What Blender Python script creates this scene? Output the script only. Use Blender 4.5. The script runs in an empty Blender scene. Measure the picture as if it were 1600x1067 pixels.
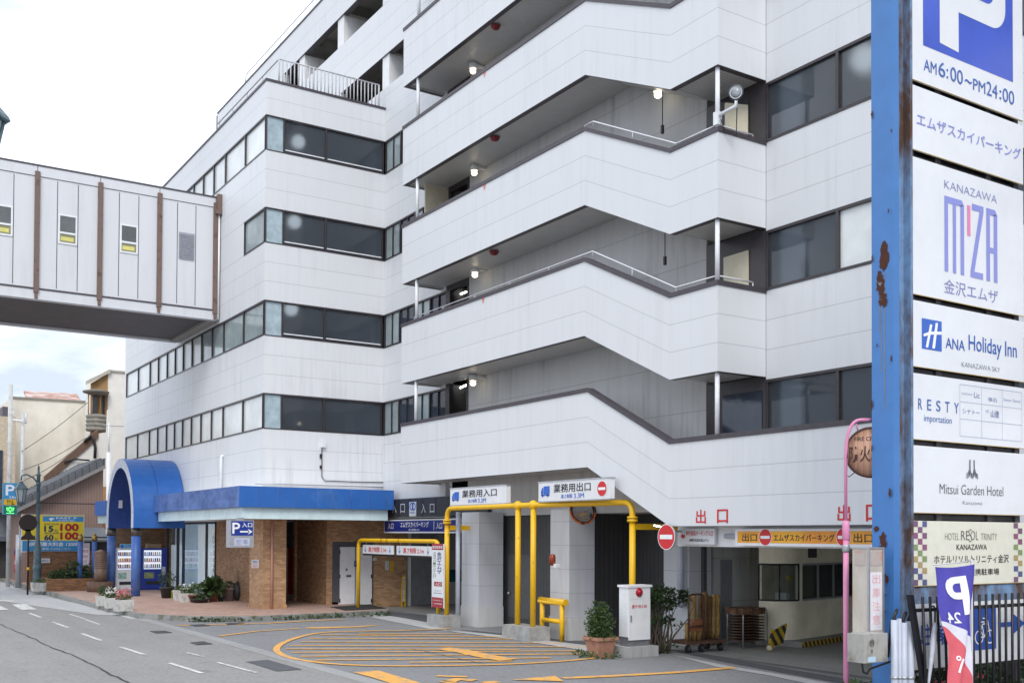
import bpy, math, random
from mathutils import Vector, Matrix
from math import sin, cos, radians, pi
random.seed(7)
SC = bpy.context.scene
COL = SC.collection
# ------------------------------------------------------------------ camera
FPX, YAW, PITCH, ROLL, CYP = 1638.5283, radians(32.95584), radians(1.16839), radians(0.28738), 803.486
EYE = Vector((0, 0, 2.7))
FW = Vector((sin(YAW)*cos(PITCH), cos(YAW)*cos(PITCH), sin(PITCH)))
_r = Vector((cos(YAW), -sin(YAW), 0)); _u = _r.cross(FW)
RT = _r*cos(ROLL) + _u*sin(ROLL); UP = -_r*sin(ROLL) + _u*cos(ROLL)
cam = bpy.data.cameras.new('camera'); camo = bpy.data.objects.new('camera', cam); COL.objects.link(camo)
cam.sensor_width = 36; cam.lens = FPX/1600*36
cam.shift_y = (CYP-533.5)/1600
cam.clip_start = 0.1; cam.clip_end = 3000
m = Matrix((( RT.x, UP.x, -FW.x, EYE.x), (RT.y, UP.y, -FW.y, EYE.y), (RT.z, UP.z, -FW.z, EYE.z), (0, 0, 0, 1)))
camo.matrix_world = m
SC.camera = camo
# ------------------------------------------------------------------ light
SUN_EL, SUN_AZ = radians(46), radians(208)      # azimuth from +Y towards +X
w = bpy.data.worlds.new('World'); SC.world = w; w.use_nodes = True
nt = w.node_tree; nt.nodes.clear()
def N(nt, t, **k):
    n = nt.nodes.new(t)
    for a, b in k.items(): setattr(n, a, b)
    return n
out = N(nt, 'ShaderNodeOutputWorld'); bg = N(nt, 'ShaderNodeBackground')
sky = N(nt, 'ShaderNodeTexSky'); sky.sky_type = 'NISHITA'; sky.sun_disc = False
sky.sun_elevation = SUN_EL; sky.sun_rotation = SUN_AZ
tc = N(nt, 'ShaderNodeTexCoord'); mp = N(nt, 'ShaderNodeMapping'); mp.inputs['Scale'].default_value = (2.6, 2.6, 7.0)
nz = N(nt, 'ShaderNodeTexNoise'); nz.inputs['Scale'].default_value = 1.0; nz.inputs['Detail'].default_value = 7; nz.inputs['Roughness'].default_value = .55
cr = N(nt, 'ShaderNodeValToRGB'); cr.color_ramp.elements[0].position = .36; cr.color_ramp.elements[1].position = .60
cr.color_ramp.elements[0].color = (5.4, 6.1, 7.2, 1); cr.color_ramp.elements[1].color = (13.3, 13.95, 15.0, 1)
mx = N(nt, 'ShaderNodeMix', data_type='RGBA'); mx.inputs[0].default_value = .93
L = nt.links.new
sepz = N(nt, 'ShaderNodeSeparateXYZ'); hz = N(nt, 'ShaderNodeMapRange'); hz.inputs[1].default_value = .02; hz.inputs[2].default_value = .30; hz.inputs[3].default_value = -.09; hz.inputs[4].default_value = -.015
add = N(nt, 'ShaderNodeMath', operation='ADD')
L(tc.outputs['Generated'], mp.inputs['Vector']); L(mp.outputs[0], nz.inputs['Vector']); L(tc.outputs['Generated'], sepz.inputs[0]); L(sepz.outputs[2], hz.inputs[0]); L(nz.outputs[0], add.inputs[0]); L(hz.outputs[0], add.inputs[1]); L(add.outputs[0], cr.inputs[0])
L(sky.outputs[0], mx.inputs[6]); L(cr.outputs[0], mx.inputs[7]); L(mx.outputs[2], bg.inputs[0])
bg.inputs[1].default_value = 0.1
L(bg.outputs[0], out.inputs[0])
sl = bpy.data.lights.new('sun', 'SUN'); sl.energy = 1.15; sl.angle = radians(25); sl.color = (1, .97, .92)
so = bpy.data.objects.new('sun', sl); COL.objects.link(so)
sd = Vector((sin(SUN_AZ)*cos(SUN_EL), cos(SUN_AZ)*cos(SUN_EL), sin(SUN_EL)))
so.rotation_euler = sd.to_track_quat('Z', 'Y').to_euler(); so.location = sd*60
SC.view_settings.view_transform = 'Standard'; SC.view_settings.look = 'None'
SC.view_settings.exposure = 0.52; SC.view_settings.gamma = 1
# ------------------------------------------------------------------ helpers
def at(px, py, X=None, Y=None, Z=None, D=None):
    """world point seen at photo pixel (1600 wide) on a wall / ground plane"""
    d = FW + RT*((px-800)/FPX) - UP*((py-CYP)/FPX)
    if D is not None: t = D
    elif X is not None: t = (X-EYE.x)/d.x
    elif Y is not None: t = (Y-EYE.y)/d.y
    else: t = (Z-EYE.z)/d.z
    return EYE + d*t
V3 = Vector
ORG = {}
def thing(name, label, cat, loc, group=None):
    o = bpy.data.objects.new(name, None); o.empty_display_size = .3; COL.objects.link(o)
    o.location = loc; o['label'] = label; o['category'] = cat
    if group: o['group'] = group
    ORG[o.name] = V3(loc)
    return o
def tag(o, label, cat, group=None):
    o['label'] = label; o['category'] = cat
    if group: o['group'] = group
    return o
def struct(o): o['kind'] = 'structure'; return o
class MB:
    def __init__(s): s.v = []; s.f = []; s.m = []; s.uv = []; s.sm = []
    def poly(s, pts, m=0, uv=None, smooth=False):
        b = len(s.v); s.v += [V3(p) for p in pts]; s.f.append(list(range(b, b+len(pts)))); s.m.append(m); s.uv.append(uv); s.sm.append(smooth)
    def mesh(s, vs, fs, m=0, smooth=False):
        b = len(s.v); s.v += [V3(p) for p in vs]
        for f in fs: s.f.append([b+i for i in f]); s.m.append(m); s.uv.append(None); s.sm.append(smooth)
        return s
    def box(s, x0, x1, y0, y1, z0, z1, m=0):
        x0, x1 = min(x0, x1), max(x0, x1); y0, y1 = min(y0, y1), max(y0, y1); z0, z1 = min(z0, z1), max(z0, z1)
        v = [(x0,y0,z0),(x1,y0,z0),(x1,y1,z0),(x0,y1,z0),(x0,y0,z1),(x1,y0,z1),(x1,y1,z1),(x0,y1,z1)]
        return s.mesh(v, [(3,2,1,0),(4,5,6,7),(0,1,5,4),(1,2,6,5),(2,3,7,6),(3,0,4,7)], m)
    def obox(s, o, a, b, c, m=0):
        o, a, b, c = map(V3, (o, a, b, c))
        v = [o, o+a, o+a+b, o+b, o+c, o+a+c, o+a+b+c, o+b+c]
        f = [(3,2,1,0),(4,5,6,7),(0,1,5,4),(1,2,6,5),(2,3,7,6),(3,0,4,7)]
        if a.cross(b).dot(c) < 0: f = [t[::-1] for t in f]
        return s.mesh(v, f, m)
    def prism(s, pts, ext, m=0, smooth=False):
        ext = V3(ext); pts = [V3(p) for p in pts]; n = len(pts)
        nn = V3((0,0,0))
        for i in range(n): nn += pts[i].cross(pts[(i+1) % n])
        if nn.dot(ext) > 0: pts = pts[::-1]
        s.poly(pts, m); s.poly([p+ext for p in pts[::-1]], m)
        for i in range(n):
            j = (i+1) % n
            s.poly([pts[j], pts[i], pts[i]+ext, pts[j]+ext], m, None, smooth)
        return s
    def cyl(s, p0, p1, r0, r1=None, n=12, m=0, caps=True, smooth=True):
        return s.tube([p0, p1], [r0, r0 if r1 is None else r1], n, m, caps, smooth)
    def tube(s, path, r, n=8, m=0, caps=True, smooth=True):
        path = [V3(p) for p in path]; k = len(path)
        rs = r if isinstance(r, (list, tuple)) else [r]*k
        b = len(s.v); prev = None
        for i, p in enumerate(path):
            t = (path[min(i+1, k-1)] - path[max(i-1, 0)]).normalized()
            if prev is None: a = t.orthogonal().normalized()
            else: a = (prev - t*prev.dot(t)).normalized()
            prev = a; c = t.cross(a)
            for j in range(n):
                q = 2*pi*j/n; s.v.append(p + (a*cos(q)+c*sin(q))*rs[i])
        for i in range(k-1):
            for j in range(n):
                j2 = (j+1) % n
                s.f.append([b+i*n+j, b+i*n+j2, b+(i+1)*n+j2, b+(i+1)*n+j]); s.m.append(m); s.uv.append(None); s.sm.append(smooth)
        if caps:
            for i, rev in ((0, True), (k-1, False)):
                q = [b+i*n+j for j in range(n)]
                s.f.append(q[::-1] if rev else q); s.m.append(m); s.uv.append(None); s.sm.append(False)
        return s
    def lathe(s, c, prof, n=16, m=0, smooth=True, ax=(0,0,1), caps=True):
        c = V3(c); z = V3(ax).normalized(); a = z.orthogonal().normalized(); d = z.cross(a)
        b = len(s.v); k = len(prof)
        for r, h in prof:
            for j in range(n):
                q = 2*pi*j/n; s.v.append(c + z*h + (a*cos(q)+d*sin(q))*r)
        for i in range(k-1):
            for j in range(n):
                j2 = (j+1) % n
                s.f.append([b+i*n+j, b+i*n+j2, b+(i+1)*n+j2, b+(i+1)*n+j]); s.m.append(m); s.uv.append(None); s.sm.append(smooth)
        for i, rev in ((0, True), (k-1, False)):
            if caps and prof[i][0] > 1e-4:
                q = [b+i*n+j for j in range(n)]
                s.f.append(q[::-1] if rev else q); s.m.append(m); s.uv.append(None); s.sm.append(False)
        return s
    def ball(s, c, r, n=12, m=0, sq=(1,1,1)):
        k = n//2; c = V3(c); b = len(s.v)
        for i in range(k+1):
            t = pi*i/k
            for j in range(n):
                q = 2*pi*j/n; s.v.append(c+V3((sin(t)*cos(q)*r*sq[0], sin(t)*sin(q)*r*sq[1], -cos(t)*r*sq[2])))
        for i in range(k):
            for j in range(n):
                j2 = (j+1) % n
                s.f.append([b+i*n+j, b+i*n+j2, b+(i+1)*n+j2, b+(i+1)*n+j]); s.m.append(m); s.uv.append(None); s.sm.append(True)
        return s
    def leaves(s, c, rad, n, size, m=(0,), sq=(1,1,1), shell=.35):
        c = V3(c)
        for _ in range(n):
            d = V3((random.gauss(0,1), random.gauss(0,1), random.gauss(0,1))).normalized()
            rr = rad*(shell+(1-shell)*random.random()**.6)
            p = c + V3((d.x*sq[0], d.y*sq[1], d.z*sq[2]))*rr
            t = (d + V3((random.uniform(-1,1), random.uniform(-1,1), random.uniform(-.6,1)))*.8).normalized()
            b = t.orthogonal().normalized(); b = (b*cos(random.random()*6)+t.cross(b)*sin(random.random()*6)).normalized()
            z = size*random.uniform(.6, 1.3)
            n2 = t.cross(b)*(z*.12)
            s.poly([p, p+t*z*.5+b*z*.32+n2, p+t*z, p+t*z*.5-b*z*.32+n2], random.choice(m))
        return s
    def build(s, name, mats, parent=None, org=None):
        if not isinstance(mats, (list, tuple)): mats = [mats]
        root = parent
        while root is not None and root.parent is not None: root = root.parent
        if root is not None and root.name in ORG: o0 = ORG[root.name]
        elif org is not None: o0 = V3(org)
        else: o0 = V3((0,0,0))
        me = bpy.data.meshes.new(name)
        me.from_pydata([v-o0 for v in s.v], [], s.f)
        for mt in mats: me.materials.append(mt)
        me.polygons.foreach_set('material_index', s.m)
        me.polygons.foreach_set('use_smooth', s.sm)
        ul = me.uv_layers.new(name='uv')
        me.update()
        for p, uv in zip(me.polygons, s.uv):
            n = p.normal
            a = abs(n.x), abs(n.y), abs(n.z)
            for k, li in enumerate(p.loop_indices):
                if uv is not None: ul.data[li].uv = uv[k]; continue
                q = s.v[me.loops[li].vertex_index]
                if a[2] > .7: ul.data[li].uv = (q.x, q.y)
                elif a[0] > a[1]: ul.data[li].uv = (-q.y, q.z)
                else: ul.data[li].uv = (q.x, q.z)
        o = bpy.data.objects.new(name, me); COL.objects.link(o)
        if parent is not None: o.parent = parent
        elif org is not None: o.location = o0; ORG[o.name] = o0
        return o
def lin(h):
    h = h.lstrip('#'); r = [int(h[i:i+2], 16)/255 for i in (0, 2, 4)]
    return tuple((c/12.92 if c <= .04045 else ((c+.055)/1.055)**2.4) for c in r)
MATS = {}
def mat(name, col, rough=.6, metal=0, var=.08, scale=6, bump=0, bscale=60, emit=0, spec=.5):
    if name in MATS: return MATS[name]
    if isinstance(col, str): col = lin(col)
    M = bpy.data.materials.new(name); M.use_nodes = True; nt = M.node_tree; b = nt.nodes['Principled BSDF']; L = nt.links.new
    b.inputs['Roughness'].default_value = rough; b.inputs['Metallic'].default_value = metal
    b.inputs['Specular IOR Level'].default_value = spec
    tc = N(nt, 'ShaderNodeTexCoord')
    if var > 0:
        nz = N(nt, 'ShaderNodeTexNoise'); nz.inputs['Scale'].default_value = scale; nz.inputs['Detail'].default_value = 5; nz.inputs['Roughness'].default_value = .65
        L(tc.outputs['Object'], nz.inputs['Vector'])
        cr = N(nt, 'ShaderNodeValToRGB')
        cr.color_ramp.elements[0].position = .3; cr.color_ramp.elements[1].position = .7
        cr.color_ramp.elements[0].color = tuple(c*(1-var*1.6) for c in col)+(1,)
        cr.color_ramp.elements[1].color = tuple(min(1, c*(1+var)) for c in col)+(1,)
        L(nz.outputs[0], cr.inputs[0]); L(cr.outputs[0], b.inputs['Base Color'])
    else: b.inputs['Base Color'].default_value = tuple(col)+(1,)
    if bump > 0:
        n2 = N(nt, 'ShaderNodeTexNoise'); n2.inputs['Scale'].default_value = bscale; n2.inputs['Detail'].default_value = 4
        bp = N(nt, 'ShaderNodeBump'); bp.inputs['Strength'].default_value = bump; bp.inputs['Distance'].default_value = .02
        L(tc.outputs['Object'], n2.inputs['Vector']); L(n2.outputs[0], bp.inputs['Height']); L(bp.outputs[0], b.inputs['Normal'])
    if emit > 0:
        b.inputs['Emission Color'].default_value = tuple(col)+(1,); b.inputs['Emission Strength'].default_value = emit
    MATS[name] = M
    return M
def mth(nt, op, a, b=None, c=None):
    n = N(nt, 'ShaderNodeMath', operation=op)
    for i, x in enumerate((a, b, c)):
        if x is None: continue
        if isinstance(x, (int, float)): n.inputs[i].default_value = x
        else: nt.links.new(x, n.inputs[i])
    return n.outputs[0]
def mixc(nt, f, a, b):
    n = N(nt, 'ShaderNodeMix', data_type='RGBA')
    for i, x in ((0, f), (6, a), (7, b)):
        if isinstance(x, (int, float)): n.inputs[i].default_value = x
        elif isinstance(x, tuple): n.inputs[i].default_value = x if len(x) == 4 else x+(1,)
        else: nt.links.new(x, n.inputs[i])
    return n.outputs[2]
def clad(name, col, pu=3.0, pv=1.0, lu=.012, lv=.02, linecol=None, rib=.1, dirt=.25, off=0.0, rough=.45, dirtcol=(.38,.37,.36)):
    """panelled cladding; seams follow the UV map (u in metres, v in panel rows)"""
    M = bpy.data.materials.new(name); M.use_nodes = True; nt = M.node_tree; b = nt.nodes['Principled BSDF']; L = nt.links.new
    b.inputs['Roughness'].default_value = rough
    tc = N(nt, 'ShaderNodeTexCoord'); sp = N(nt, 'ShaderNodeSeparateXYZ'); L(tc.outputs['UV'], sp.inputs[0])
    u, v = sp.outputs[0], sp.outputs[1]
    du = mth(nt, 'PINGPONG', mth(nt, 'ADD', u, off), pu/2); dv = mth(nt, 'PINGPONG', v, pv/2)
    su = mth(nt, 'LESS_THAN', du, lu/2); sv = mth(nt, 'LESS_THAN', dv, lv/2)
    seam = mth(nt, 'MAXIMUM', mth(nt, 'MULTIPLY', su, .35), sv)
    # rain streaks and grime
    mp = N(nt, 'ShaderNodeMapping'); mp.inputs['Scale'].default_value = (5, 5, .35); L(tc.outputs['Object'], mp.inputs[0])
    nz = N(nt, 'ShaderNodeTexNoise'); nz.inputs['Scale'].default_value = 1; nz.inputs['Detail'].default_value = 6; nz.inputs['Roughness'].default_value = .6; L(mp.outputs[0], nz.inputs['Vector'])
    n2 = N(nt, 'ShaderNodeTexNoise'); n2.inputs['Scale'].default_value = .45; n2.inputs['Detail'].default_value = 4; L(tc.outputs['Object'], n2.inputs['Vector'])
    r1 = N(nt, 'ShaderNodeMapRange'); r1.inputs[1].default_value = .45; r1.inputs[2].default_value = .8; L(nz.outputs[0], r1.inputs[0])
    r2 = N(nt, 'ShaderNodeMapRange'); r2.inputs[1].default_value = .44; r2.inputs[2].default_value = .66; L(n2.outputs[0], r2.inputs[0])
    dm = mth(nt, 'MULTIPLY', mth(nt, 'MULTIPLY', r1.outputs[0], mth(nt, 'ADD', mth(nt, 'MULTIPLY', r2.outputs[0], .8), .2)), dirt)
    c = mixc(nt, dm, tuple(col), tuple(dirtcol))
    # each panel a hair different
    wn = N(nt, 'ShaderNodeTexWhiteNoise'); wn.noise_dimensions = '2D'
    cb = N(nt, 'ShaderNodeCombineXYZ'); L(mth(nt, 'FLOOR', mth(nt, 'DIVIDE', mth(nt, 'ADD', u, off+pu/2), pu)), cb.inputs[0]); L(mth(nt, 'FLOOR', mth(nt, 'DIVIDE', v, pv)), cb.inputs[1]); L(cb.outputs[0], wn.inputs[0])
    c = mixc(nt, mth(nt, 'MULTIPLY', wn.outputs[0], .09), c, tuple(x*.72 for x in col))
    lc = linecol or tuple(x*.5 for x in col)
    c = mixc(nt, mth(nt, 'MULTIPLY', seam, .55), c, lc)
    L(c, b.inputs['Base Color'])
    wv = mth(nt, 'SINE', mth(nt, 'MULTIPLY', u, 2*pi/.15))
    h = mth(nt, 'ADD', mth(nt, 'MULTIPLY', wv, rib), mth(nt, 'MULTIPLY', seam, -2.0))
    bp = N(nt, 'ShaderNodeBump'); bp.inputs['Strength'].default_value = .25; bp.inputs['Distance'].default_value = .01
    L(h, bp.inputs['Height']); L(bp.outputs[0], b.inputs['Normal'])
    MATS[name] = M
    return M
def brick(name, c1, c2, mortar, bw=.21, rh=.068, ms=.008, rough=.75, bump=.4, offset=.5, grime=.35, sizevar=0):
    M = bpy.data.materials.new(name); M.use_nodes = True; nt = M.node_tree; b = nt.nodes['Principled BSDF']; L = nt.links.new
    b.inputs['Roughness'].default_value = rough
    tc = N(nt, 'ShaderNodeTexCoord'); t = N(nt, 'ShaderNodeTexBrick'); L(tc.outputs['UV'], t.inputs['Vector'])
    t.inputs['Color1'].default_value = lin(c1)+(1,); t.inputs['Color2'].default_value = lin(c2)+(1,); t.inputs['Mortar'].default_value = lin(mortar)+(1,)
    t.inputs['Scale'].default_value = 1; t.inputs['Brick Width'].default_value = bw; t.inputs['Row Height'].default_value = rh; t.inputs['Mortar Size'].default_value = ms
    t.offset = offset; t.inputs['Bias'].default_value = 0
    nz = N(nt, 'ShaderNodeTexNoise'); nz.inputs['Scale'].default_value = 1.3; nz.inputs['Detail'].default_value = 6; nz.inputs['Roughness'].default_value = .7; L(tc.outputs['Object'], nz.inputs['Vector'])
    r = N(nt, 'ShaderNodeMapRange'); r.inputs[1].default_value = .4; r.inputs[2].default_value = .75; L(nz.outputs[0], r.inputs[0])
    c = mixc(nt, mth(nt, 'MULTIPLY', r.outputs[0], grime), t.outputs[0], tuple(x*.45 for x in lin(c2)))
    L(c, b.inputs['Base Color'])
    bp = N(nt, 'ShaderNodeBump'); bp.inputs['Strength'].default_value = bump; bp.inputs['Distance'].default_value = .01
    L(mth(nt, 'SUBTRACT', 1, t.outputs['Fac']), bp.inputs['Height']); L(bp.outputs[0], b.inputs['Normal'])
    MATS[name] = M
    return M
def ribbed(name, col, period, axis='U', rough=.5, depth=.5, darkline=.5, var=.15, metal=0):
    """sheet with parallel ribs along one UV axis"""
    if isinstance(col, str): col = lin(col)
    M = bpy.data.materials.new(name); M.use_nodes = True; nt = M.node_tree; b = nt.nodes['Principled BSDF']; L = nt.links.new
    b.inputs['Roughness'].default_value = rough; b.inputs['Metallic'].default_value = metal
    tc = N(nt, 'ShaderNodeTexCoord'); sp = N(nt, 'ShaderNodeSeparateXYZ'); L(tc.outputs['UV'], sp.inputs[0])
    q = sp.outputs[0 if axis == 'U' else 1]
    d = mth(nt, 'PINGPONG', q, period/2)
    s = mth(nt, 'LESS_THAN', d, period*.09)
    nz = N(nt, 'ShaderNodeTexNoise'); nz.inputs['Scale'].default_value = 1.2; nz.inputs['Detail'].default_value = 6; nz.inputs['Roughness'].default_value = .7; L(tc.outputs['Object'], nz.inputs['Vector'])
    c = mixc(nt, nz.outputs[0], tuple(x*(1-var*1.5) for x in col), tuple(x*(1+var) for x in col))
    c = mixc(nt, mth(nt, 'MULTIPLY', s, darkline), c, tuple(x*.25 for x in col))
    L(c, b.inputs['Base Color'])
    bp = N(nt, 'ShaderNodeBump'); bp.inputs['Strength'].default_value = depth; bp.inputs['Distance'].default_value = .02
    L(mth(nt, 'MULTIPLY', d, 1/period), bp.inputs['Height']); L(bp.outputs[0], b.inputs['Normal'])
    MATS[name] = M
    return M
def patched(name, col, col2, thr=.6, soft=.03, scale=3, rough=.55, stretch=(1,1,1), rough2=.85, var=.1):
    """paint with rust / bare patches of their own shape"""
    if isinstance(col, str): col = lin(col)
    if isinstance(col2, str): col2 = lin(col2)
    M = bpy.data.materials.new(name); M.use_nodes = True; nt = M.node_tree; b = nt.nodes['Principled BSDF']; L = nt.links.new
    tc = N(nt, 'ShaderNodeTexCoord'); mp = N(nt, 'ShaderNodeMapping'); mp.inputs['Scale'].default_value = stretch; L(tc.outputs['Object'], mp.inputs[0])
    nz = N(nt, 'ShaderNodeTexNoise'); nz.inputs['Scale'].default_value = scale; nz.inputs['Detail'].default_value = 8; nz.inputs['Roughness'].default_value = .65; L(mp.outputs[0], nz.inputs['Vector'])
    r = N(nt, 'ShaderNodeMapRange'); r.inputs[1].default_value = thr-soft; r.inputs[2].default_value = thr+soft; L(nz.outputs[0], r.inputs[0])
    n2 = N(nt, 'ShaderNodeTexNoise'); n2.inputs['Scale'].default_value = scale*3; n2.inputs['Detail'].default_value = 5; L(tc.outputs['Object'], n2.inputs['Vector'])
    a = mixc(nt, n2.outputs[0], tuple(x*(1-var*1.5) for x in col), tuple(x*(1+var) for x in col))
    d = mixc(nt, n2.outputs[0], tuple(x*.4 for x in col2), tuple(x*1.5 for x in col2))
    L(mixc(nt, r.outputs[0], a, d), b.inputs['Base Color'])
    L(mth(nt, 'ADD', mth(nt, 'MULTIPLY', r.outputs[0], rough2-rough), rough), b.inputs['Roughness'])
    MATS[name] = M
    return M
def glass(name, tint=(.5,.55,.6), rough=.02):
    M = bpy.data.materials.new(name); M.use_nodes = True; nt = M.node_tree; nt.nodes.clear(); L = nt.links.new
    o = N(nt, 'ShaderNodeOutputMaterial'); t = N(nt, 'ShaderNodeBsdfTransparent'); g = N(nt, 'ShaderNodeBsdfGlossy'); mx = N(nt, 'ShaderNodeMixShader'); fr = N(nt, 'ShaderNodeFresnel')
    t.inputs[0].default_value = tuple(tint)+(1,); g.inputs['Roughness'].default_value = rough; fr.inputs[0].default_value = 1.45
    tc = N(nt, 'ShaderNodeTexCoord'); nz = N(nt, 'ShaderNodeTexNoise'); nz.inputs['Scale'].default_value = 2.5; bp = N(nt, 'ShaderNodeBump'); bp.inputs['Strength'].default_value = .06; bp.inputs['Distance'].default_value = .05
    L(tc.outputs['Object'], nz.inputs['Vector']); L(nz.outputs[0], bp.inputs['Height']); L(bp.outputs[0], g.inputs['Normal'])
    ge = N(nt, 'ShaderNodeNewGeometry'); L(mth(nt, 'MULTIPLY', fr.outputs[0], mth(nt, 'SUBTRACT', 1, ge.outputs['Backfacing'])), mx.inputs[0]); L(t.outputs[0], mx.inputs[1]); L(g.outputs[0], mx.inputs[2]); L(mx.outputs[0], o.inputs[0])
    MATS[name] = M
    return M
_TX = {}
def glyphs(body, bold=0):
    k = (body, bold)
    if k not in _TX:
        c = bpy.data.curves.new('lettering', 'FONT'); c.body = body; c.fill_mode = 'FRONT'; c.offset = bold; c.resolution_u = 4
        o = bpy.data.objects.new('lettering', c); COL.objects.link(o)
        dg = bpy.context.evaluated_depsgraph_get(); dg.update()
        me = bpy.data.meshes.new_from_object(o.evaluated_get(dg))
        vs = [(v.co.x, v.co.y) for v in me.vertices]; fs = [list(p.vertices) for p in me.polygons]
        bpy.data.objects.remove(o); bpy.data.curves.remove(c); bpy.data.meshes.remove(me)
        _TX[k] = (vs, fs)
    return _TX[k]
class Sign:
    """a flat face: kind 'X' faces -X, 'Y' faces -Y; rectangles are given as photo pixels (left, top, right, bottom) on that plane"""
    def __init__(s, kind, d, origin=None):
        s.kind, s.d = kind, d
        s.u = V3((0,-1,0)) if kind == 'X' else V3((1,0,0)); s.n = V3((-1,0,0)) if kind == 'X' else V3((0,-1,0)); s.w = V3((0,0,1))
        s.o = V3((d,0,0)) if kind == 'X' else V3((0,d,0))
    def px(s, x, y):
        p = at(x, y, X=s.d) if s.kind == 'X' else at(x, y, Y=s.d)
        q = p-s.o; return (q.dot(s.u), q.z)
    def rc(s, r):
        a = s.px(r[0], r[1]); b = s.px(r[2], r[3]); return (a[0], b[1], b[0], a[1])   # u0,v0,u1,v1
    def P(s, u, v, h=0): return s.o + s.u*u + s.w*v + s.n*h
    def panel(s, mb, r, th, m=0, loc=False, h=0):
        u0, v0, u1, v1 = r if loc else s.rc(r)
        mb.obox(s.P(u0, v0, h-th), s.u*(u1-u0), s.w*(v1-v0), s.n*th, m); return (u0, v0, u1, v1)
    def rect(s, mb, r, h=.003, m=0, loc=False):
        u0, v0, u1, v1 = r if loc else s.rc(r)
        mb.poly([s.P(u0,v0,h), s.P(u1,v0,h), s.P(u1,v1,h), s.P(u0,v1,h)], m)
    def shape(s, mb, pts, h=.003, m=0, loc=False):
        q = [p if loc else s.px(*p) for p in pts]
        a = sum(q[i][0]*q[(i+1) % len(q)][1]-q[(i+1) % len(q)][0]*q[i][1] for i in range(len(q)))
        if a < 0: q = q[::-1]
        mb.poly([s.P(x, y, h) for x, y in q], m)
    def disc(s, mb, c, r, h=.003, m=0, loc=False, n=28):
        if not loc: c = s.px(*c)
        mb.poly([s.P(c[0]+r*cos(2*pi*i/n), c[1]+r*sin(2*pi*i/n), h) for i in range(n)], m)
    def ring(s, mb, c, r, t, h=.003, m=0, n=28, a0=0, a1=2*pi):
        for i in range(n):
            a, b = a0+(a1-a0)*i/n, a0+(a1-a0)*(i+1)/n
            mb.poly([s.P(c[0]+q*cos(x), c[1]+q*sin(x), h) for q, x in ((r-t, a), (r, a), (r, b), (r-t, b))], m)
    def text(s, mb, body, r, h=.004, m=0, bold=0, loc=False, mirror=False, shear=0):
        u0, v0, u1, v1 = r if loc else s.rc(r)
        vs, fs = glyphs(body, min(bold, 0))
        if not vs: return
        if bold > .004 and not s.__dict__.get('_in'):
            s._in = True
            bx, bz = bold*.55*(u1-u0)/max(1, len(body)), bold*.45*(v1-v0)
            for i, (p, q) in enumerate(((0,0),(1,.4),(-1,-.4),(.4,-1),(-.4,1))):
                s.text(mb, body, (u0+bx+p*bx, v0+bz+q*bz, u1-bx+p*bx, v1-bz+q*bz), h+.0004*i, m, bold, True, mirror, shear)
            s._in = False; return
        x0 = min(a for a, b in vs); x1 = max(a for a, b in vs); y0 = min(b for a, b in vs); y1 = max(b for a, b in vs)
        sx = (u1-u0)/(x1-x0 or 1); sy = (v1-v0)/(y1-y0 or 1)
        pts = []
        for a, b in vs:
            q = (a-x0)*sx; z = (b-y0)*sy
            if mirror: q = (u1-u0)-q
            pts.append(s.P(u0+q+shear*z, v0+z, h))
        mb.mesh(pts, [f[::-1] for f in fs] if mirror else fs, m)
    def vtext(s, mb, body, r, h=.004, m=0, bold=0, loc=False, fill=.86):
        u0, v0, u1, v1 = r if loc else s.rc(r)
        k = len(body); st = (v1-v0)/k
        for i, ch in enumerate(body):
            if ch == ' ': continue
            s.text(mb, ch, (u0, v1-st*(i+fill), u1, v1-st*i), h, m, bold, True)
# ------------------------------------------------------------------ materials
WHITE = clad('white_cladding', (.735,.745,.765), pu=3.1, lv=.03, rib=.10, dirt=.30)
WHITE_OLD = clad('weathered_cladding', (.76,.77,.79), pu=3.1, lv=.03, rib=.10, dirt=.55)
TILE = clad('column_cladding', (.58,.60,.64), pu=30, pv=1.0, lv=.03, rib=.05, dirt=.6)
CONC = clad('fair_faced_concrete', (.60,.60,.595), pu=3.6, pv=1.08, lu=.02, lv=.02, rib=0, dirt=1.0, rough=.8, dirtcol=(.33,.33,.33))
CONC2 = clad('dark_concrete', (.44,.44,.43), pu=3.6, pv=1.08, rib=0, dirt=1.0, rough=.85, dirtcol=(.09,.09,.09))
BRIDGEW = clad('bridge_cladding', (.68,.69,.72), pu=200, pv=200, rib=.02, dirt=.35)
TRIM = mat('dark_trim', '#4a444a', .45, var=.15)
FRAME = mat('window_frame_brown', '#3b3639', .4, var=.12)
SOFFIT = ribbed('ribbed_soffit', (.60,.595,.585), .10, 'V', .4, .4, .4)
DGLASS = mat('dark_glass', (.042,.055,.080), .04, 0, .2, 1.2, .05, 2.5, spec=.75)
FROST = mat('frosted_glass', (.74,.77,.77), .22, 0, .12, .7, spec=.6)
FROST2 = mat('pale_glass', (.36,.43,.44), .08, 0, .25, .6, .03, 2, spec=.7)
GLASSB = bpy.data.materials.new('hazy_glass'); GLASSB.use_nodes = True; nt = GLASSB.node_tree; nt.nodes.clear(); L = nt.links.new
_o = N(nt, 'ShaderNodeOutputMaterial'); _rf = N(nt, 'ShaderNodeBsdfRefraction'); _gl = N(nt, 'ShaderNodeBsdfGlossy'); _df = N(nt, 'ShaderNodeBsdfDiffuse'); _m1 = N(nt, 'ShaderNodeMixShader'); _m2 = N(nt, 'ShaderNodeMixShader'); _fr = N(nt, 'ShaderNodeFresnel')
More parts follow.
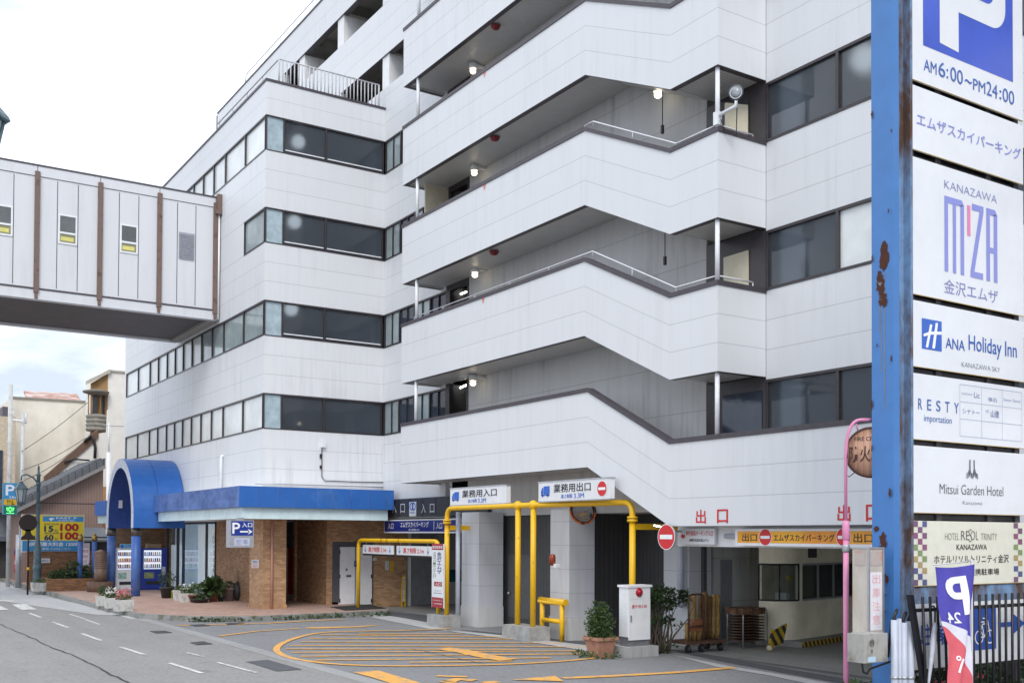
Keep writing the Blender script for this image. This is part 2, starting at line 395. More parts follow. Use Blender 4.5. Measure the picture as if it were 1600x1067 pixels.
_rf.inputs['Color'].default_value = (.62,.68,.74,1); _rf.inputs['Roughness'].default_value = .42; _rf.inputs['IOR'].default_value = 1.35; _gl.inputs['Roughness'].default_value = .03; _df.inputs[0].default_value = (.135,.155,.185,1); _fr.inputs[0].default_value = 1.5; _m1.inputs[0].default_value = .35
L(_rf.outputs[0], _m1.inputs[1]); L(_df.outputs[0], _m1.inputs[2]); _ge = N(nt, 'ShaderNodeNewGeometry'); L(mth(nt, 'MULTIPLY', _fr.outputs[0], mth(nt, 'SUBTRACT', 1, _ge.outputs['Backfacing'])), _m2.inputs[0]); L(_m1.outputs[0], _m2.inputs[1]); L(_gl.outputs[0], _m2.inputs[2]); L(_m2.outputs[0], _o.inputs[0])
FILM = mat('blue_film_panel', (.42,.53,.58), .2, 0, .15, 3)
PALE = mat('white_paint', (.82,.82,.83), .45, 0, .05, 4)
METALW = mat('white_metal', (.80,.81,.84), .35, 0, .06, 5)
BRICK = brick('orange_brick_tile', '#cfa57c', '#a97e59', '#a08f7c', .21, .068, .007)
BRICKD = brick('brown_brick', '#ad8765', '#8a6647', '#7f7060', .21, .068, .007, grime=.5)
BLUE = patched('blue_fascia_paint', '#2f69b8', '#4f7dc0', .64, .12, .9, .4, (1,1,.5), .6, .12)
BLUEC = patched('faded_blue_paint', '#5d7fc0', '#33508f', .5, .2, 1.3, .5, (1,1,2), .6, .15)
PWHITE = mat('pale_green_trim', '#d8edf0', .4, 0, .1, 2)
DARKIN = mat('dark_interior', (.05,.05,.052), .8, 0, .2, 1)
GARAGE = mat('garage_ceiling', (.46,.45,.42), .8, 0, .2, 1)
SHUT = ribbed('shutter_grey', (.075,.075,.078), .16, 'U', .6, .5, .4, .3)
BEIGE = mat('beige_door', '#d8d0b8', .5, 0, .06, 3)
YEL = patched('yellow_paint', '#ecba18', '#96681f', .66, .06, 3.6, .4, (1,1,.6), .7, .06)
RED = mat('red_paint', '#c02030', .45, 0, .08, 6)
BLACK = mat('black_plastic', (.02,.02,.022), .5, 0, .1, 10)
STEEL = mat('galvanised_steel', (.45,.46,.48), .4, .6, .12, 12)
GREYP = mat('grey_pvc_pipe', '#b9bfcc', .4, 0, .06, 5)
LAMPON = mat('lamp_glow', (1,.86,.62), .4, emit=3.2, var=0)
TUBEON = mat('tube_glow', (1,.97,.9), .4, emit=7, var=0)
# ink colours for lettering
def ink(n, h): return mat('ink_'+n, h, .5, 0, 0)
I_BLUE, I_RED, I_BLK, I_WHT, I_NAVY, I_GRY, I_LAV, I_PINK = ink('blue','#2f66c4'), ink('red','#cf2a2f'), ink('black','#26262a'), ink('white','#f2f2f4'), ink('navy','#23307e'), ink('grey','#7d828c'), ink('lavender','#8f95d6'), ink('pink','#e48bb0')
# ------------------------------------------------------------------ the building
XS, XM, XT, YT = 15.52, 16.96, 12.4, 34.9
def wall_poly(mb, pts, z0, z1, t, rows=3, m=0, mb_=None, mt=None, u0=0.0):
    """wall solid along a plan polyline, outside on the right-hand side of travel"""
    n = len(pts); P = [V3((p[0], p[1], 0)) for p in pts]
    z0 = [z0]*n if not isinstance(z0, (list, tuple)) else z0
    z1 = [z1]*n if not isinstance(z1, (list, tuple)) else z1
    mb_ = m if mb_ is None else mb_; mt = m if mt is None else mt
    nl = []
    for i in range(n-1):
        d = (P[i+1]-P[i]).normalized(); nl.append(V3((-d.y, d.x, 0)))
    inn = []
    for i in range(n):
        if i == 0: o = nl[0]
        elif i == n-1: o = nl[-1]
        else:
            o = (nl[i-1]+nl[i]); o = o/(1+nl[i-1].dot(nl[i]))
        inn.append(P[i]+o*t)
    Z = lambda p, z: V3((p.x, p.y, z))
    u = u0
    for i in range(n-1):
        ln = (P[i+1]-P[i]).length
        mb.poly([Z(P[i],z0[i]), Z(P[i+1],z0[i+1]), Z(P[i+1],z1[i+1]), Z(P[i],z1[i])], m, [(u,0),(u+ln,0),(u+ln,rows),(u,rows)])
        u += ln
        mb.poly([Z(inn[i+1],z0[i+1]), Z(inn[i],z0[i]), Z(inn[i],z1[i]), Z(inn[i+1],z1[i+1])], m, [(0,.5)]*4)
        mb.poly([Z(P[i],z1[i]), Z(P[i+1],z1[i+1]), Z(inn[i+1],z1[i+1]), Z(inn[i],z1[i])], mt)
        mb.poly([Z(P[i+1],z0[i+1]), Z(P[i],z0[i]), Z(inn[i],z0[i]), Z(inn[i+1],z0[i+1])], mb_)
    mb.poly([Z(inn[0],z0[0]), Z(P[0],z0[0]), Z(P[0],z1[0]), Z(inn[0],z1[0])], m, [(0,.5)]*4)
    mb.poly([Z(P[-1],z0[-1]), Z(inn[-1],z0[-1]), Z(inn[-1],z1[-1]), Z(P[-1],z1[-1])], m, [(0,.5)]*4)
BLD = thing('parking_building', 'large white panelled parking building with stacked outdoor stair balconies and dark window bands', 'building', (14.5, 34.9, 0))
def window(plane, d, a0, a1, z0, z1, pane, fw=.055, split=False, rail=False):
    """a framed window on plane X=d (a = Y) or Y=d (a = X)"""
    mb = MB(); pn = MB()
    def bx(m, b0, b1, y0, y1, dep0, dep1):
        if plane == 'X': m.box(d+dep0, d+dep1, b0, b1, y0, y1)
        else: m.box(b0, b1, d+dep0, d+dep1, y0, y1)
    bx(mb, a0, a1, z0, z0+fw, -.015, .12); bx(mb, a0, a1, z1-fw, z1, -.015, .12)
    bx(mb, a0, a0+fw*.6, z0+fw, z1-fw, -.012, .12); bx(mb, a1-fw*.6, a1, z0+fw, z1-fw, -.012, .12)
    if split: c = (a0+a1)/2; bx(mb, c-.02, c+.02, z0+fw, z1-fw, .0, .10)
    bx(pn, a0+fw*.55, a1-fw*.55, z0+fw*.9, z1-fw*.9, .05, .07)
    f = mb.build('window', FRAME, BLD); pn.build('pane', pane, f)
    if rail:
        r = MB(); r.box(a0+.06, a1-.06, d+.012, d+.035, z0+.11, z0+.15); r.build('rail', METALW, f)
    return f
# --- tower (the projecting left block)
TZ = [(4.3, 6.35)] + [(7.58+3.22*k, 9.57+3.22*k) for k in range(3)] + [(17.24, 18.42)]
for k, (a, b) in enumerate(TZ):
    mb = MB(); wall_poly(mb, [(XT,55.2),(XT,YT),(XM,YT)], a, b, .25, 3 if k < 4 else 2, 0, 1, 1, u0=.6)
    mb.build('wall_band', [WHITE_OLD if k < 2 else WHITE, TRIM], BLD)
mb = MB(); wall_poly(mb, [(XT-.03,55.2),(XT-.03,YT-.03),(XM,YT-.03)], 18.42, 18.5, .3); mb.build('coping', TRIM, BLD)
mb = MB(); mb.box(XT+.27, XM, YT+.27, 55.0, 18.1, 18.3); mb.build('roof', GARAGE, BLD)
EDGE = [34.98, 37.1, 39.4, 40.85, 42.25, 43.6, 44.9, 46.15, 47.45, 48.95, 50.45, 52.7, 55.1]
for k in range(4):
    z0, z1 = 6.35+3.22*k, 7.58+3.22*k
    if k == 2:
        window('X', XT, 34.98, 37.1, z0, z1, FROST2)
        mb = MB(); wall_poly(mb, [(XT,55.2),(XT,37.1)], z0, z1, .25, 1); mb.build('wall_band', [WHITE], BLD)
    else:
        for i in range(12):
            window('X', XT, EDGE[i], EDGE[i+1], z0, z1, (FROST if k != 1 or i > 3 else FROST2))
    # front windows: film panel, two dark panes
    window('Y', YT, XT+.02, 13.05, z0, z1, FILM, .03)
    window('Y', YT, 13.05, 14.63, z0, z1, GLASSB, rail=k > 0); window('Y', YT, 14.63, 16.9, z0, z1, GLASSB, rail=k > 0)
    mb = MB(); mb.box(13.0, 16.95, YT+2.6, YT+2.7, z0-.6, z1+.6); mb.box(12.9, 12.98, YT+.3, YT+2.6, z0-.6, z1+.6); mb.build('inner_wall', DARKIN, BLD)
    mb = MB(); mb.box(16.3, 16.8, YT+.3, YT+.34, z0-.3, z1+.2); mb.build('curtain', mat('grey_curtain', (.35,.38,.42), .8), BLD)
    if k:
        q = at((0, 455, 460, 466)[k], (0, 483, 347, 222)[k], Y=YT+.75); mb = MB(); mb.ball(q, .24, 14); mb.build('reflection_globe', mat('reflection_glow', (1,.97,.92), .4, emit=1.3, var=0), BLD)  # added glowing globe, imitates the pale reflection in the pane
    mb = MB(); mb.box(XT+.3, XM+3, YT+.3, 55, z0-.9, z0-.7); mb.build('floor_slab', GARAGE, BLD)
mb = MB(); mb.box(XT, XM, 55.2, 55.4, 0, 18.4); mb.build('end_wall', WHITE_OLD, BLD)
# tower roof railing
rb = MB(); ya = YT+.35; xa = at(436, 110, Y=ya).x; xb = at(592, 145, Y=ya).x; z0, z1 = 18.42, 19.45
rb.tube([(xa, ya+7, z1), (xa, ya, z1), (xb, ya, z1)], .028); rb.tube([(xa, ya+7, 18.6), (xa, ya, 18.6), (xb, ya, 18.6)], .02)
RAILM = mat('railing_grey', (.50,.51,.53), .4, 0, .1, 6)
n = 27
for i in range(n+1):
    x = xa+(xb-xa)*i/n; rb.cyl((x, ya, z0), (x, ya, z1), .022 if i % 9 else .032, n=6)
for i in range(1, 5):
    rb.cyl((xa, ya+i*1.7, z0), (xa, ya+i*1.7, z1), .02, n=5)
rb.build('roof_railing', RAILM, BLD)
# --- upper main facade above the tower roof
def facade(y_hi, y_lo, z0, z1, rows, mt=WHITE, x=XM, name='wall_band', off=0):
    mb = MB(); wall_poly(mb, [(x, y_hi), (x, y_lo)], z0, z1, .25, rows, 0, 1, 0, u0=off); return mb.build(name, [mt, TRIM], BLD)
facade(55.3, 30.0, 18.3, 19.25, 1.5); facade(55.3, 39.0, 19.25, 20.5, 2)
facade(55.3, 30.0, 20.5, 22.43, 3); facade(55.3, 45.4, 22.43, 23.66, 2); facade(35.2, 30.0, 22.43, 23.66, 2)
facade(55.3, 30.0, 23.66, 25.14, 2)
facade(30.0, 4.0, 20.5, 25.14, 6)
mb = MB(); wall_poly(mb, [(XM-.03, 55.3), (XM-.03, 4.0)], 25.14, 25.22, .3); mb.build('coping', TRIM, BLD)
for a, b, z0, z1 in ((43.7,43.1,22.43,23.66), (39.5,38.9,22.43,23.66), (35.3,34.75,19.25,20.5)):
    mb = MB(); mb.box(XM+.06, XM+1.25, b, a, z0, z1); mb.build('pier', PALE, BLD)
for z in (18.9, 22.1, 25.0):
    mb = MB(); mb.box(XM+.25, 30, 4.2, 55.2, z-.25, z); mb.build('floor_slab', GARAGE, BLD)
mb = MB()
for z in (21.85, 24.75):
    for y in (33, 36.5, 40, 43.5, 47, 50.5): mb.box(XM+.4, 30, y-.15, y+.15, z-.45, z)
    mb.box(XM+.3, XM+.7, 30, 55, z-.4, z)
mb.build('ceiling_beam', GARAGE, BLD)
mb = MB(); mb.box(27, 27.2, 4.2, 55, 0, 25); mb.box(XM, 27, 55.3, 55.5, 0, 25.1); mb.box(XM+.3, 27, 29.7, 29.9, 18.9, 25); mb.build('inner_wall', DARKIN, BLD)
rr = MB()
for z in (25.75, 26.25): rr.tube([(XM+.5, 52.5, 25.3), (XM+.5, 52.2, z), (XM+.5, 4, z)], .03, 6)
y = 51.5
while y > 5: rr.cyl((XM+.5, y, 25.1), (XM+.5, y, 26.25), .03, n=6); y -= 2.1
rr.build('roof_railing', METALW, BLD)
# --- main facade beside the stair (bands between windows), door bay and rear wall
for k, (a, b) in enumerate([(4.3, 6.35)] + [(7.58+3.22*j, 9.57+3.22*j) for j in range(3)] + [(17.24, 18.3)]):
    if k == 0: facade(YT-.001, 30.2, 3.3, b, 4.5, WHITE_OLD)
    else: facade(YT-.001, 30.2, a, b, 3 if k < 4 else 1.5)
for k in range(4):
    z0, z1 = 6.35+3.22*k, 7.58+3.22*k
    ed = [34.86, 33.65, 32.5, 31.35, 30.2]
    for i in range(4): window('X', XM, ed[i+1], ed[i], z0, z1, FROST2 if i % 2 == 0 else DGLASS, split=True)
for k in range(5):
    zf, zt = 4.95+3.25*k, 7.70+3.25*k
    if k: 
        mb = MB(); mb.box(XM-.02, XM+.12, 29.95, 30.2, zf, zt); mb.box(XM-.02, XM+.12, 28.75, 28.85, zf, zt); mb.box(XM-.02, XM+.12, 28.85, 29.95, zt-.2, zt)
        d = mb.build('doorway', FRAME, BLD)
    else:
        mb = MB(); mb.box(XM-.02, XM+.12, 29.95, 30.2, zf, zt); mb.box(XM-.02, XM+.12, 28.75, 28.85, zf, zt); d = mb.build('doorway', FRAME, BLD)
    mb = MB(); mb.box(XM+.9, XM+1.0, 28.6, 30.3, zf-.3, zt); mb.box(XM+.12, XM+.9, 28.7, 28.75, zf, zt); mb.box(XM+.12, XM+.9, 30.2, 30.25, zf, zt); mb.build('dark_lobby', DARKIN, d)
mb = MB(); mb.obox((16.05, 30.05, 8.75+3.25), (.9,.04,0), (0,.05,0), (0,0,2.15)); mb.build('door', BEIGE, BLD)
facade(28.75, 17.9, 3.3, 20.5, 15.9, CONC, name='rear_wall')
# --- outdoor stair: landings, flights and panelled parapets
for k in range(6):
    zl, zr = 4.39+3.25*k, 2.93+3.24*k
    hl, hr = 1.85, 1.82
    pl = [(XM-.01,30.62), (XS,30.62), (XS,20.55 if k == 0 else 20.7), (XS,17.55)]
    b0 = [zl, zl, zl, zr]; b1 = [zl+hl, zl+hl, zl+hl, zr+hr]
    if k == 0: pl += [(XS, 3.0)]
    else: pl += [(XS,16.05), (XM-.01,16.05)]
    b0 += [zr]*(len(pl)-4); b1 += [zr+hr]*(len(pl)-4)
    mb = MB(); wall_poly(mb, pl, b0, b1, .16, 3, 0, 1, 1, u0=.3)
    pp = mb.build('parapet', [WHITE, TRIM], BLD)
    mb = MB(); pc = [(p[0], p[1]) for p in pl]
    q = [(XM-.01,30.645), (XS-.025,30.645)] + [(XS-.025, p[1]) for p in pl[2:4]]
    q += [(XS-.025, 3.0)] if k == 0 else [(XS-.025,16.025), (XM-.01,16.025)]
    wall_poly(mb, q, b1, [z+.10 for z in b1], .21); mb.build('coping', TRIM, pp)
    mb = MB(); mb.box(XS+.17, XM-.01, 20.7, 30.44, zl+.05, zl+.28); mb.build('landing', SOFFIT, BLD)
    mb = MB(); mb.prism([(XS+.17,20.69,zl+.05), (XS+.17,17.56,zr+.05), (XS+.17,17.56,zr+.28), (XS+.17,20.69,zl+.28)], (XM-XS-.18,0,0))
    mb.build('stair_flight', SOFFIT, BLD)
    mb = MB(); mb.box(XS+.17, XM-.01, 3.0 if k == 0 else 16.22, 17.55, zr+.05, zr+.28); mb.build('landing', SOFFIT, BLD)
    if k < 5:
        y = at(650, 640, X=XS+.09).y
        mb = MB(); mb.cyl((XS+.09, y, zl+hl+.09), (XS+.09, y, zl+3.27), .055, n=12); mb.build('post', METALW, BLD)
        mb = MB(); mb.cyl((XS+.10, 16.16, zr+hr+.09), (XS+.10, 16.16, zr+3.26), .05, n=12); mb.build('post', METALW, BLD)
# white handrails standing on the copings
def rail(path, up=.14):
    r = MB(); pts = [V3(p)+V3((0,0,up)) for p in path]
    r.tube(pts, .018, 6)
    for a, b in zip(path, path[1:]):
        a, b = V3(a), V3(b); n = max(1, int((b-a).length/1.6))
        for i in range(n+1):
            q = a+(b-a)*(i/n); r.cyl(q-V3((0,0,.05)), q+V3((0,0,up)), .012, n=5)
    r.build('handrail', METALW, BLD)
x = XS+.14
def lv(k): return 4.39+3.25*k+1.95, 2.93+3.24*k+1.92
a, b = lv(1); rail([(x,30.0,a),(x,20.55,a),(x,17.5,b),(x,16.2,b),(XM-.25,16.2,b)])
a, b = lv(2); rail([(x,20.9,a),(x,20.55,a),(x,17.5,b),(x,16.2,b),(XM-.25,16.2,b)], .12)
# door bay behind the right landing
for k in range(5):
    zf, zt = 3.2+3.24*k, 6.2+3.24*k
    mb = MB(); mb.box(XM-.01, XM+.2, 16.05, 17.9, zf, zt); bay = mb.build('door_bay', FRAME, BLD)
    y0, y1 = 16.55, 17.3
    if k == 3: pass
    mb = MB()
    if k == 2:
        mb.box(XM-.03, XM-.012, y0, y1, zf+.4, zf+2.75); mb.build('doorway', DARKIN, bay)
        mb = MB(); mb.obox((XM-.04, 16.55, zf+.35), (-.5,.18,0), (.015,.05,0), (0,0,2.25)); mb.build('door', BEIGE, bay)
    elif k == 0:
        mb.box(XM-.03, XM-.012, 16.15, 17.35, zf+.4, zf+2.7); mb.build('door', DGLASS, bay)
    else:
        mb.box(XM-.05, XM-.012, y0, y1, zf+.4, zf+2.6); mb.build('door', BEIGE, bay)
# --- right-hand facade
for k in range(5):
    z0, z1 = (6.11+3.24*k, 8.05+3.24*k) if k < 4 else (19.05, 20.5)
    facade(16.05, 4.0, z0, z1, 3, WHITE, off=1.2)
    if k < 5:
        w0, w1 = 4.81+3.24*k, 6.11+3.24*k
        ed = [16.03, 14.12, 12.3, 10.4, 8.5, 6.3, 4.0]
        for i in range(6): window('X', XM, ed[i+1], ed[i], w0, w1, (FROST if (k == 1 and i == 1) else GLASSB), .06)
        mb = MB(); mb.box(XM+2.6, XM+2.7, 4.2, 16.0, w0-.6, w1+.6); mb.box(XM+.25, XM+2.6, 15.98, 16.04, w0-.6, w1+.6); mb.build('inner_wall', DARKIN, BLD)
        mb = MB(); mb.box(XM+.3, XM+.34, 15.35, 15.9, w0-.3, w1+.3); mb.build('curtain', mat('glowing_white_curtain', (.62,.66,.70), .8, emit=.22, var=0), BLD)  # curtain strip with a weak glow of its own
        if k in (1, 2): q = at(*((0,0), (1242,392), (1238,165))[k], X=XM+.6); mb = MB(); mb.ball(q, .30, 16, 0, (.5,1,1.15)); mb.build('reflection_spot', mat('reflection_spot_glow', (.62,.68,.75), .7, emit=.30, var=0), BLD)  # added glowing ball, stands in for a round pale reflection in the glass
        if k == 2: q = at(1352, 92, X=XM+.8); mb = MB(); mb.ball(q, .28, 14); mb.build('reflection_globe', MATS['reflection_glow'], BLD)  # one more added globe standing in for a window reflection
# --- ground floor: columns, bays, shutters
def column(x0, y0, dx, dy, top=3.4, z0=0.0):
    mb = MB(); h = top-.6-z0
    wall_poly(mb, [(x0, y0+dy), (x0, y0), (x0+dx, y0)], z0+.6, top, min(dx, dy)*.95, h/.62)
    o = mb.build('column', TILE, BLD)
    mb = MB(); mb.box(x0-.03, x0+dx, y0-.03, y0+dy, z0-.02, z0+.6); mb.build('plinth', CONC, o)
_c1, _c2 = at(747.5, 980, Z=0), at(889, 1001, Z=0)
column(_c1.x, _c1.y, .85, 1.0); column(_c2.x, _c2.y, .82, .85); column(17.9, 19.5, .75, .95, 3.0)
mb = MB(); mb.box(17.05, 17.15, 22.3, 27.0, 0, 3.3); mb.box(17.15, 18.3, 22.3, 22.4, 0, 3.3); mb.box(18.3, 18.4, 19.4, 22.3, 0, 3.3); mb.box(XM+.3, 26, 27.0, 27.1, 0, 3.3)
mb.build('shutter', SHUT, BLD)
S = Sign('X', 17.04); mb = MB(); S.panel(mb, (794, 866, 833, 968), .03); d = mb.build('service_door', mat('dark_grey_door', (.10,.10,.105), .6), BLD)
mb = MB(); mb.ball(S.P(*S.px(797, 926), .05), .05, 8); mb.build('handle', STEEL, d)
mb = MB(); mb.box(XM+.25, 27, 4.2, 36, 3.3, 3.45); mb.build('ceiling', GARAGE, BLD)
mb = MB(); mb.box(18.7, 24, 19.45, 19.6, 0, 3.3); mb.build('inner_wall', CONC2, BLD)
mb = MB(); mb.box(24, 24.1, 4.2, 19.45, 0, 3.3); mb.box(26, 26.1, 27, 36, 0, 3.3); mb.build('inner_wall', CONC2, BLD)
S = Sign('Y', 19.44); mb = MB(); S.panel(mb, (1126, 874, 1144, 1000), .04); mb.build('service_door', mat('grey_door', (.20,.21,.23), .5), BLD)
# exit portal header
mb = MB(); mb.box(15.95, 16.2, 4.0, 17.75, at(1250, 856, X=15.95).z, 2.94); mb.build('header_beam', PALE, BLD)
mb = MB(); mb.cyl((15.89, 16.2, 2.72), (15.89, 12, 2.72), .05); mb.build('conduit', GREYP, BLD)
# --- tower ground floor in brick
mb = MB(); mb.box(12.42, 13.26, 34.86, 36.2, .1, 3.24); c0 = mb.build('brick_pillar', BRICK, BLD)
mb = MB(); mb.box(12.39, 13.29, 34.83, 36.2, .1, .28); mb.build('plinth', brick('brick_soldier', '#c69a70', '#a67c56', '#988877', .07, .3, .007), c0)
mb = MB(); mb.cyl((12.72, 34.78, .12), (12.72, 34.78, 3.22), .045, n=10); mb.build('drainpipe', mat('pink_pipe', '#b98a7c', .5), BLD)
for q in ((13.2, 13.4, 36.2, 42.6, .1, 3.24), (10.9, 13.2, 50.6, 50.8, .1, 3.24), (13.2, 13.4, 50.0, 50.6, .1, 3.24)):
    mb = MB(); mb.box(*q); mb.build('brick_wall', BRICKD, BLD)
x1 = at(460, 900, Y=38.8).x; x2 = at(486, 900, Y=38.8).x; x3 = at(510, 900, Y=35.9).x; x4 = at(519, 900, Y=35.9).x; x5 = at(584, 900, Y=35.9).x; x6 = at(635, 900, Y=35.9).x
zd = at(550, 846, Y=35.9).z
for q in ((x1, x2, 38.8, 39.0, .1, 3.24), (x3, x3+.2, 36.1, 38.8, .1, 3.24), (x3, x4, 35.9, 36.1, .1, 3.24), (x4, x5, 35.9, 36.1, zd, 3.24), (x5, x6, 35.9, 36.1, .0, 3.24)):
    mb = MB(); mb.box(*q); mb.build('brick_wall', BRICK, BLD)
mb = MB(); mb.box(13.4, 14.6, 41.5, 41.6, .1, 3.2); mb.build('inner_wall', DARKIN, BLD)
xr = at(452.5, 900, Y=40.5).x; mb = MB(); mb.box(xr-.08, xr+.14, 40.5, 40.6, .3, at(452, 855, Y=40.5).z); mb.build('red_door', RED, BLD)
# white service door with grey frame
S = Sign('Y', 35.9); mb = MB(); S.panel(mb, (519.5, 846, 530, 940), .06, h=.02); S.panel(mb, (530, 846, 582, 854), .06, h=.02); fr = mb.build('door_frame', mat('dark_grey_metal', '#5b5c62', .4), BLD)
mb = MB(); S.panel(mb, (530, 854, 581, 943.5), .05, h=-.01); d = mb.build('white_door', mat('door_white', (.88,.88,.90), .4, 0, .04), BLD); d['label'] = 'white steel double door with a lever handle'
mb = MB(); S.panel(mb, (541, 898, 547.5, 900), .05, h=.05); S.panel(mb, (540.5, 888, 542.5, 891), .03, h=.02)
for y in (862, 900, 938): S.panel(mb, (530.2, y-3, 531.4, y+3), .02, h=.02); S.panel(mb, (579.5, y-3, 580.8, y+3), .02, h=.02)
mb.build('handle', BLACK, d)
mb = MB(); S.rect(mb, (555, 854, 555.5, 943.5), h=-.006); mb.build('leaf_gap', BLACK, d)
# grey garage side door and tunnel wall with a teal stripe
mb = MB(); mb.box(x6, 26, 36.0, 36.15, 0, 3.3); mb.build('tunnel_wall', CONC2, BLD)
mb = MB(); S2_ = Sign('Y', 35.99); S2_.panel(mb, (641, 832, 683, 944), .05); d = mb.build('grey_door', mat('mid_grey_door', (.27,.28,.30), .5, var=.12), BLD)
mb = MB(); S2_.panel(mb, (637, 830, 641, 948), .1, h=.05); mb.build('door_post', PALE, BLD)
mb = MB(); S2_.rect(mb, (686, 890, 724, 908)); mb.build('teal_stripe', mat('teal_paint', '#1d5a68', .6, var=.3), BLD)
# showcase glazing beside the porch
mb = MB(); xg = 13.2
ys = [42.6, 43.0, 45.2, 47.2, 48.2, 50.0]
for i, (y, wd) in enumerate(((42.6,.06),(43.9,.03),(47.3,.12),(48.2,.12),(50.0,.06))): mb.box(xg-.05, xg+.06, y, y+wd, .15, 3.22)
mb.box(xg-.04, xg+.06, 42.6, 50, .12, .2); mb.box(xg-.04, xg+.06, 42.6, 50, 3.14, 3.22)
f = mb.build('show_window', FRAME, BLD)
mb = MB(); mb.box(xg, xg+.02, 42.66, 50, .2, 3.14); mb.build('pane', glass('shop_glass', (.86,.90,.92)), f)
mb = MB(); mb.box(xg+.35, xg+.4, 42.6, 50, .1, 3.2); mb.build('inner_wall', mat('glowing_blue_curtain', (.50,.60,.70), .8, var=.15, scale=1.5, emit=.22), BLD)  # backdrop curtain emits a little to brighten the window
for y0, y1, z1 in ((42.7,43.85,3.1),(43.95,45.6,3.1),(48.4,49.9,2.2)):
    mb = MB(); mb.box(xg+.14, xg+.18, y0, y1, .3, z1); mb.build('curtain', mat('glowing_curtain', (.80,.82,.84), .8, 0, .06, 2, emit=.30), BLD)  # curtains glow by themselves so the shop window looks bright
S = Sign('X', xg+.10); mb = MB()
for i in range(26):
    a = 43.0+random.uniform(-.35,.35); z = random.uniform(.4,2.6); S.ring(mb, (-a, z), random.uniform(.08,.22), .03, .0006*i, 0, 12)
mb.build('curtain_print', mat('print_olive', '#8d8a66', .7, var=.3), BLD)
# blue canopy over the pavement
FASC = [(11.12, 44.2), (11.12, 33.5), (16.72, 33.5), (16.72, 34.88)]
mb = MB(); wall_poly(mb, [(11.12,44.2),(11.12,33.622)], 3.60, 4.29, .12, 1, 1); wall_poly(mb, FASC[1:], 3.60, 4.29, .12, 1, 0)
cn = mb.build('canopy_fascia', [BLUE, BLUEC], BLD)
mb = MB()
for i in range(1, 9):
    x = 11.12+i*.66; mb.box(x-.008, x+.008, 33.49, 33.5, 3.62, 4.27)
mb.build('panel_joint', BLUEC, cn)
mb = MB(); wall_poly(mb, [(11.28,44.2), (11.28,33.66), (16.56,33.66), (16.56,34.88)], 3.22, 3.60, .1, 1); mb.build('canopy_trim', PWHITE, BLD)
mb = MB(); mb.box(11.24, 16.6, 33.62, 34.86, 4.1, 4.24); mb.box(11.24, 12.38, 34.86, 44.2, 4.1, 4.24); mb.box(11.4, 16.5, 33.8, 34.86, 3.24, 3.3); mb.box(11.4, 16.8, 34.86, 50.6, 3.26, 3.34); mb.build('canopy_slab', PALE, BLD)
mb = MB(); mb.box(10.95, 11.28, 49.3, 55.0, 3.6, 4.29, 0); mb.box(11.1, 11.3, 49.3, 55, 3.22, 3.6, 1); mb.build('canopy_fascia', [BLUE, PWHITE], BLD)
# downpipe and cable on the weathered band
mb = MB(); y = at(345, 760, X=XT-.1).y; zt = at(345, 712, X=XT-.1).z
mb.tube([(XT+.02, y, zt-.02), (XT-.08, y, zt), (XT-.1, y, zt-.1), (XT-.1, y, 4.25)], .06, 10); mb.build('vent_pipe', METALW, BLD)
S = Sign('Y', YT-.01); mb = MB()
pts = [S.P(*S.px(*p), .03) for p in ((502.5,700),(502.5,745),(507,751),(560,753),(607,753.5),(613,752))]
mb.tube(pts, .016, 6); S.panel(mb, (499.5, 709, 502, 716), .05, h=.05); S.panel(mb, (499.5, 727, 502, 732), .05, h=.05); mb.build('cable', BLACK, BLD)
mb = MB(); S.panel(mb, (501, 689, 507.5, 699), .12, h=.12); mb.build('junction_box', METALW, BLD)
mb = MB()
pts = [S.P(*S.px(*p), .05) for p in ((398,756),(440,756.5),(612,761.5))]; mb.tube(pts, .02, 6); mb.build('conduit', STEEL, BLD)
mb = MB(); y = at(723, 900, X=15.62).y
mb.cyl((15.6, 27.0, 0), (15.6, 27.0, 3.4), .07, n=12); mb.build('downpipe', GREYP, BLD)
x, y = at(1064, 900, X=17.75).x, at(1064, 900, X=17.75).y
mb = MB(); zb = at(1064, 935, X=17.75).z; mb.cyl((x, y, zb), (x, y, 2.9), .085, n=14); mb.lathe((x, y, zb-.22), [(.04,0),(.12,.05),(.13,.15),(.09,.24)], 14); mb.build('downpipe', GREYP, BLD)
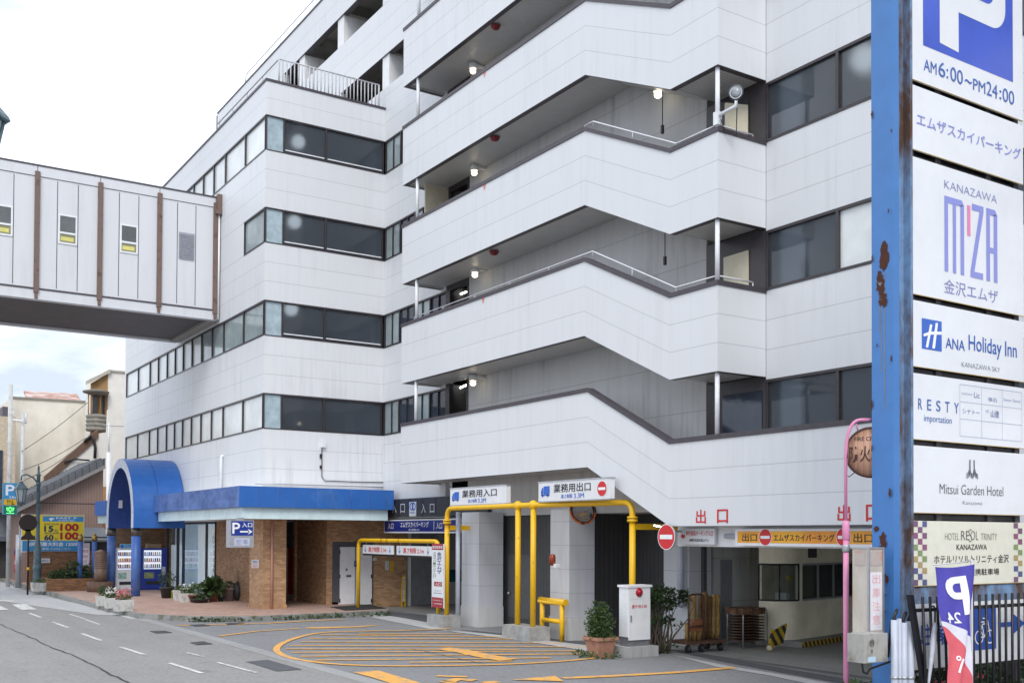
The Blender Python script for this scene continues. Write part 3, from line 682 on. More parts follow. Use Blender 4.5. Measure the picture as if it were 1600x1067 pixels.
# ------------------------------------------------------------------ ground
def asphalt(name, col, var=.18, spk=.25):
    M = bpy.data.materials.new(name); M.use_nodes = True; nt = M.node_tree; b = nt.nodes['Principled BSDF']; L = nt.links.new
    b.inputs['Roughness'].default_value = .85; b.inputs['Specular IOR Level'].default_value = .3
    tc = N(nt, 'ShaderNodeTexCoord')
    def noise(s, d=5, r=.6):
        n = N(nt, 'ShaderNodeTexNoise'); n.inputs['Scale'].default_value = s; n.inputs['Detail'].default_value = d; n.inputs['Roughness'].default_value = r; L(tc.outputs['Object'], n.inputs['Vector']); return n.outputs[0]
    def streak(sx, sy, d=4):
        m_ = N(nt, 'ShaderNodeMapping'); m_.inputs['Scale'].default_value = (sx, sy, 1); L(tc.outputs['Object'], m_.inputs[0])
        n = N(nt, 'ShaderNodeTexNoise'); n.inputs['Scale'].default_value = 1; n.inputs['Detail'].default_value = d; n.inputs['Roughness'].default_value = .6; L(m_.outputs[0], n.inputs['Vector']); return n.outputs[0]
    def rng(x, lo, hi):
        r = N(nt, 'ShaderNodeMapRange'); r.inputs[1].default_value = lo; r.inputs[2].default_value = hi; L(x, r.inputs[0]); return r.outputs[0]
    a = noise(.35); f = noise(11, 5, .85); g = noise(1.7, 6, .7); st = streak(1.6, .12)
    c = mixc(nt, a, tuple(x*(1-var) for x in col), tuple(x*(1+var) for x in col))
    c = mixc(nt, mth(nt, 'MULTIPLY', rng(st, .45, .7), .30), c, tuple(x*.62 for x in col))
    c = mixc(nt, mth(nt, 'MULTIPLY', rng(f, .42, .62), spk*1.5), c, tuple(min(1, x*1.55) for x in col))
    c = mixc(nt, mth(nt, 'MULTIPLY', rng(f, .47, .32), .6), c, tuple(x*.5 for x in col))
    c = mixc(nt, mth(nt, 'MULTIPLY', rng(g, .54, .72), .35), c, tuple(x*.55 for x in col))
    oil = noise(.9, 3, .5); c = mixc(nt, mth(nt, 'MULTIPLY', rng(oil, .66, .74), .4), c, tuple(x*.4 for x in col))
    L(c, b.inputs['Base Color'])
    bp = N(nt, 'ShaderNodeBump'); bp.inputs['Strength'].default_value = .35; bp.inputs['Distance'].default_value = .01; L(f, bp.inputs['Height']); L(bp.outputs[0], b.inputs['Normal'])
    return M
ASPH = asphalt('road_asphalt', (.27,.26,.252)); ASPH2 = asphalt('forecourt_asphalt', (.225,.225,.23)); ASPHD = asphalt('dark_asphalt', (.10,.102,.11)); CONCF = asphalt('concrete_floor', (.33,.325,.31), .2, .1); CONCL = asphalt('pale_concrete', (.46,.46,.46), .12, .1)
def sheet(name, pts, z, m, px=False):
    mb = MB(); q = [at(p[0], p[1], Z=z) if px else V3((p[0], p[1], z)) for p in pts]
    a = sum(q[i].x*q[(i+1)%len(q)].y-q[(i+1)%len(q)].x*q[i].y for i in range(len(q)))
    if a < 0: q = q[::-1]
    mb.poly(q); return struct(mb.build(name, m))
sheet('ground', [(-400,-300), (500,-300), (500,900), (-400,900)], -.012, asphalt('far_ground', (.16,.155,.15)))
sheet('road', [(-1.5,-60), (8.25,-60), (8.25,200), (-1.5,200)], 0, ASPH)
sheet('forecourt', [(8.25,-60), (15.2,-60), (17.1,36), (8.25,36)], -.004, ASPH2)
sheet('garage_floor', [(17.0,2), (30,2), (30,36), (17.0,36)], -.006, CONCF)
sheet('gutter', [(8.25,4), (8.62,4), (8.5,34.6), (8.15,34.6)], .004, asphalt('worn_gutter', (.33,.33,.325), .2, .15))
sheet('gutter', [(8.0,34.6), (8.22,34.6), (8.02,120), (7.85,120)], .006, CONCL)
sheet('road_shoulder', [(0,905), (25,918), (100,938), (150,948), (188,961), (150,960), (95,952), (40,944), (0,938)], .008, CONCL, px=True)
sheet('concrete_strip', [(565,961), (588,957), (690,976), (700,985), (672,982)], .005, CONCL, px=True)
sheet('asphalt_patch', [(586,958), (610,955.5), (690,963), (690,974)], .006, ASPHD, px=True)
sheet('concrete_strip', [(700,984), (790,992), (940,1010), (930,1018), (800,998), (712,987)], .009, CONCL, px=True)
sheet('asphalt_patch', [(715,983), (745,985), (860,996), (935,1004), (945,1010), (800,993)], .006, ASPHD, px=True)
sheet('concrete_strip', [(1050,1022), (1140,1040), (1240,1056), (1340,1075), (1300,1075), (1200,1054), (1120,1041)], .005, CONCL, px=True)
sheet('trench_drain_cover', [(1055,1017), (1075,1017), (1240,1046), (1400,1072), (1400,1082), (1230,1051), (1130,1033)], .006, ASPHD, px=True)
# pavement with kerb
PAVE = brick('red_brick_paving', '#c9a797', '#ad8b7c', '#97877e', .20, .10, .008, grime=.35, bump=.2)
kp = [(7.95,130), (7.98,45), (8.05,38), (8.3,34.6), (9.35,32.75), (11.1,31.85), (13.8,32.0), (15.9,32.3), (16.3,33.2), (16.4,36.0)]
mb = MB(); top = [V3((x, y, .15)) for x, y in kp]
mb.poly([*[V3((x+.12 if i < 4 else x, y+(.12 if 3 <= i < 8 else 0), .15)) for i, (x, y) in enumerate(kp)], V3((19,36,.15)), V3((19,60,.15)), V3((24,130,.15))][::-1] if False else [V3((24,130,.15)), *[V3((x+.1, y+.1, .15)) for x, y in kp], V3((19,36,.15))], 0)
o = mb.build('sidewalk', [PAVE]); struct(o)
mb = MB(); wall_poly(mb, kp, -.01, .155, .16, 1); struct(mb.build('kerb', [patched('mossy_kerb', (.28,.28,.27), (.09,.11,.05), .58, .1, 2.2, .9)]))
# painted lines
ORANGE = patched('worn_orange_paint', '#eeae50', '#a2968a', .57, .09, 4.5, .7)
WPAINT = patched('worn_white_paint', '#dcdcda', '#9b9894', .56, .1, 4, .7)
def stripe(name, pts, wpx, m, z=.010):
    """ribbon along pixel path, width in metres"""
    q = [at(p[0], p[1], Z=z) for p in pts]; mb = MB(); Lf = []; Rt = []
    for i, p in enumerate(q):
        t = (q[min(i+1, len(q)-1)]-q[max(i-1, 0)]); t.z = 0; t.normalize(); n = V3((-t.y, t.x, 0))
        ww = wpx[i] if isinstance(wpx, list) else wpx
        Lf.append(p+n*ww/2); Rt.append(p-n*ww/2)
    for i in range(len(q)-1): mb.poly([Rt[i], Rt[i+1], Lf[i+1], Lf[i]])
    return struct(mb.build(name, m))
def catm(pts, k=5):
    o = []
    for i in range(len(pts)-1):
        p0, p1, p2, p3 = (V3((*pts[max(0, min(len(pts)-1, j))], 0)) for j in (i-1, i, i+1, i+2))
        for s in range(k):
            t = s/k; a = .5*((2*p1)+(p2-p0)*t+(2*p0-5*p1+4*p2-p3)*t*t+(3*p1-p0-3*p2+p3)*t**3); o.append((a.x, a.y))
    o.append(pts[-1]); return o
stripe('lane_marking', catm([(705,981),(640,984),(560,985.5),(500,988),(462,996),(440,1005),(432,1013),(437,1020),(455,1027),(490,1033),(540,1037.5),(620,1039.5),(720,1038.5),(800,1036.5),(880,1032),(930,1027)]), .16, ORANGE, .012)
for a, b in (((455,1003),(545,1001.5)),): pass
HS = [((560,990),(722,989.5)), ((500,991),(792,994)), ((484,996.5),(842,998)), ((470,1002),(878,1004)), ((453,1007.5),(915,1010)), ((446,1013),(812,1014)), ((456,1018.5),(915,1016)), ((470,1024.5),(912,1021)), ((492,1030.5),(860,1027)), ((640,1034),(800,1032))]
for a, b in HS: stripe('lane_marking', [a, ((a[0]+b[0])/2, (a[1]+b[1])/2), b], .15, ORANGE)
stripe('lane_marking', catm([(690,1012),(720,1016),(748,1022),(775,1027),(795,1030)]), [.5]*21, ORANGE, .014)
stripe('lane_marking', [(276,976.5),(320,975.5),(420,973),(470,970),(535,967)], .2, ORANGE)
stripe('lane_marking', [(342,993),(400,985.5),(470,981)], .15, ORANGE); stripe('lane_marking', [(478,980.5),(500,980),(560,978.5),(590,976)], [.3,.5,.3,.1], ORANGE)
stripe('lane_marking', [(572,1048),(600,1056),(640,1068),(690,1083)], [.55,.5,.5,.5], ORANGE)
stripe('lane_marking', [(880,1058.5),(960,1055),(1050,1050),(1100,1046),(1147,1042)], .24, ORANGE)
sheet('lane_marking', [(798,1061),(868,1055),(878,1062),(880,1063.5)], .012, ORANGE, px=True)
stripe('lane_marking', [(682,1055),(730,1056.5)], .18, ORANGE); stripe('lane_marking', [(700,1064),(716,1060),(742,1062)], .3, ORANGE); stripe('lane_marking', [(690,1063),(708,1066)], .2, ORANGE); stripe('lane_marking', [(755,1066),(778,1064)], .25, ORANGE)
for q in ([(18,943.5),(40,943),(58,951.5),(34,952.5)], [(-30,945),(2,946.5),(14,952),(-30,953.5)], [(-20,936.5),(22,937.5),(20,939),(-20,938.5)]): sheet('crosswalk_marking', q, .012, WPAINT, px=True)
for a, b in (((45,957),(64,964)), ((82,971),(107,980)), ((128,989),(158,1000)), ((188,1010),(226,1022)), ((265,1035),(316,1051)), ((109,959),(132,966)), ((133,967),(156,975)), ((292,1019),(318,1025)), ((340,1034),(400,1050))): stripe('lane_marking', [a, b], .10 if a[0] != 109 and a[0] != 133 and a[0] < 290 else .08, WPAINT)
CRK = mat('crack_filler', (.035,.035,.036), .7)
pts = [(0,974),(25,985),(40,991),(70,1006),(95,1016),(125,1028),(150,1040),(175,1053),(205,1068)]
stripe('road_crack', [(x+random.uniform(-2,2), y+random.uniform(-1,1)) for x, y in catm(pts, 4)], [random.uniform(.02,.05) for _ in range(33)], CRK)
stripe('road_crack', catm([(640,1012),(690,1022),(740,1033),(760,1036)], 4), .02, CRK, .016)
stripe('road_crack', catm([(540,989),(640,985.5),(700,982)], 4), .05, mat('moss', (.07,.075,.04), .9, var=.4), .016)
# drain covers
GRATE = ribbed('iron_grate', (.06,.06,.062), .05, 'U', .6, .6, .8, .2)
for i, (q, lb) in enumerate(((((297,1003),(318,1001),(332,1005),(308,1006.5)), 'small iron drain grate in the gutter nearest the dashed line'), (((234,985),(258,984.5),(269,987.5),(244,988.5)), 'small iron drain grate in the gutter farther up the street'), (((296,975.5),(318,974.5),(328,976.5),(305,977.5)), 'narrow iron grate left of its twin on the orange line by the kerb'), (((352,973),(380,971.8),(383,973.2),(356,975)), 'narrow iron grate right of its twin on the orange line by the kerb'))):
    mb = MB(); c = [at(x, y, Z=.016) for x, y in q]; mb.prism(c, (0,0,-.02)); tag(mb.build('drain_grate', GRATE, org=c[0]), lb, 'drain grate', 'drain grates along the gutter')
sheet('asphalt_patch', [(384,1033), (418,1030), (472,1045), (433,1048)], .008, ASPHD, px=True)
# ------------------------------------------------------------------ footbridge
YB = 39.9
BR = thing('footbridge', 'white panelled enclosed footbridge crossing above the street with brown posts', 'footbridge', (3, 43, 0))
mb = MB(); mb.box(-14, 12.36, YB, YB+5.85, 11.3, 15.25, 0)
xs = [12.2-2.106*i for i in range(12)]
for i, x in enumerate(xs):
    mb.box(x-.75-.012, x-.75+.012, YB-.006, YB, 11.38, 15.2, 1); mb.box(x-1.44-.012, x-1.44+.012, YB-.006, YB, 11.38, 15.2, 1)
mb.build('side_wall', [BRIDGEW, TRIM], BR)
mb = MB(); mb.box(-14, 12.36, YB-.03, YB+5.88, 15.27, 15.62, 0); mb.box(-14, 12.36, YB-.05, YB+5.9, 15.62, 15.68, 1)
for x in xs: mb.box(x-.01, x+.01, YB-.036, YB-.03, 15.28, 15.6, 1)
mb.build('roof_edge', [BRIDGEW, TRIM], BR)
mb = MB(); mb.box(-14, 12.3, YB-.02, YB+.3, 10.92, 11.26, 0); mb.box(-14, 12.3, YB+5.5, YB+5.8, 10.92, 11.26, 0); mb.box(-14, 12.36, YB-.04, YB+.02, 11.26, 11.32, 1); mb.build('edge_beam', [BRIDGEW, TRIM], BR)
mb = MB(); mb.box(-14, 12.3, YB+.3, YB+5.5, 11.0, 11.1); mb.build('underside', ribbed('dark_deck', (.115,.10,.10), .25, 'V', .6, .5, .6, .25), BR)
mb = MB(); mb.box(12.0, 12.34, YB+.3, YB+5.5, 10.9, 11.0); mb.build('end_beam', mat('bridge_end', (.35,.33,.3), .7), BR)
BROWN = patched('rusty_brown_paint', '#756058', '#56392c', .64, .08, 4, .55)
for i, x in enumerate(xs[:9]):
    mb = MB(); mb.box(x-.085, x+.085, YB-.1, YB-.005, 11.15, 15.42); mb.box(x-.05, x+.05, YB-.08, YB-.02, 10.95, 11.15); mb.build('post', BROWN, BR)
    xw = x-1.44
    if i == 0:
        mb = MB(); mb.box(xw+.06, xw+.64, YB-.02, YB-.008, 13.1, 14.1)
        for j in range(14): mb.obox((xw+.08, YB-.02, 13.12+j*.07), (.54,0,0), (0,-.02,-.03), (0,.0,.012))
        mb.build('louvre', mat('grey_louvre', (.34,.35,.40), .4, .3), BR)
    else:
        f = MB(); f.box(xw+.03, xw+.67, YB-.03, YB-.008, 13.0, 13.06); f.box(xw+.03, xw+.67, YB-.03, YB-.008, 14.0, 14.06); f.box(xw+.03, xw+.09, YB-.03, YB-.008, 13.06, 14.0); f.box(xw+.61, xw+.67, YB-.03, YB-.008, 13.06, 14.0); f.box(xw+.09, xw+.61, YB-.04, YB-.008, 13.36, 13.43)
        fo = f.build('window', METALW, BR)
        p = MB(); p.box(xw+.09, xw+.61, YB-.016, YB-.006, 13.43, 14.0); p.build('pane', mat('grey_pane', (.11,.12,.125), .08, 0, .2, 1), fo)
        p = MB(); p.box(xw+.09, xw+.61, YB-.016, YB-.006, 13.06, 13.36, 0); p.box(xw+.12, xw+.55, YB-.02, YB-.016, 13.12, 13.26, 1); p.build('blind', [mat('dim_blind', '#8d8d6c', .6), mat('yellow_blind', '#d9d27c', .6)], fo)
mb = MB(); mb.box(12.22, 12.42, YB-.2, YB-.02, 15.1, 15.75); mb.box(12.15, 12.55, YB-.22, YB-.02, 14.98, 15.12); mb.build('bracket', BROWN, BR)
mb = MB(); mb.cyl((12.32, YB-.06, 10.95), (12.32, YB-.06, 15.0), .05); mb.build('downpipe', PALE, BR)
# ------------------------------------------------------------------ blue barrel porch
AR = thing('entrance_porch', 'blue barrel-vaulted porch with pale rim standing on blue round columns', 'porch', (11, 46.7, 0))
XA = 10.3; yc = 46.75; ro = 2.5; zs = 3.42
def arc(r, n=24, h=1.0): return [(yc-r*cos(pi*i/n), zs+r*h*sin(pi*i/n)) for i in range(n+1)]
mb = MB(); a = [(yc-ro, 2.95)]+arc(ro)+[(yc+ro, 2.95)]; b = [(yc-ro+.40, 2.95)]+arc(ro-.40)+[(yc+ro-.40, 2.95)]
k = len(a)
for i in range(k-1):
    (y0, z0), (y1, z1) = a[i], a[i+1]; (v0, w0), (v1, w1) = b[i], b[i+1]
    mb.poly([(XA,v0,w0), (XA,v1,w1), (XA,y1,z1), (XA,y0,z0)], 1)
    mb.poly([(XA,y0,z0), (XA,y1,z1), (12.38,y1,z1), (12.38,y0,z0)], 0, None, True)
    mb.poly([(XA,v1,w1), (XA,v0,w0), (12.38,v0,w0), (12.38,v1,w1)], 2, None, True)
for s in (0, k-1):
    (y0, z0), (v0, w0) = a[s], b[s]; q = [(XA,y0,z0), (12.38,y0,z0), (12.38,v0,w0), (XA,v0,w0)]; mb.poly(q if s else q[::-1], 0)
RIMW = mat('porch_rim', '#c9d0e0', .4, var=.15)
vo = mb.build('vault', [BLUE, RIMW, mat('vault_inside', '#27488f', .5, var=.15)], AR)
mb = MB(); aa = arc(ro+.012)
for i in range(len(aa)-1): mb.poly([(XA+1.0,aa[i][0],aa[i][1]), (XA+1.0,aa[i+1][0],aa[i+1][1]), (XA+1.02,aa[i+1][0],aa[i+1][1]), (XA+1.02,aa[i][0],aa[i][1])])
mb.build('seam', mat('seam_navy', '#23408a'), vo)
for y in (at(212, 900, X=XA+.22).y, at(173.5, 900, X=XA+.22).y):
    for x in (XA+.22,):
        mb = MB(); mb.cyl((x, y, .14), (x, y, 2.62), .185, n=20); c = mb.build('column', patched('column_blue', '#3f66ad', '#6f86b4', .6, .15, 1.2, .45), AR)
        mb = MB(); mb.cyl((x, y, 2.62), (x, y, 2.96), .19, n=20); mb.build('collar', mat('bronze_collar', '#6e675f', .35, .7, .2), c)
mb = MB(); mb.box(XA+1.6, XA+1.75, yc-ro+.6, yc-ro+.8, 3.6, 3.85); mb.build('spotlight', METALW, AR)
mb = MB(); mb.box(XA+.4, XA+.55, yc+ro-.36-.22, yc+ro-.36, 3.85, 4.2); mb.build('spotlight', METALW, AR)
# two blue bollard posts and notice board
for px_, lb in ((125, 'left blue post with a brass cap beside the notice board'), (147, 'right blue post with a brass cap beside the brown ribbed drum')):
    t = thing('blue_post', lb, 'post', at(px_, 899, Y=50.9).xy.to_3d()+V3((0,0,.14)), 'blue posts by the notice board')
    x, y = t.location.x, t.location.y
    mb = MB(); mb.cyl((x,y,.14), (x,y,2.38), .115, n=16); mb.build('shaft', MATS['column_blue'], t)
    mb = MB(); mb.cyl((x,y,2.35), (x,y,2.62), .12, n=16); mb.ball((x,y,2.66), .07, 10); mb.build('cap', mat('brass', '#a98d4e', .3, .8), t)
# ------------------------------------------------------------------ gates and entrance signs
def gpt(px, py, z=0): return at(px, py, Z=z)
GREYC = mat('concrete_block', (.36,.36,.35), .85, 0, .2, 4, .3, 30)
XG = 15.25
def px2(x, z_py, X=XG): return at(x, z_py, X=X)
T = thing('height_limit_gate', 'tall yellow pipe gate carrying two white truck signs over the forecourt', 'gate', (XG, 23, 0))
yl, ya, yb, yr = at(698, 900, X=XG).y, at(809, 900, X=XG).y, at(833, 900, X=XG).y, at(988, 900, X=15.66).y; XR = 15.66
zt = 3.50; R_ = .072
mb = MB()
def bend(p0, p1, p2, n=6):
    p0, p1, p2 = V3(p0), V3(p1), V3(p2); return [p0*(1-t)**2+p1*2*t*(1-t)+p2*t*t for t in [i/n for i in range(n+1)]]
mb.tube([(XG,yl,3.1)]+bend((XG,yl,3.2),(XG,yl,zt),(XG,yl-.3,zt))+[(XG,yb,zt),(XR,yr+.35,zt)]+bend((XR,yr+.3,zt),(XR,yr,zt),(XR,yr,3.2))+[(XR,yr,3.1)], R_, 12); mb.build('crossbar', YEL, T)
for y, z0 in ((yl,.3),(ya,.3),(yb,.3),(yr,0)):
    xg_ = XR if y == yr else XG
    mb = MB(); mb.cyl((xg_,y,z0), (xg_,y,3.1 if y in (yl,yr) else zt), R_+.003, n=12)
    if y in (yl, yr): mb.cyl((xg_,y,3.04), (xg_,y,3.10), .125, n=12); mb.cyl((xg_,y,3.12), (xg_,y,3.17), .125, n=12)
    else: mb.ball((XG,y,zt), .13, 12)
    mb.build('upright', YEL, T)
for y in (yl, yr):
    mb = MB(); x1 = 16.4 if y == yl else 17.8; mb.box((XR if y == yr else XG)+.08, x1, y-.03, y+.03, 2.86, 3.0); mb.box(x1-.03, x1, y-.08, y+.08, 2.7, 3.16); mb.build('wall_brace', YEL, T)
S = Sign('X', XG-.02)
B0 = thing('concrete_block', 'small grey concrete footing block under the left yellow gate post', 'block', (XG, yl, 0), 'concrete footings of the yellow gate')
mb = MB(); mb.box(XG-.3, XG+.3, yl-.3, yl+.65, -.02, .36); mb.build('block', GREYC, B0)
B1 = thing('concrete_block', 'grey concrete footing block under the two middle yellow gate posts', 'block', (XG, (ya+yb)/2, 0), 'concrete footings of the yellow gate')
mb = MB(); mb.box(XG-.3, XG+.35, yb-.28, ya+.28, -.02, .36); mb.build('block', GREYC, B1)
WSIGN = mat('sign_white', (.76,.77,.79), .35, 0, .04, 3)
ALU = mat('aluminium_edge', (.5,.5,.52), .35, .7, .1)
def truck(S, mb, r, m):
    u0, v0, u1, v1 = S.rc(r); w, h = u1-u0, v1-v0
    R = lambda a, b, c, d: S.rect(mb, (u0+a*w, v0+b*h, u0+c*w, v0+d*h), .006, m, True)
    R(.32,.28,1,1); R(.0,.28,.28,.62); S.shape(mb, [(u0+.04*w,v0+.62*h), (u0+.28*w,v0+.62*h), (u0+.28*w,v0+.88*h), (u0+.14*w,v0+.88*h)], .006, m, True)
    R(0,.14,1,.26); S.disc(mb, (u0+.2*w,v0+.14*h), .09*w, .006, m, True); S.disc(mb, (u0+.78*w,v0+.14*h), .09*w, .006, m, True)
def noentry(S, mb, c, r, mr, mw, loc=False, h=.006):
    if not loc: c = S.px(*c)
    S.disc(mb, c, r, h, mw, True); S.disc(mb, c, r*.94, h+.003, mr, True); S.rect(mb, (c[0]-r*.72, c[1]-r*.17, c[0]+r*.72, c[1]+r*.17), h+.006, mw, True)
for r, body, lb in (((703.5,764,791,791), '業務用入口', 'white truck entrance sign 業務用入口 standing on the left half of the yellow gate'), ((841.5,753,953,781), '業務用出口', 'white truck exit sign 業務用出口 with a red no-entry disc on the yellow gate')):
    u0, v0, u1, v1 = S.rc(r); v0 = zt+.09; v1 = v0+.47
    t = thing('truck_sign', lb, 'sign', S.P((u0+u1)/2, v0), 'white signs on the yellow gate')
    mb = MB(); S.panel(mb, (u0, v0, u1, v1), .14, 0, True); mb.build('panel', [WSIGN], t)
    mb = MB(); S.panel(mb, (u0-.02, v1, u1+.02, v1+.03), .17, 0, True, .01); S.panel(mb, (u0-.02, v0-.03, u1+.02, v0), .17, 0, True, .01); mb.build('frame', ALU, t)
    w = u1-u0; h = v1-v0
    mb = MB(); f = .56 if '出' in body else .66
    S.text(mb, body, (u0+w*.23, v0+h*.42, u0+w*(.23+f*.93), v0+h*.88), .006, 0, .025, True)
    mb.build('lettering', I_BLK, t)
    mb = MB(); S.text(mb, '高さ制限', (u0+w*.34, v0+h*.1, u0+w*.50, v0+h*.32), .006, 0, .012, True); S.text(mb, '3.3M', (u0+w*.52, v0+h*.08, u0+w*.66, v0+h*.34), .006, 0, .03, True)
    q = S.P(u0+.03*w, v0+.2*h); truck_r = None
    T2 = S; a0, b0, a1, b1 = u0+.04*w, v0+.2*h, u0+.17*w, v0+.8*h
    class _S(Sign): pass
    s2 = Sign('X', S.d); s2.rc = lambda rr: (a0, b0, a1, b1); truck(s2, mb, None, 0)
    mb.build('blue_lettering', I_BLUE, t)
    if '出' in body:
        mb = MB(); noentry(S, mb, (u0+w*.9, v0+h*.5), h*.4, 0, 1, True); mb.build('no_entry_disc', [I_RED, I_WHT], t)
# small gate
xg2 = 15.62
y1, y2 = at(560, 900, X=xg2).y, at(685, 900, X=xg2).y
T = thing('height_limit_gate', 'low yellow pipe gate with two hanging clearance boards before the car entrance', 'gate', (xg2, 31, 0))
mb = MB(); zt2 = at(620, 844.5, X=xg2).z; r2 = .066
mb.tube([(xg2,y1,.1)]+bend((xg2,y1,zt2-.25),(xg2,y1,zt2),(xg2,y1-.25,zt2))+bend((xg2,y2+.25,zt2),(xg2,y2,zt2),(xg2,y2,zt2-.25))+[(xg2,y2,.0)], r2, 12); mb.build('pipe', YEL, T)
mb = MB()
for f in (.33, .4, .55): y = y1+(y2-y1)*f; mb.cyl((xg2,y-.02,zt2), (xg2,y+.02,zt2), r2+.012, n=12)
mb.build('joint', mat('rust_joint', '#8a6a1c', .6), T)
S = Sign('X', xg2+.0)
for i, (f0, f1, lb) in enumerate(((.06,.47,'left hanging clearance board 高さ制限 2.1m with striped lower edge'), (.51,.93,'right hanging clearance board 高さ制限 2.1m next to the tall narrow signboard'))):
    u0, u1 = -(y1+(y2-y1)*f0), -(y1+(y2-y1)*f1); v1 = zt2-.16; v0 = v1-.36
    t = thing('clearance_board', lb, 'sign', S.P((u0+u1)/2, v0), 'clearance boards hanging from the low gate')
    mb = MB(); S.panel(mb, (u0, v0+.06, u1, v1), .03, 0, True); mb.build('panel', WSIGN, t)
    mb = MB(); S.panel(mb, (u0, v0, u1, v0+.06), .04, 0, True); mb.build('rubber_edge', BLACK, t)
    mb = MB(); w = u1-u0; S.text(mb, '高さ制限 2.1m', (u0+w*.2, v0+.12, u0+w*.78, v1-.06), .005, 0, .03, True); mb.build('lettering', I_RED, t)
    mb = MB()
    for q in (.09, .89): S.text(mb, '↓', (u0+w*(q-.03), v0+.1, u0+w*(q+.03), v1-.04), .005, 0, .02, True)
    mb.build('arrow', I_BLUE, t)
    mb = MB()
    for q in (.12, .88): mb.cyl(S.P(u0+w*q, v1), S.P(u0+w*q, zt2), .012, n=6)
    mb.build('hanger', STEEL, t)
# tall narrow signboard
S = Sign('X', 15.05)
t = thing('signboard', 'tall narrow white and maroon parking entrance board leaning by the yellow posts', 'sign', S.P(*S.px(684, 962)))
mb = MB(); q = S.panel(mb, (675,849,692.5,950), .05); mb.build('panel', WSIGN, t)
MAROON = mat('maroon', '#a02a38', .4, 0, .05)
for r in ((675,849,692.5,859), (678.5,908,690.5,916), (675,932,692.5,950)):
    mb = MB(); S.rect(mb, r); mb.build('band', MAROON, t)
mb = MB(); S.text(mb, '指定駐車場', (676,852,691.5,857), .006, 0, .02); S.text(mb, '入口', (680.5,909.5,688.5,914.5), .006, 0, .03); S.text(mb, '提携駐車場', (677,936,691,939), .006); S.text(mb, '24時間', (678,941,690,944.5), .006); mb.build('white_lettering', I_WHT, t)
mb = MB(); S.vtext(mb, '金沢エムザ', (683,862,690,897), .005, 0, .02); S.text(mb, 'スカイ', (679,921,689,924), .005); S.rect(mb, (677.5,926,690.5,926.6)); mb.build('lettering', I_NAVY, t)
mb = MB(); S.vtext(mb, 'スカイパーキング入口', (677,862,681,902), .005, 0, .01); mb.build('green_lettering', ink('green', '#5f7d55'), t)
# dark entrance fascia and blue sign
S = Sign('X', XM-.15)
t = thing('entrance_fascia', 'dark grey entrance fascia lettered 入口 twice above the car entrance', 'sign', S.P(*S.px(650, 806)))
mb = MB(); u = S.rc((597,781,702,808)); S.panel(mb, (u[0]-.05, 3.34, -27.3, 3.98), .15, 0, True); mb.build('panel', ribbed('fascia_dark', (.045,.045,.05), .9, 'U', .45, .3, .6, .2), t)
mb = MB()
for a, ch in ((613.5,'入'),(626.5,'口'),(659,'入'),(672.5,'口')): 
    S.text(mb, ch, (a, 787, a+7, 801), .02, 0, .02)
mb.build('lettering', mat('raised_white', '#c8cad0', .4), t)
mb = MB(); S.panel(mb, (640,784,650.5,806), .01, h=.012); mb.build('badge', WSIGN, t)
mb = MB(); c = S.px(643.7, 791); S.ring(mb, c, .14, .05, .02); c = S.px(647, 791); S.ring(mb, c, .14, .05, .02); S.text(mb, 'PARKING', (641.5,799,649,802), .02); mb.build('badge_mark', I_BLUE, t)
S = Sign('X', XM-.2)
t = thing('entrance_sign', 'blue lit sign エムザスカイパーキング with 入口 at both ends under the dark fascia', 'sign', S.P(*S.px(650, 832)))
u = S.rc((600,811.5,702,832.5)); ue = -28.9
mb = MB(); S.panel(mb, (u[0], 2.78, ue, 3.25), .16, 0, True); mb.build('box', WSIGN, t)
mb = MB(); S.rect(mb, (u[0]+.05, 2.83, ue-.05, 3.21), .003, 0, True); mb.build('face', mat('sign_blue', '#22307f', .3, 0, .08), t)
mb = MB(); S.text(mb, '入口', (606.5,817,615,826), .007, 0, .02); S.text(mb, 'エムザスカイパーキング', (626,815,670,823.5), .007, 0, .03); S.text(mb, '高さ制限2.1M', (639,825.5,655,829), .007, 0, .01); S.text(mb, '入口', (682,816,691,826), .007, 0, .02); S.rect(mb, (678,814,678.5,828), .007); mb.build('lettering', I_WHT, t)
# low yellow guard rail in front of the second column
T = thing('guard_rail', 'short yellow tubular guard rail at the foot of the second column', 'railing', (15.4, 22, 0))
a, b = at(850, 990, X=15.45), at(878, 990, X=15.45)
xa_, xb_ = 15.75, 15.35
pA, pB = V3((_c2.x-.2, at(847, 995, X=_c2.x-.2).y, 0)), V3((_c2.x-.2, at(878, 999, X=_c2.x-.2).y, 0))
mb = MB(); d = (pB-pA); 
mb.tube([pA+V3((.15,.25,1.0)), pA+V3((-.03,.03,1.02)), pA+V3((0,0,1.0))-d*.12, pB+V3((0,0,1.0))+d*.18], .085, 10); mb.build('top_rail', YEL, T)
mb = MB(); mb.tube([pA+V3((0,0,.5))-d*.05, pB+V3((0,0,.5))+d*.05], .06, 10); mb.build('mid_rail', YEL, T)
for p in (pA, pB): mb = MB(); mb.cyl(p-V3((0,0,.02)), p+V3((0,0,1.0)), .065, n=10); mb.build('post', YEL, T)
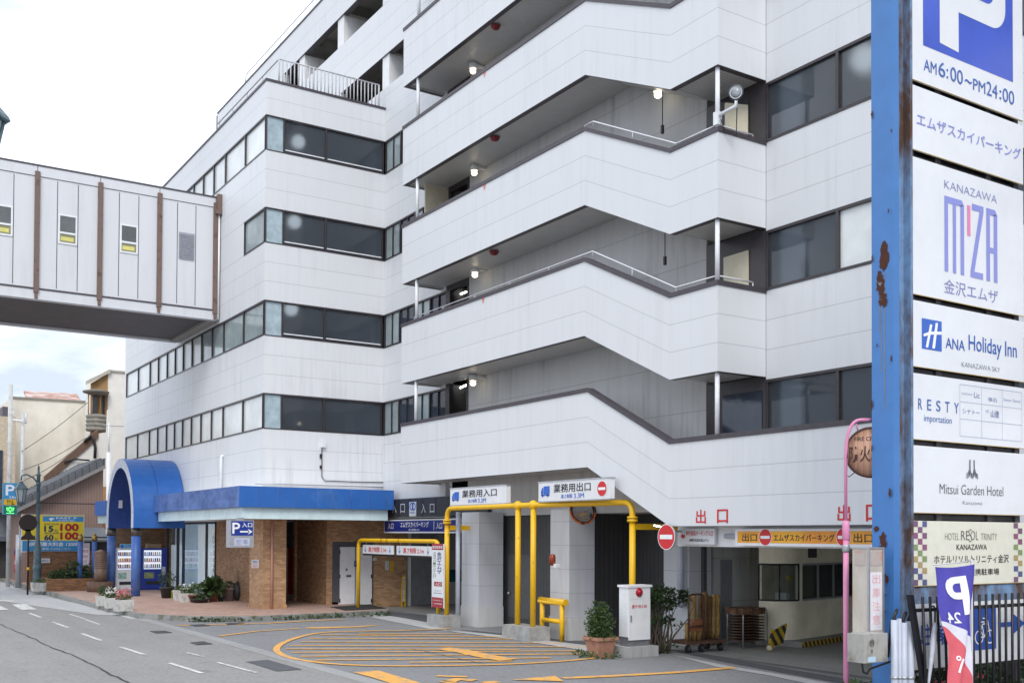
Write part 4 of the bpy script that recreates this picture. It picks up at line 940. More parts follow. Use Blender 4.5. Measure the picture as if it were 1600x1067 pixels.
# convex mirror, alarm lamp
t = thing('convex_mirror', 'round convex traffic mirror with orange rim tilted under the truck exit sign', 'mirror', at(912, 800, X=15.55))
c = at(911, 798, X=15.62); ax = V3((-.8,-.5,-.3)).normalized(); _k = .76
mb = MB(); mb.lathe(c, [(.0,.08),(.15,.065),(.27,.03),(.31,0)], 24, ax=ax); mb.build('mirror_face', mat('mirror', (.22,.23,.24), .05, 1, .1), t)
mb = MB(); mb.lathe(c, [(.31,-.02),(.345,-.02),(.345,.04),(.31,.04),(.31,-.02)], 24, ax=ax, caps=False); mb.lathe(c, [(.32,-.02),(.22,-.08),(.04,-.11)], 20, ax=ax); mb.build('rim', patched('orange_rim', '#a8501c', '#3c2b22', .55), t)
mb = MB(); mb.cyl(c-ax*.12, c+V3((.35,.15,.05)), .03); mb.build('bracket', STEEL, t)
S = Sign('X', 15.6)
t = thing('warning_lamp', 'small amber warning lamp on a bracket on the second column', 'lamp', S.P(*S.px(870, 885)))
c = S.P(*S.px(869, 874), .12); mb = MB(); mb.lathe(c-V3((0,0,.14)), [(.0,0),(.085,0),(.085,.2),(.07,.27),(0,.29)], 14); mb.build('lens', mat('amber_lens', '#8e3a1c', .25, 0, .2), t)
mb = MB(); S.panel(mb, (867,880,875.5,886), .14, h=.14); mb.build('base', METALW, t)
# no-entry sign on the gate brace, pedestrian sign, exit sign
S = Sign('X', 15.42)
t = thing('no_entry_sign', 'round red no-entry sign with a white bar hanging at the corner of the exit', 'sign', S.P(*S.px(1041, 860)))
c = S.px(1041, 838.5); mb = MB(); mb.lathe(S.P(c[0], c[1], -.03), [(.29,0),(.29,.02)], 28, ax=S.n); mb.build('plate', ALU, t)
mb = MB(); noentry(S, mb, c, .285, 0, 1, True, .001); mb.build('face', [I_RED, I_WHT], t)
mb = MB(); mb.box(15.44, 17.5, S.P(*c).y-.02, S.P(*c).y+.02, 2.80, 2.84); mb.build('arm', STEEL, t)
S = Sign('X', 15.85)
t = thing('pedestrian_sign', 'white board with a red arrow for the walkers entrance beside the orange exit sign', 'sign', S.P(*S.px(1090, 850)))
mb = MB(); S.panel(mb, (1061,825.5,1116.5,850.5), .06); mb.build('panel', WSIGN, t)
mb = MB(); S.text(mb, '歩行者用パーキング入口', (1072,829,1114,837), .006, 0, .012); S.shape(mb, [(1063.5,837),(1067,833),(1067,835),(1070.5,835),(1070.5,840),(1067,840),(1067,842)], .006); mb.build('red_lettering', I_RED, t)
mb = MB(); S.text(mb, '(横断歩道の前より)', (1077,841,1107,847), .006, 0, .012); mb.build('lettering', I_BLK, t)
S = Sign('X', 15.72)
t = thing('exit_sign', 'long orange lightbox exit sign 出口 エムザスカイパーキング with no-entry discs', 'sign', S.P(*S.px(1250, 853)))
u = S.rc((1148.5,826,1362,853)); zb_, zt_ = at(1250, 853.5, X=15.72).z, at(1250, 825.5, X=15.72).z
mb = MB(); S.panel(mb, (u[0], zb_, -9.5, zt_), .2, 0, True); mb.build('box', PALE, t)
EX = patched('exit_orange', '#f7b42a', '#e07a24', .58, .14, .55, .3, (1,1,.2), .3, .05)
mb = MB(); S.rect(mb, (u[0]+.07, zb_+.06, -9.55, zt_-.05), .003, 0, True); mb.build('face', EX, t)
mb = MB(); S.text(mb, '出口', (1160,833,1183,845.5), .007, 0, .02); S.text(mb, 'エムザスカイパーキング', (1209,834,1304,846), .007, 0, .03); S.text(mb, '出口', (1334,833,1364,847.5), .007, 0, .02); mb.build('lettering', I_BLK, t)
for cx in (1196, 1318):
    mb = MB(); noentry(S, mb, (cx, 839), .17, 0, 1); mb.build('no_entry_disc', [I_RED, I_WHT], t)
S = Sign('X', XS-.004)
t = thing('exit_lettering', 'red painted 出口 letters on the white fascia above the orange exit sign', 'lettering', S.P(*S.px(1112, 818)), 'red exit letters on the white fascia')
mb = MB(); S.text(mb, '出', (1087.5,796,1103,817.5), .004, 0, .03); S.text(mb, '口', (1120.5,795.5,1137.5,817), .004, 0, .04); mb.build('lettering', I_RED, t); t['label'] = 'left red 出口 painted on the white fascia, just right of the sloping stair edge'
t = thing('exit_lettering', 'right red 出口 painted on the white fascia behind the pink pole', 'lettering', S.P(*S.px(1340, 815)), 'red exit letters on the white fascia')
mb = MB(); S.text(mb, '出', (1308.5,789,1329,814), .004, 0, .03); S.text(mb, '口', (1353,788,1375,814), .004, 0, .04); mb.build('lettering', I_RED, t)
# red fire-access triangles on the parapets
for (x, y), lb in (((757,117), 'topmost of three'), ((757,293), 'middle of three'), ((755,470), 'lowest of three')):
    mb = MB(); S.shape(mb, [(x-2.8,y-5.5),(x+2.8,y-7.5),(x,y+5.5)], .003)
    tag(mb.build('access_mark', mat('faded_red_mark', '#d9877f', .5), org=S.P(*S.px(x, y))), lb+' faded red triangles on the white stair parapets', 'marking', 'red triangles on the stair parapets')
# stair lamps, alarm bells, pull cords
lampspots = [((741,271), 'third stair landing from the ground, under its ribbed ceiling', XM), ((742,430), 'second stair landing from the ground, next to the doorway', XM), ((739,599), 'lowest stair landing, next to the doorway', XM), ((739,112), 'fourth stair landing, just over the white parapet', XM), ((1028,149), 'sloping stair flight near the loudspeaker post', XM)]
for (x, y), lb, X in lampspots:
    p = at(x, y, X=16.55); t = thing('stair_lamp', 'small glowing round lamp lighting the '+lb, 'lamp', p, 'glowing lamps along the stair landings')
    mb = MB(); mb.ball(p, .095, 12, 0, (1,1,.8)); mb.build('globe', LAMPON, t)
    mb = MB(); mb.cyl(p+V3((0,0,.08)), p+V3((0,0,.26)), .12, n=14); mb.box(p.x, XM, p.y-.05, p.y+.05, p.z+.17, p.z+.24); mb.build('base', PALE, t)
for i, ((x, y), lb) in enumerate((((774.5,42), 'topmost'), ((773.5,216), 'middle'), ((772,394), 'lowest'))):
    z = 4.39+3.25*(4-i)+.05; p = at(x, y-3, Z=z); t = thing('alarm_bell', lb+' red alarm bell of three hanging under the stair landings', 'bell', p, 'red bells under the stair landings')
    mb = MB(); mb.lathe(p, [(0,-.16),(.10,-.13),(.145,-.05),(.145,-.03)], 16); mb.build('dome', mat('bell_red', '#7c1f26', .35, 0, .2), t)
    mb = MB(); mb.cyl(p+V3((0,0,-.03)), p+V3((0,0,.0)), .13); mb.build('base', STEEL, t)
for (x, y0, y1), lb in (((1035,158,200), 'upper'), ((1039,366,405), 'lower')):
    p0, p1 = at(x, y0, X=16.5), at(x, y1, X=16.5); t = thing('pull_cord', lb+' dark cord with a switch hanging in the stair opening', 'cord', p1, 'hanging cords in the stair openings')
    mb = MB(); mb.cyl(p1, V3((p0.x,p0.y,p0.z+.5)), .012, n=5); mb.build('cord', BLACK, t); mb = MB(); mb.box(p1.x-.03,p1.x+.03,p1.y-.03,p1.y+.03,p1.z-.14,p1.z+.06); mb.build('switch', BLACK, t)
for i, (x0, x1, y) in enumerate(((713,729,458),(716,730,603))):
    p0, p1 = at(x0, y+4, X=17.5), at(x1, y-2, X=17.5); mb = MB(); mb.cyl(p0, p1, .03, n=8)
    tag(mb.build('tube_lamp', TUBEON, org=p0), ('upper' if i == 0 else 'lower')+' glowing fluorescent tube inside a dark doorway left of the stairs', 'lamp', 'glowing tubes in the stair doorways')
p0, p1 = at(1022, 820.5, X=15.9), at(1036, 823.5, X=15.9); mb = MB(); mb.cyl(p0, p1, .016, n=8); tag(mb.build('tube_lamp', TUBEON, org=p0), 'short glowing tube lamp just above the round no-entry sign', 'lamp')
# loudspeaker / floodlight on the top-right post
t = thing('floodlight', 'round floodlight on a bracket fixed to the white post by the open door', 'lamp', at(1125, 180, X=XS+.1))
c = at(1150, 145, X=15.6); ax = V3((-.75,-.6,-.15)).normalized()
mb = MB(); mb.lathe(c, [(.02,-.18),(.07,-.13),(.13,-.02),(.145,0),(.145,.02)], 20, ax=ax); mb.build('reflector', METALW, t)
mb = MB(); mb.lathe(c, [(.148,.0),(.157,.0),(.157,.03),(.13,.03)], 20, ax=ax, caps=False); mb.build('rim', mat('dark_rim', '#4a5058', .4), t); mb = MB(); mb.lathe(c, [(.03,.05),(.06,.03),(.14,.015)], 20, ax=ax); mb.build('lens', mat('lens_glass', (.42,.45,.48), .12, 0, .3, 8), t)
mb = MB(); p = V3((XS+.10, 16.16, c.z-.3)); mb.tube([p, V3((c.x, c.y, c.z-.28)), c-ax*.1], .04, 8); mb.box(p.x-.065,p.x+.065,p.y-.065,p.y+.065,p.z-.2,p.z+.08); mb.build('bracket', METALW, t)
mb = MB(); mb.tube([p+V3((.0,-.1,-.1)), p+V3((.05,-.15,-.35)), p+V3((.25,-.3,-.45)), c-ax*.2-V3((0,0,.2))], .012, 5); mb.build('cable', BLACK, t)
# ------------------------------------------------------------------ things in front of the building
# white fire cabinet
S = Sign('X', 15.5)
cA = at(981, 1010, Z=.24); 
t = thing('fire_cabinet', 'white steel fire hose cabinet with a red lamp beside the potted shrub', 'cabinet', (cA.x, cA.y, .1))
x0, y0 = cA.x, cA.y; y1_ = at(967.5, 900, X=x0).y; yw = y0; wx = at(1016, 900, Y=y0).x
mb = MB(); mb.box(x0-.1, wx+.12, y0-.15, y1_+.2, -.02, .24); mb.build('concrete_base', CONC2, t)
mb = MB(); mb.box(x0+.02, wx-.02, y0+.02, y1_-.02, .24, .45); mb.build('plinth', mat('cabinet_plinth', '#77767a', .6, var=.15), t)
zt3 = at(981, 914, X=x0).z
mb = MB(); mb.box(x0, wx, y0, y1_, .45, zt3-.05); mb.build('body', PALE, t)
mb = MB(); mb.prism([(x0-.03,y0-.04,zt3-.05),(wx+.03,y0-.04,zt3-.05),(wx+.03,y1_+.03,zt3-.05),(x0-.03,y1_+.03,zt3-.05)], (0,0,.05)); mb.build('lid', PALE, t)
SY = Sign('Y', y0)
mb = MB(); SY.panel(mb, (982,936,1015.3,998), .015, h=.015); SY.panel(mb, (982,916,1015.3,934.5), .012, h=.012); dr = mb.build('door', PALE, t)
mb = MB(); SY.panel(mb, (984,961,986.5,971), .01, h=.025); mb.build('handle', STEEL, dr)
mb = MB(); SY.text(mb, '屋外消火栓', (986.5,944.5,1010,949), .018, 0, .02); mb.build('lettering', I_RED, dr)
mb = MB(); c = SY.P(*SY.px(998, 925), .01); mb.ball(c, .075, 12); mb.lathe(c, [(.1,0),(.1,.02),(.075,.03)], 16, ax=(0,-1,0), caps=False); mb.build('red_lamp', mat('lamp_red', '#b3182a', .2), t)
# potted conifer
LEAF = [mat('leaf_dark', (.025,.05,.014), .55, 0, .3, 30), mat('leaf_mid', (.05,.095,.025), .55, 0, .3, 30), mat('leaf_light', (.10,.16,.04), .55, 0, .3, 30)]
BARK = mat('bark', (.09,.07,.055), .9, 0, .3, 20)
TERRA = patched('terracotta', '#b0806a', '#7c5a4a', .62, .1, 4, .8)
p = at(938, 1026, Z=0)
t = thing('potted_shrub', 'dense green conifer shrub in a square terracotta pot beside the white cabinet', 'potted plant', p)
mb = MB()
pr = [(.26,0),(.36,.42),(.42,.46),(.42,.54),(.36,.54),(.30,.48),(.0,.47)]
mb.lathe(p, [(r*.98,z*.85) for r, z in pr], 4, smooth=False); mb.build('pot', TERRA, t)
mb = MB(); mb.tube([p+V3((0,0,.38)), p+V3((.03,0,.95))], [.04,.015]); mb.build('stem', BARK, t)
mb = MB()
for z, r, n in ((.55,.33,800),(.70,.37,1000),(.85,.35,800),(1.0,.26,520),(1.13,.15,220)):
    for _ in range(4): mb.leaves(p+V3((random.uniform(-.12,.12)-.03*(z>.9), random.uniform(-.12,.12), z+random.uniform(-.06,.06))), r*.75, n//4, .055, (0,1,1,2), (1,1,.8), .2)
mb.leaves(p+V3((0,0,.46)), .34, 260, .06, (1,2), (1,1,.25), .1)
mb.build('foliage', LEAF, t)
def tuft(name, lb, pts, n, size, r, cat='weeds', ms=(1,2), sq=(1,1,.4)):
    mb = MB()
    for q in pts: mb.leaves(q+V3((0,0,.04)), r, n, size, ms, sq, .1)
    return tag(mb.build(name, LEAF, org=pts[0]), lb, cat)
tuft('weeds', 'small green weeds around the foot of the terracotta pot', [at(x, y, Z=.0) for x, y in ((915,1026),(925,1028),(950,1029),(968,1026),(974,1022),(905,1023))], 40, .08, .15)
# straggly bush
p = at(1033, 1019, Z=0)
t = thing('bush', 'straggly dark-leaved bush with bare twisted stems between cabinet and column', 'bush', p)
mb = MB(); tips = []
for i in range(18):
    a = random.uniform(0, 2*pi); q = p+V3((random.uniform(-.3,.2), random.uniform(-.2,.3), 0)); path = [q]; d = V3((cos(a)*.25, sin(a)*.25, 1))
    for j in range(5): 
        q = q+d.normalized()*random.uniform(.2,.3); d += V3((random.uniform(-.5,.5), random.uniform(-.5,.5), random.uniform(-.1,.3))); path.append(q)
    mb.tube(path, [.03,.026,.02,.015,.011,.006], 5); tips += path[3:]
mb.build('stems', BARK, t)
mb = MB()
for q in tips[::3]: mb.leaves(q, .12, 14, .085, (0,0,1), (1,1,.7), .1)
for x, y, r in ((1020,932,.24),(1034,926,.24),(1047,930,.22),(1012,936,.16),(1028,944,.22),(1044,944,.18),(1069,927,.10),(1072,934,.10),(1060,938,.12)): mb.leaves(at(x, y, Y=p.y), r, int(700*r), .085, (0,0,1), (1,1,.7), .1)
mb.leaves(p+V3((0,0,.1)), .4, 70, .1, (0,1,2), (1,1,.3), .1)
mb.build('foliage', LEAF, t)
# flat trolley with bamboo-coloured poles
p = at(1100, 1018, Z=0)
t = thing('trolley', 'rusty flat hand trolley with a rail handle parked against the column', 'trolley', p)
x0, x1_ = p.x-.35, p.x+.45; y0, y1_ = p.y-.2, p.y+.75
xa_, xb_ = at(1070, 1012, Y=p.y).x, at(1130, 1012, Y=p.y).x
RUST = patched('rusty_steel', '#6b4a36', '#3a2a22', .5, .2, 5, .8)
mb = MB(); mb.box(xa_, xb_, p.y-.1, p.y+.55, .2, .27); mb.build('deck', RUST, t)
mb = MB(); xm = at(1097, 1000, Y=p.y).x; mb.tube([(xa_+.06,p.y-.06,.25),(xa_+.06,p.y-.06,1.2)]+bend((xa_+.06,p.y-.06,1.25),(xa_+.06,p.y-.06,1.36),(xa_+.2,p.y-.06,1.36))+[(xm-.15,p.y-.06,1.36)]+bend((xm-.12,p.y-.06,1.36),(xm,p.y-.06,1.36),(xm,p.y-.06,1.25))+[(xm,p.y-.06,.25)], .022, 8)
mb.tube([(xa_+.06,p.y-.06,.62),(xm,p.y-.06,.62)], .02, 6); mb.build('handle', RUST, t)
for x, y in ((xa_+.1,p.y),(xb_-.1,p.y),(xa_+.5,p.y-.02),(xb_-.1,p.y+.45)):
    mb = MB(); mb.lathe((x-.025,y,.09), [(.02,0),(.09,0),(.09,.05),(.02,.05)], 14, ax=(1,0,0)); mb.box(x-.04,x+.04,y-.02,y+.02,.09,.2); mb.build('wheel', BLACK, t)
mb = MB(); mb.box(xa_+.1, xm-.02, p.y-.03, p.y, .5, .78); mb.build('board', patched('rust_board', '#8a5534', '#c8c4bc', .62, .04, 2), t)
POLE = patched('rust_yellow_pole', '#bf9c5c', '#4f3524', .52, .12, 3.2, .7, (1,1,.5))
POLED = patched('rust_brown_pole', '#8d6a42', '#3a261c', .50, .12, 3.2, .8, (1,1,.5))
lbs = ['leftmost tall yellow stained post of the bundle on the trolley', 'thin dark post second from the left of the trolley bundle', 'thick dark rusty post standing tallest in the trolley bundle', 'brown post right of the tallest one in the trolley bundle', 'yellow stained post second from the right on the trolley', 'rightmost yellow stained post leaning on the trolley']
for i, (x, y, r, m_) in enumerate(((1084,931,.06,POLE),(1094,933,.048,POLED),(1101.5,928,.072,POLED),(1109.5,933,.05,POLED),(1115,931,.055,POLE),(1122,932,.055,POLE))):
    q0 = at(x-1, 1006, Y=p.y+.3); q1 = at(x, y, Y=p.y+.42); q0.z = .27
    mb = MB(); mb.cyl(q0, q1, r, n=12); mb.ball(q1, r*1.05, 10); mb.cyl(q0+(q1-q0)*.55, q0+(q1-q0)*.58, r+.008, n=12)
    tag(mb.build('old_post', m_, org=q0), lbs[i], 'post', 'rusty yellow posts stacked on the trolley')
for i, x in enumerate((1076,1083.5,1092)):
    q0 = at(x, 1000, Y=p.y+.12); q0.z = .27; mb = MB(); mb.cyl(q0, q0+V3((0,0,.42)), .09, n=12); tag(mb.build('old_post', POLE, org=q0), ('leftmost','middle','rightmost')[i]+' of three short yellow stubs standing on the trolley', 'post', 'short yellow stubs on the trolley')
# cashier booth
b0 = at(1230, 1010, Z=0); th = radians(75.5); e = V3((sin(th), cos(th), 0)); f_ = V3((-cos(th), sin(th), 0)); 
if f_.y < 0: f_ = -f_
CREAM = mat('booth_cream', '#f6eed4', .5, 0, .1, 1.5)
t = thing('cashier_booth', 'cream cashier booth with rounded corner and sliding windows inside the exit lane', 'booth', b0)
LN, DP, RR = 4.6, .78, .6
def plan(z, off=0, n=8):
    c = b0+e*RR*.2+f_*RR; o = []
    for i in range(n+1):
        a = pi/2*i/n; o.append(b0+e*(RR-RR*sin(a))*1+f_*(RR-RR*cos(a)) if False else b0+e*(RR*(1-sin(pi/2*(1-i/n))))+f_*(RR*(1-cos(pi/2*(1-i/n)))))
    # o runs from the left side round to the front
    pts = [b0+f_*DP] + o + [b0+e*LN, b0+e*LN+f_*DP]
    return [V3((q.x, q.y, z)) for q in pts]
zb1 = at(1242, 942, X=b0.x).z; z_sill, z_head, z_top = 1.12, 2.02, 2.6
def ring(z0, z1, nm, m_):
    mb = MB(); a = plan(z0); b = plan(z1)
    a_, b_ = a, b; k = len(a)
    for i in range(k):
        j = (i+1) % k; mb.poly([a[i], a[j], b[j], b[i]], 0, None, 1 <= i < 9)
    mb.poly(b); mb.poly(a[::-1]); return mb.build(nm, m_, t)
ring(.12, z_sill, 'lower_body', CREAM); ring(z_head, z_top, 'upper_body', CREAM)
# corner post between the two window groups, back and end walls
pl = plan(0)
mb = MB()
mb.obox(b0+e*(RR+.02)+V3((0,0,z_sill)), e*.16, f_*.1, (0,0,z_head-z_sill)); mb.obox(b0+e*(LN-.2)+V3((0,0,z_sill)), e*.2, f_*DP, (0,0,z_head-z_sill)); mb.obox(b0+f_*(DP-.08)+V3((0,0,z_sill)), e*LN, f_*.08, (0,0,z_head-z_sill)); mb.build('window_pier', CREAM, t)
mb = MB(); GL = glass('booth_glass', (.55,.58,.58))
a, b = plan(z_sill), plan(z_head)
for i in range(0, 9): mb.poly([a[i], a[i+1], b[i+1], b[i]], 0, None, True)
cw = mb.build('curved_window', GL, t)
mb = MB()
for i in (0, 4, 9): mb.cyl(a[i], b[i], .022, n=6)
mb.tube(a[:10], .022, 6); mb.tube(b[:10], .022, 6); mb.build('frame', BLACK, cw)
mb = MB(); q = b0+e*(RR+.2); Lw = LN-RR-.45
mb.obox(q+f_*.02+V3((0,0,z_sill)), e*Lw, f_*.02, (0,0,z_head-z_sill)); sw = mb.build('sliding_window', GL, t)
mb = MB()
for u in (0, .25, .5, .75, 1): mb.obox(q+e*(Lw*u-.02)+V3((0,0,z_sill)), e*.04, f_*.05, (0,0,z_head-z_sill))
mb.obox(q-f_*.01+V3((0,0,z_sill-.03)), e*Lw, f_*.06, (0,0,.05)); mb.obox(q-f_*.01+V3((0,0,z_head-.03)), e*Lw, f_*.06, (0,0,.05)); mb.build('frame', ALU, sw)
mb = MB(); mb.obox(b0+e*1.1-f_*.02+V3((0,0,2.18)), e*.45, f_*.02, (0,0,.28)); mb.build('vent', mat('dark_louvre', (.06,.055,.05), .6), t)
mb = MB(); mb.obox(b0+e*.5+f_*.3+V3((0,0,z_sill)), e*.55, f_*.3, (0,0,.18)); mb.build('papers', PALE, t)
mb = MB(); mb.obox(b0+e*.35+f_*.2+V3((0,0,z_sill+.5)), e*.25, f_*.01, (0,0,.12)); mb.build('yellow_note', mat('yellow_note', '#e5c62c', .6), t)
HAZ = bpy.data.materials.new('hazard_stripes'); HAZ.use_nodes = True; nt = HAZ.node_tree; bb = nt.nodes['Principled BSDF']
tc = N(nt, 'ShaderNodeTexCoord'); sp = N(nt, 'ShaderNodeSeparateXYZ'); nt.links.new(tc.outputs['Object'], sp.inputs[0])
q_ = mth(nt, 'ADD', mth(nt, 'ADD', sp.outputs[0], sp.outputs[1]), mth(nt, 'MULTIPLY', sp.outputs[2], .7)); nt.links.new(mixc(nt, mth(nt, 'LESS_THAN', mth(nt, 'PINGPONG', q_, .13), .065), (.5,.33,.02), (.02,.02,.02)), bb.inputs['Base Color']); bb.inputs['Roughness'].default_value = .7
p0 = b0+e*.1-f_*.35; mb = MB(); mb.obox(p0+V3((0,0,-.02)), e*LN*1.1, f_*(DP+.5), (0,0,.16)); t2 = tag(mb.build('kerb_island', CONCF, org=p0), 'concrete island with a black and yellow striped edge under the booth', 'kerb')
mb = MB(); mb.obox(p0-f_*.012+V3((0,0,0)), e*LN*1.1, f_*.01, (0,0,.13)); mb.build('striped_edge', HAZ, t2)
# stacked rusty stools / cart in front of the booth, folding barrier
p = at(1180, 1012, Z=0)
t = thing('stacked_chairs', 'stack of rusty metal chairs on thin legs in front of the cashier booth', 'chairs', p)
x0, x1_ = at(1161, 1000, Y=p.y).x, at(1196, 1000, Y=p.y).x; zt4 = at(1180, 948, Y=p.y).z
mb = MB()
mb.lathe((0,0,0), [(0,0)], 4) if False else None
mb.box(x0, x1_, p.y, p.y+.6, zt4-.18, zt4-.02); mb.build('seat_top', patched('rust_seat', '#8d6a4c', '#3d2b22', .48, .12, 6, .75), t)
mb = MB()
for i in range(9): mb.box(x0+.02, x1_-.02, p.y+.01, p.y+.55, zt4-.26-i*.07, zt4-.235-i*.07)
mb.build('stacked_seats', RUST, t)
for x, y in ((x0+.02,p.y+.02),(x1_+.08,p.y+.02),(x0+.02,p.y+.55),(x1_+.08,p.y+.55)):
    mb = MB(); mb.tube([(x,y,0),(x,y,zt4-.2)]+bend((x,y,zt4-.2),(x,y,zt4-.03),(x-.15 if x > x0+.1 else x+.1,y,zt4-.02)), .02, 6); mb.build('leg', STEEL, t)
p = at(1203, 1017, Z=0)
t = thing('folding_barrier', 'small folding barrier with black and yellow bars leaning before the booth', 'barrier', p)
mb = MB(); q0, q1 = at(1191, 1016, Z=0), at(1217, 1000, Y=p.y+.1)
for i in range(9):
    a = V3((q0.x+(q1.x-q0.x)*i/8, p.y, .06+.12*i/8)); mb.cyl(a, a+V3((.14,0,.44)), .035, n=6)
mb.build('bars', HAZ, t); mb = MB(); mb.tube([(q0.x,p.y,.06),(q1.x,p.y,.18)], .025, 6); mb.tube([(q0.x+.14,p.y,.5),(q1.x+.14,p.y,.62)], .025, 6); mb.ball((q0.x+.02,p.y-.02,.08), .08, 8); mb.build('rails', mat('cream_rail', '#cabf9c', .6), t)
# yellow stand by the brick wall, notices
S = Sign('Y', 35.6)
t = thing('stand_sign', 'narrow yellow framed stand sign leaning against the brick wall by the grey door', 'sign', S.P(*S.px(631, 950)))
mb = MB(); S.panel(mb, (627.5,899,629,952), .03); S.panel(mb, (632.5,900,634,952), .03); S.panel(mb, (627.5,899,634,901), .03); mb.build('frame', YEL, t)
mb = MB(); S.panel(mb, (629,901,632.5,939), .02); mb.build('panel', WSIGN, t); mb = MB(); S.vtext(mb, '駐車場入口', (629.6,903,631.8,936), .004); mb.build('lettering', I_GRY, t)
S = Sign('Y', 35.89)
for r, m_, body, lb in (((602,876,607.5,890), WSIGN, 'お知らせ', 'white notice plate on the brick wall left of the yellow one'), ((609.5,876.5,614.5,892), YEL, '注意', 'yellow notice plate on the brick wall right of the white one'), ((582.5,871.5,588.5,875.5), WSIGN, 'P', 'tiny white plate beside the top of the white door'), ((553,876,559,884.5), ink('plate_blue','#3b4a86'), '受付', 'small blue plate on the white steel door')):
    t = thing('notice', lb, 'notice', S.P(*S.px(r[0], r[3])), 'small plates on the wall by the white door')
    mb = MB(); S.panel(mb, r, .02, h=.02 if r[0] != 553 else .04); mb.build('plate', m_, t)
    mb = MB(); h_ = .024 if r[0] != 553 else .044
    (S.vtext if len(body) > 1 else S.text)(mb, body, (r[0]+1.4, r[1]+1.5, r[2]-1.4, r[3]-1.5), h_); mb.build('lettering', I_GRY if m_ is not MATS['ink_plate_blue'] else I_WHT, t)
S = Sign('Y', 34.85); t = thing('notice', 'white notice plate with red lines on the brick pillar', 'notice', S.P(*S.px(393, 887)))
mb = MB(); S.panel(mb, (393.3,874,404,887), .02, h=.02); mb.build('plate', WSIGN, t); mb = MB(); S.text(mb, '駐輪禁止', (394.5,875.5,402.5,879), .024); mb.build('blue_lettering', I_BLUE, t); mb = MB(); S.text(mb, 'ご遠慮下さい', (394.5,880.5,402.8,882.5), .024); S.text(mb, '防犯中', (394.5,883.5,402.8,885.8), .024); mb.build('red_lettering', I_RED, t)
mb = MB(); q = [at(x, y, Z=.165) for x, y in ((516,947.5),(540,953),(604,950),(577,943.5))]; mb.prism(q, (0,0,-.02)); tag(mb.build('door_mat', mat('rubber_mat', (.03,.03,.032), .8, 0, .3, 20), org=q[0]), 'black rubber mat in front of the white steel door', 'mat')
S = Sign('Y', 36.05); 
# hanging P sign
S = Sign('Y', 33.3)
t = thing('parking_sign', 'hanging blue P 入口 sign box with a white arrow below the blue canopy', 'sign', S.P(*S.px(376, 812)))
r = S.rc((360,812,396.5,855)); mb = MB(); S.panel(mb, r, .42, 0, True); mb.build('box', mat('sign_box_grey', '#a9abb2', .4, .2), t)
mb = MB(); S.rect(mb, (361.5,813.5,395,836.5)); mb.build('blue_face', mat('sign_face_blue', '#1d3a94', .3), t)
mb = MB(); S.text(mb, 'P', (363,816,375,833.5), .006, 0, .06); S.text(mb, '入口', (378,816,394,823.5), .006, 0, .03); S.rect(mb, (375,829,388,831.5), .006); S.shape(mb, [(387,825.5),(394.5,830.2),(387,835),(390,830.2)], .006); mb.build('lettering', I_WHT, t)
mb = MB(); S.rect(mb, (366,840,390,852)); mb.build('small_screen', mat('pale_screen', '#c3c8da', .3), t); mb = MB(); S.text(mb, '空 車', (369,842.5,387,850), .006, 0, .01); mb.build('grey_lettering', mat('ink_bluegrey', '#8a96c4'), t)
mb = MB(); mb.box(r[0]+.3, r[2]-.3, 33.4, 33.6, r[3], 3.25); mb.build('hanger', STEEL, t)
# ------------------------------------------------------------------ pavement things on the left
def vending(px0, px1, ytop, Y, body, lb, dark):
    S = Sign('Y', Y); u0, v0, u1, v1 = S.rc((px0, ytop, px1, 921)); v0 = .15
    t = thing('vending_machine', lb, 'vending machine', (u0+.5, Y, .15), 'drink machines under the porch')
    mb = MB(); mb.box(u0, u1, Y, Y+.75, .2, v1); mb.box(u0+.05, u1-.05, Y+.03, Y+.7, .15, .2); mb.build('body', body, t)
    w, h = u1-u0, v1-v0; U = lambda f: u0+f*w; W = lambda f: v0+f*h
    mb = MB(); S.rect(mb, (U(.1), W(.50), U(.78), W(.95)), .004, 0, True); dp = mb.build('display', mat('display_white', '#dfe6f2', .2, emit=.55), t)
    cols = [mat('can_%s' % c[1:], c, .3, 0, 0) for c in ('#b8372f', '#2f7a4a', '#d8a62c', '#2c4f9e', '#d9d9de', '#7a3b1d')]
    for rr in range(3):
        mb = MB(); z = W(.54+.145*rr)
        S.panel(mb, (U(.11), z-.03, U(.77), z-.005), .05, 0, True, .05); mb.build('shelf', I_BLUE if rr != 1 else I_RED, dp)
        for i in range(8):
            mb = MB(); x = U(.135+.082*i); mb.cyl((x, Y-.035, z), (x, Y-.035, z+.15), .03, n=8); mb.build('drink_can', random.choice(cols), dp)
    mb = MB(); S.panel(mb, (U(.18), W(.14), U(.78), W(.21)), .03, 0, True, .03); mb.build('tray_flap', BLACK, t)
    mb = MB(); S.panel(mb, (U(.12), W(.28), U(.5), W(.42)), .02, 0, True, .02); mb.build('poster', mat('poster_'+('dark' if dark else 'light'), '#8f9a6c' if dark else '#9fc4b8', .4, var=.4, scale=9), t)
    mb = MB(); S.panel(mb, (U(.8), W(.36), U(.95), W(.55)), .02, 0, True, .02); mb.build('coin_panel', mat('coin_panel', '#b9bcc4', .4), t)
vending(181, 214, 856, 49.3, METALW, 'white drink vending machine partly hidden behind the blue porch column', False)
vending(221, 260, 856, 49.3, mat('vending_blue', '#243a94', .35, 0, .08), 'dark blue drink vending machine next to the brick corner', True)
S = Sign('Y', 49.2); t = thing('price_board', 'small blue and green price board on top of the white vending machine', 'sign', S.P(*S.px(195, 856)))
mb = MB(); S.panel(mb, (187.5,849.5,207.5,856), .05); mb.build('panel', mat('board_cyan', '#86c0d8', .4), t); mb = MB(); S.text(mb, '3%', (195,850.5,206,855.3), .005, 0, .03); S.disc(mb, (191,853), .08, .005); mb.build('lettering', I_BLUE, t)
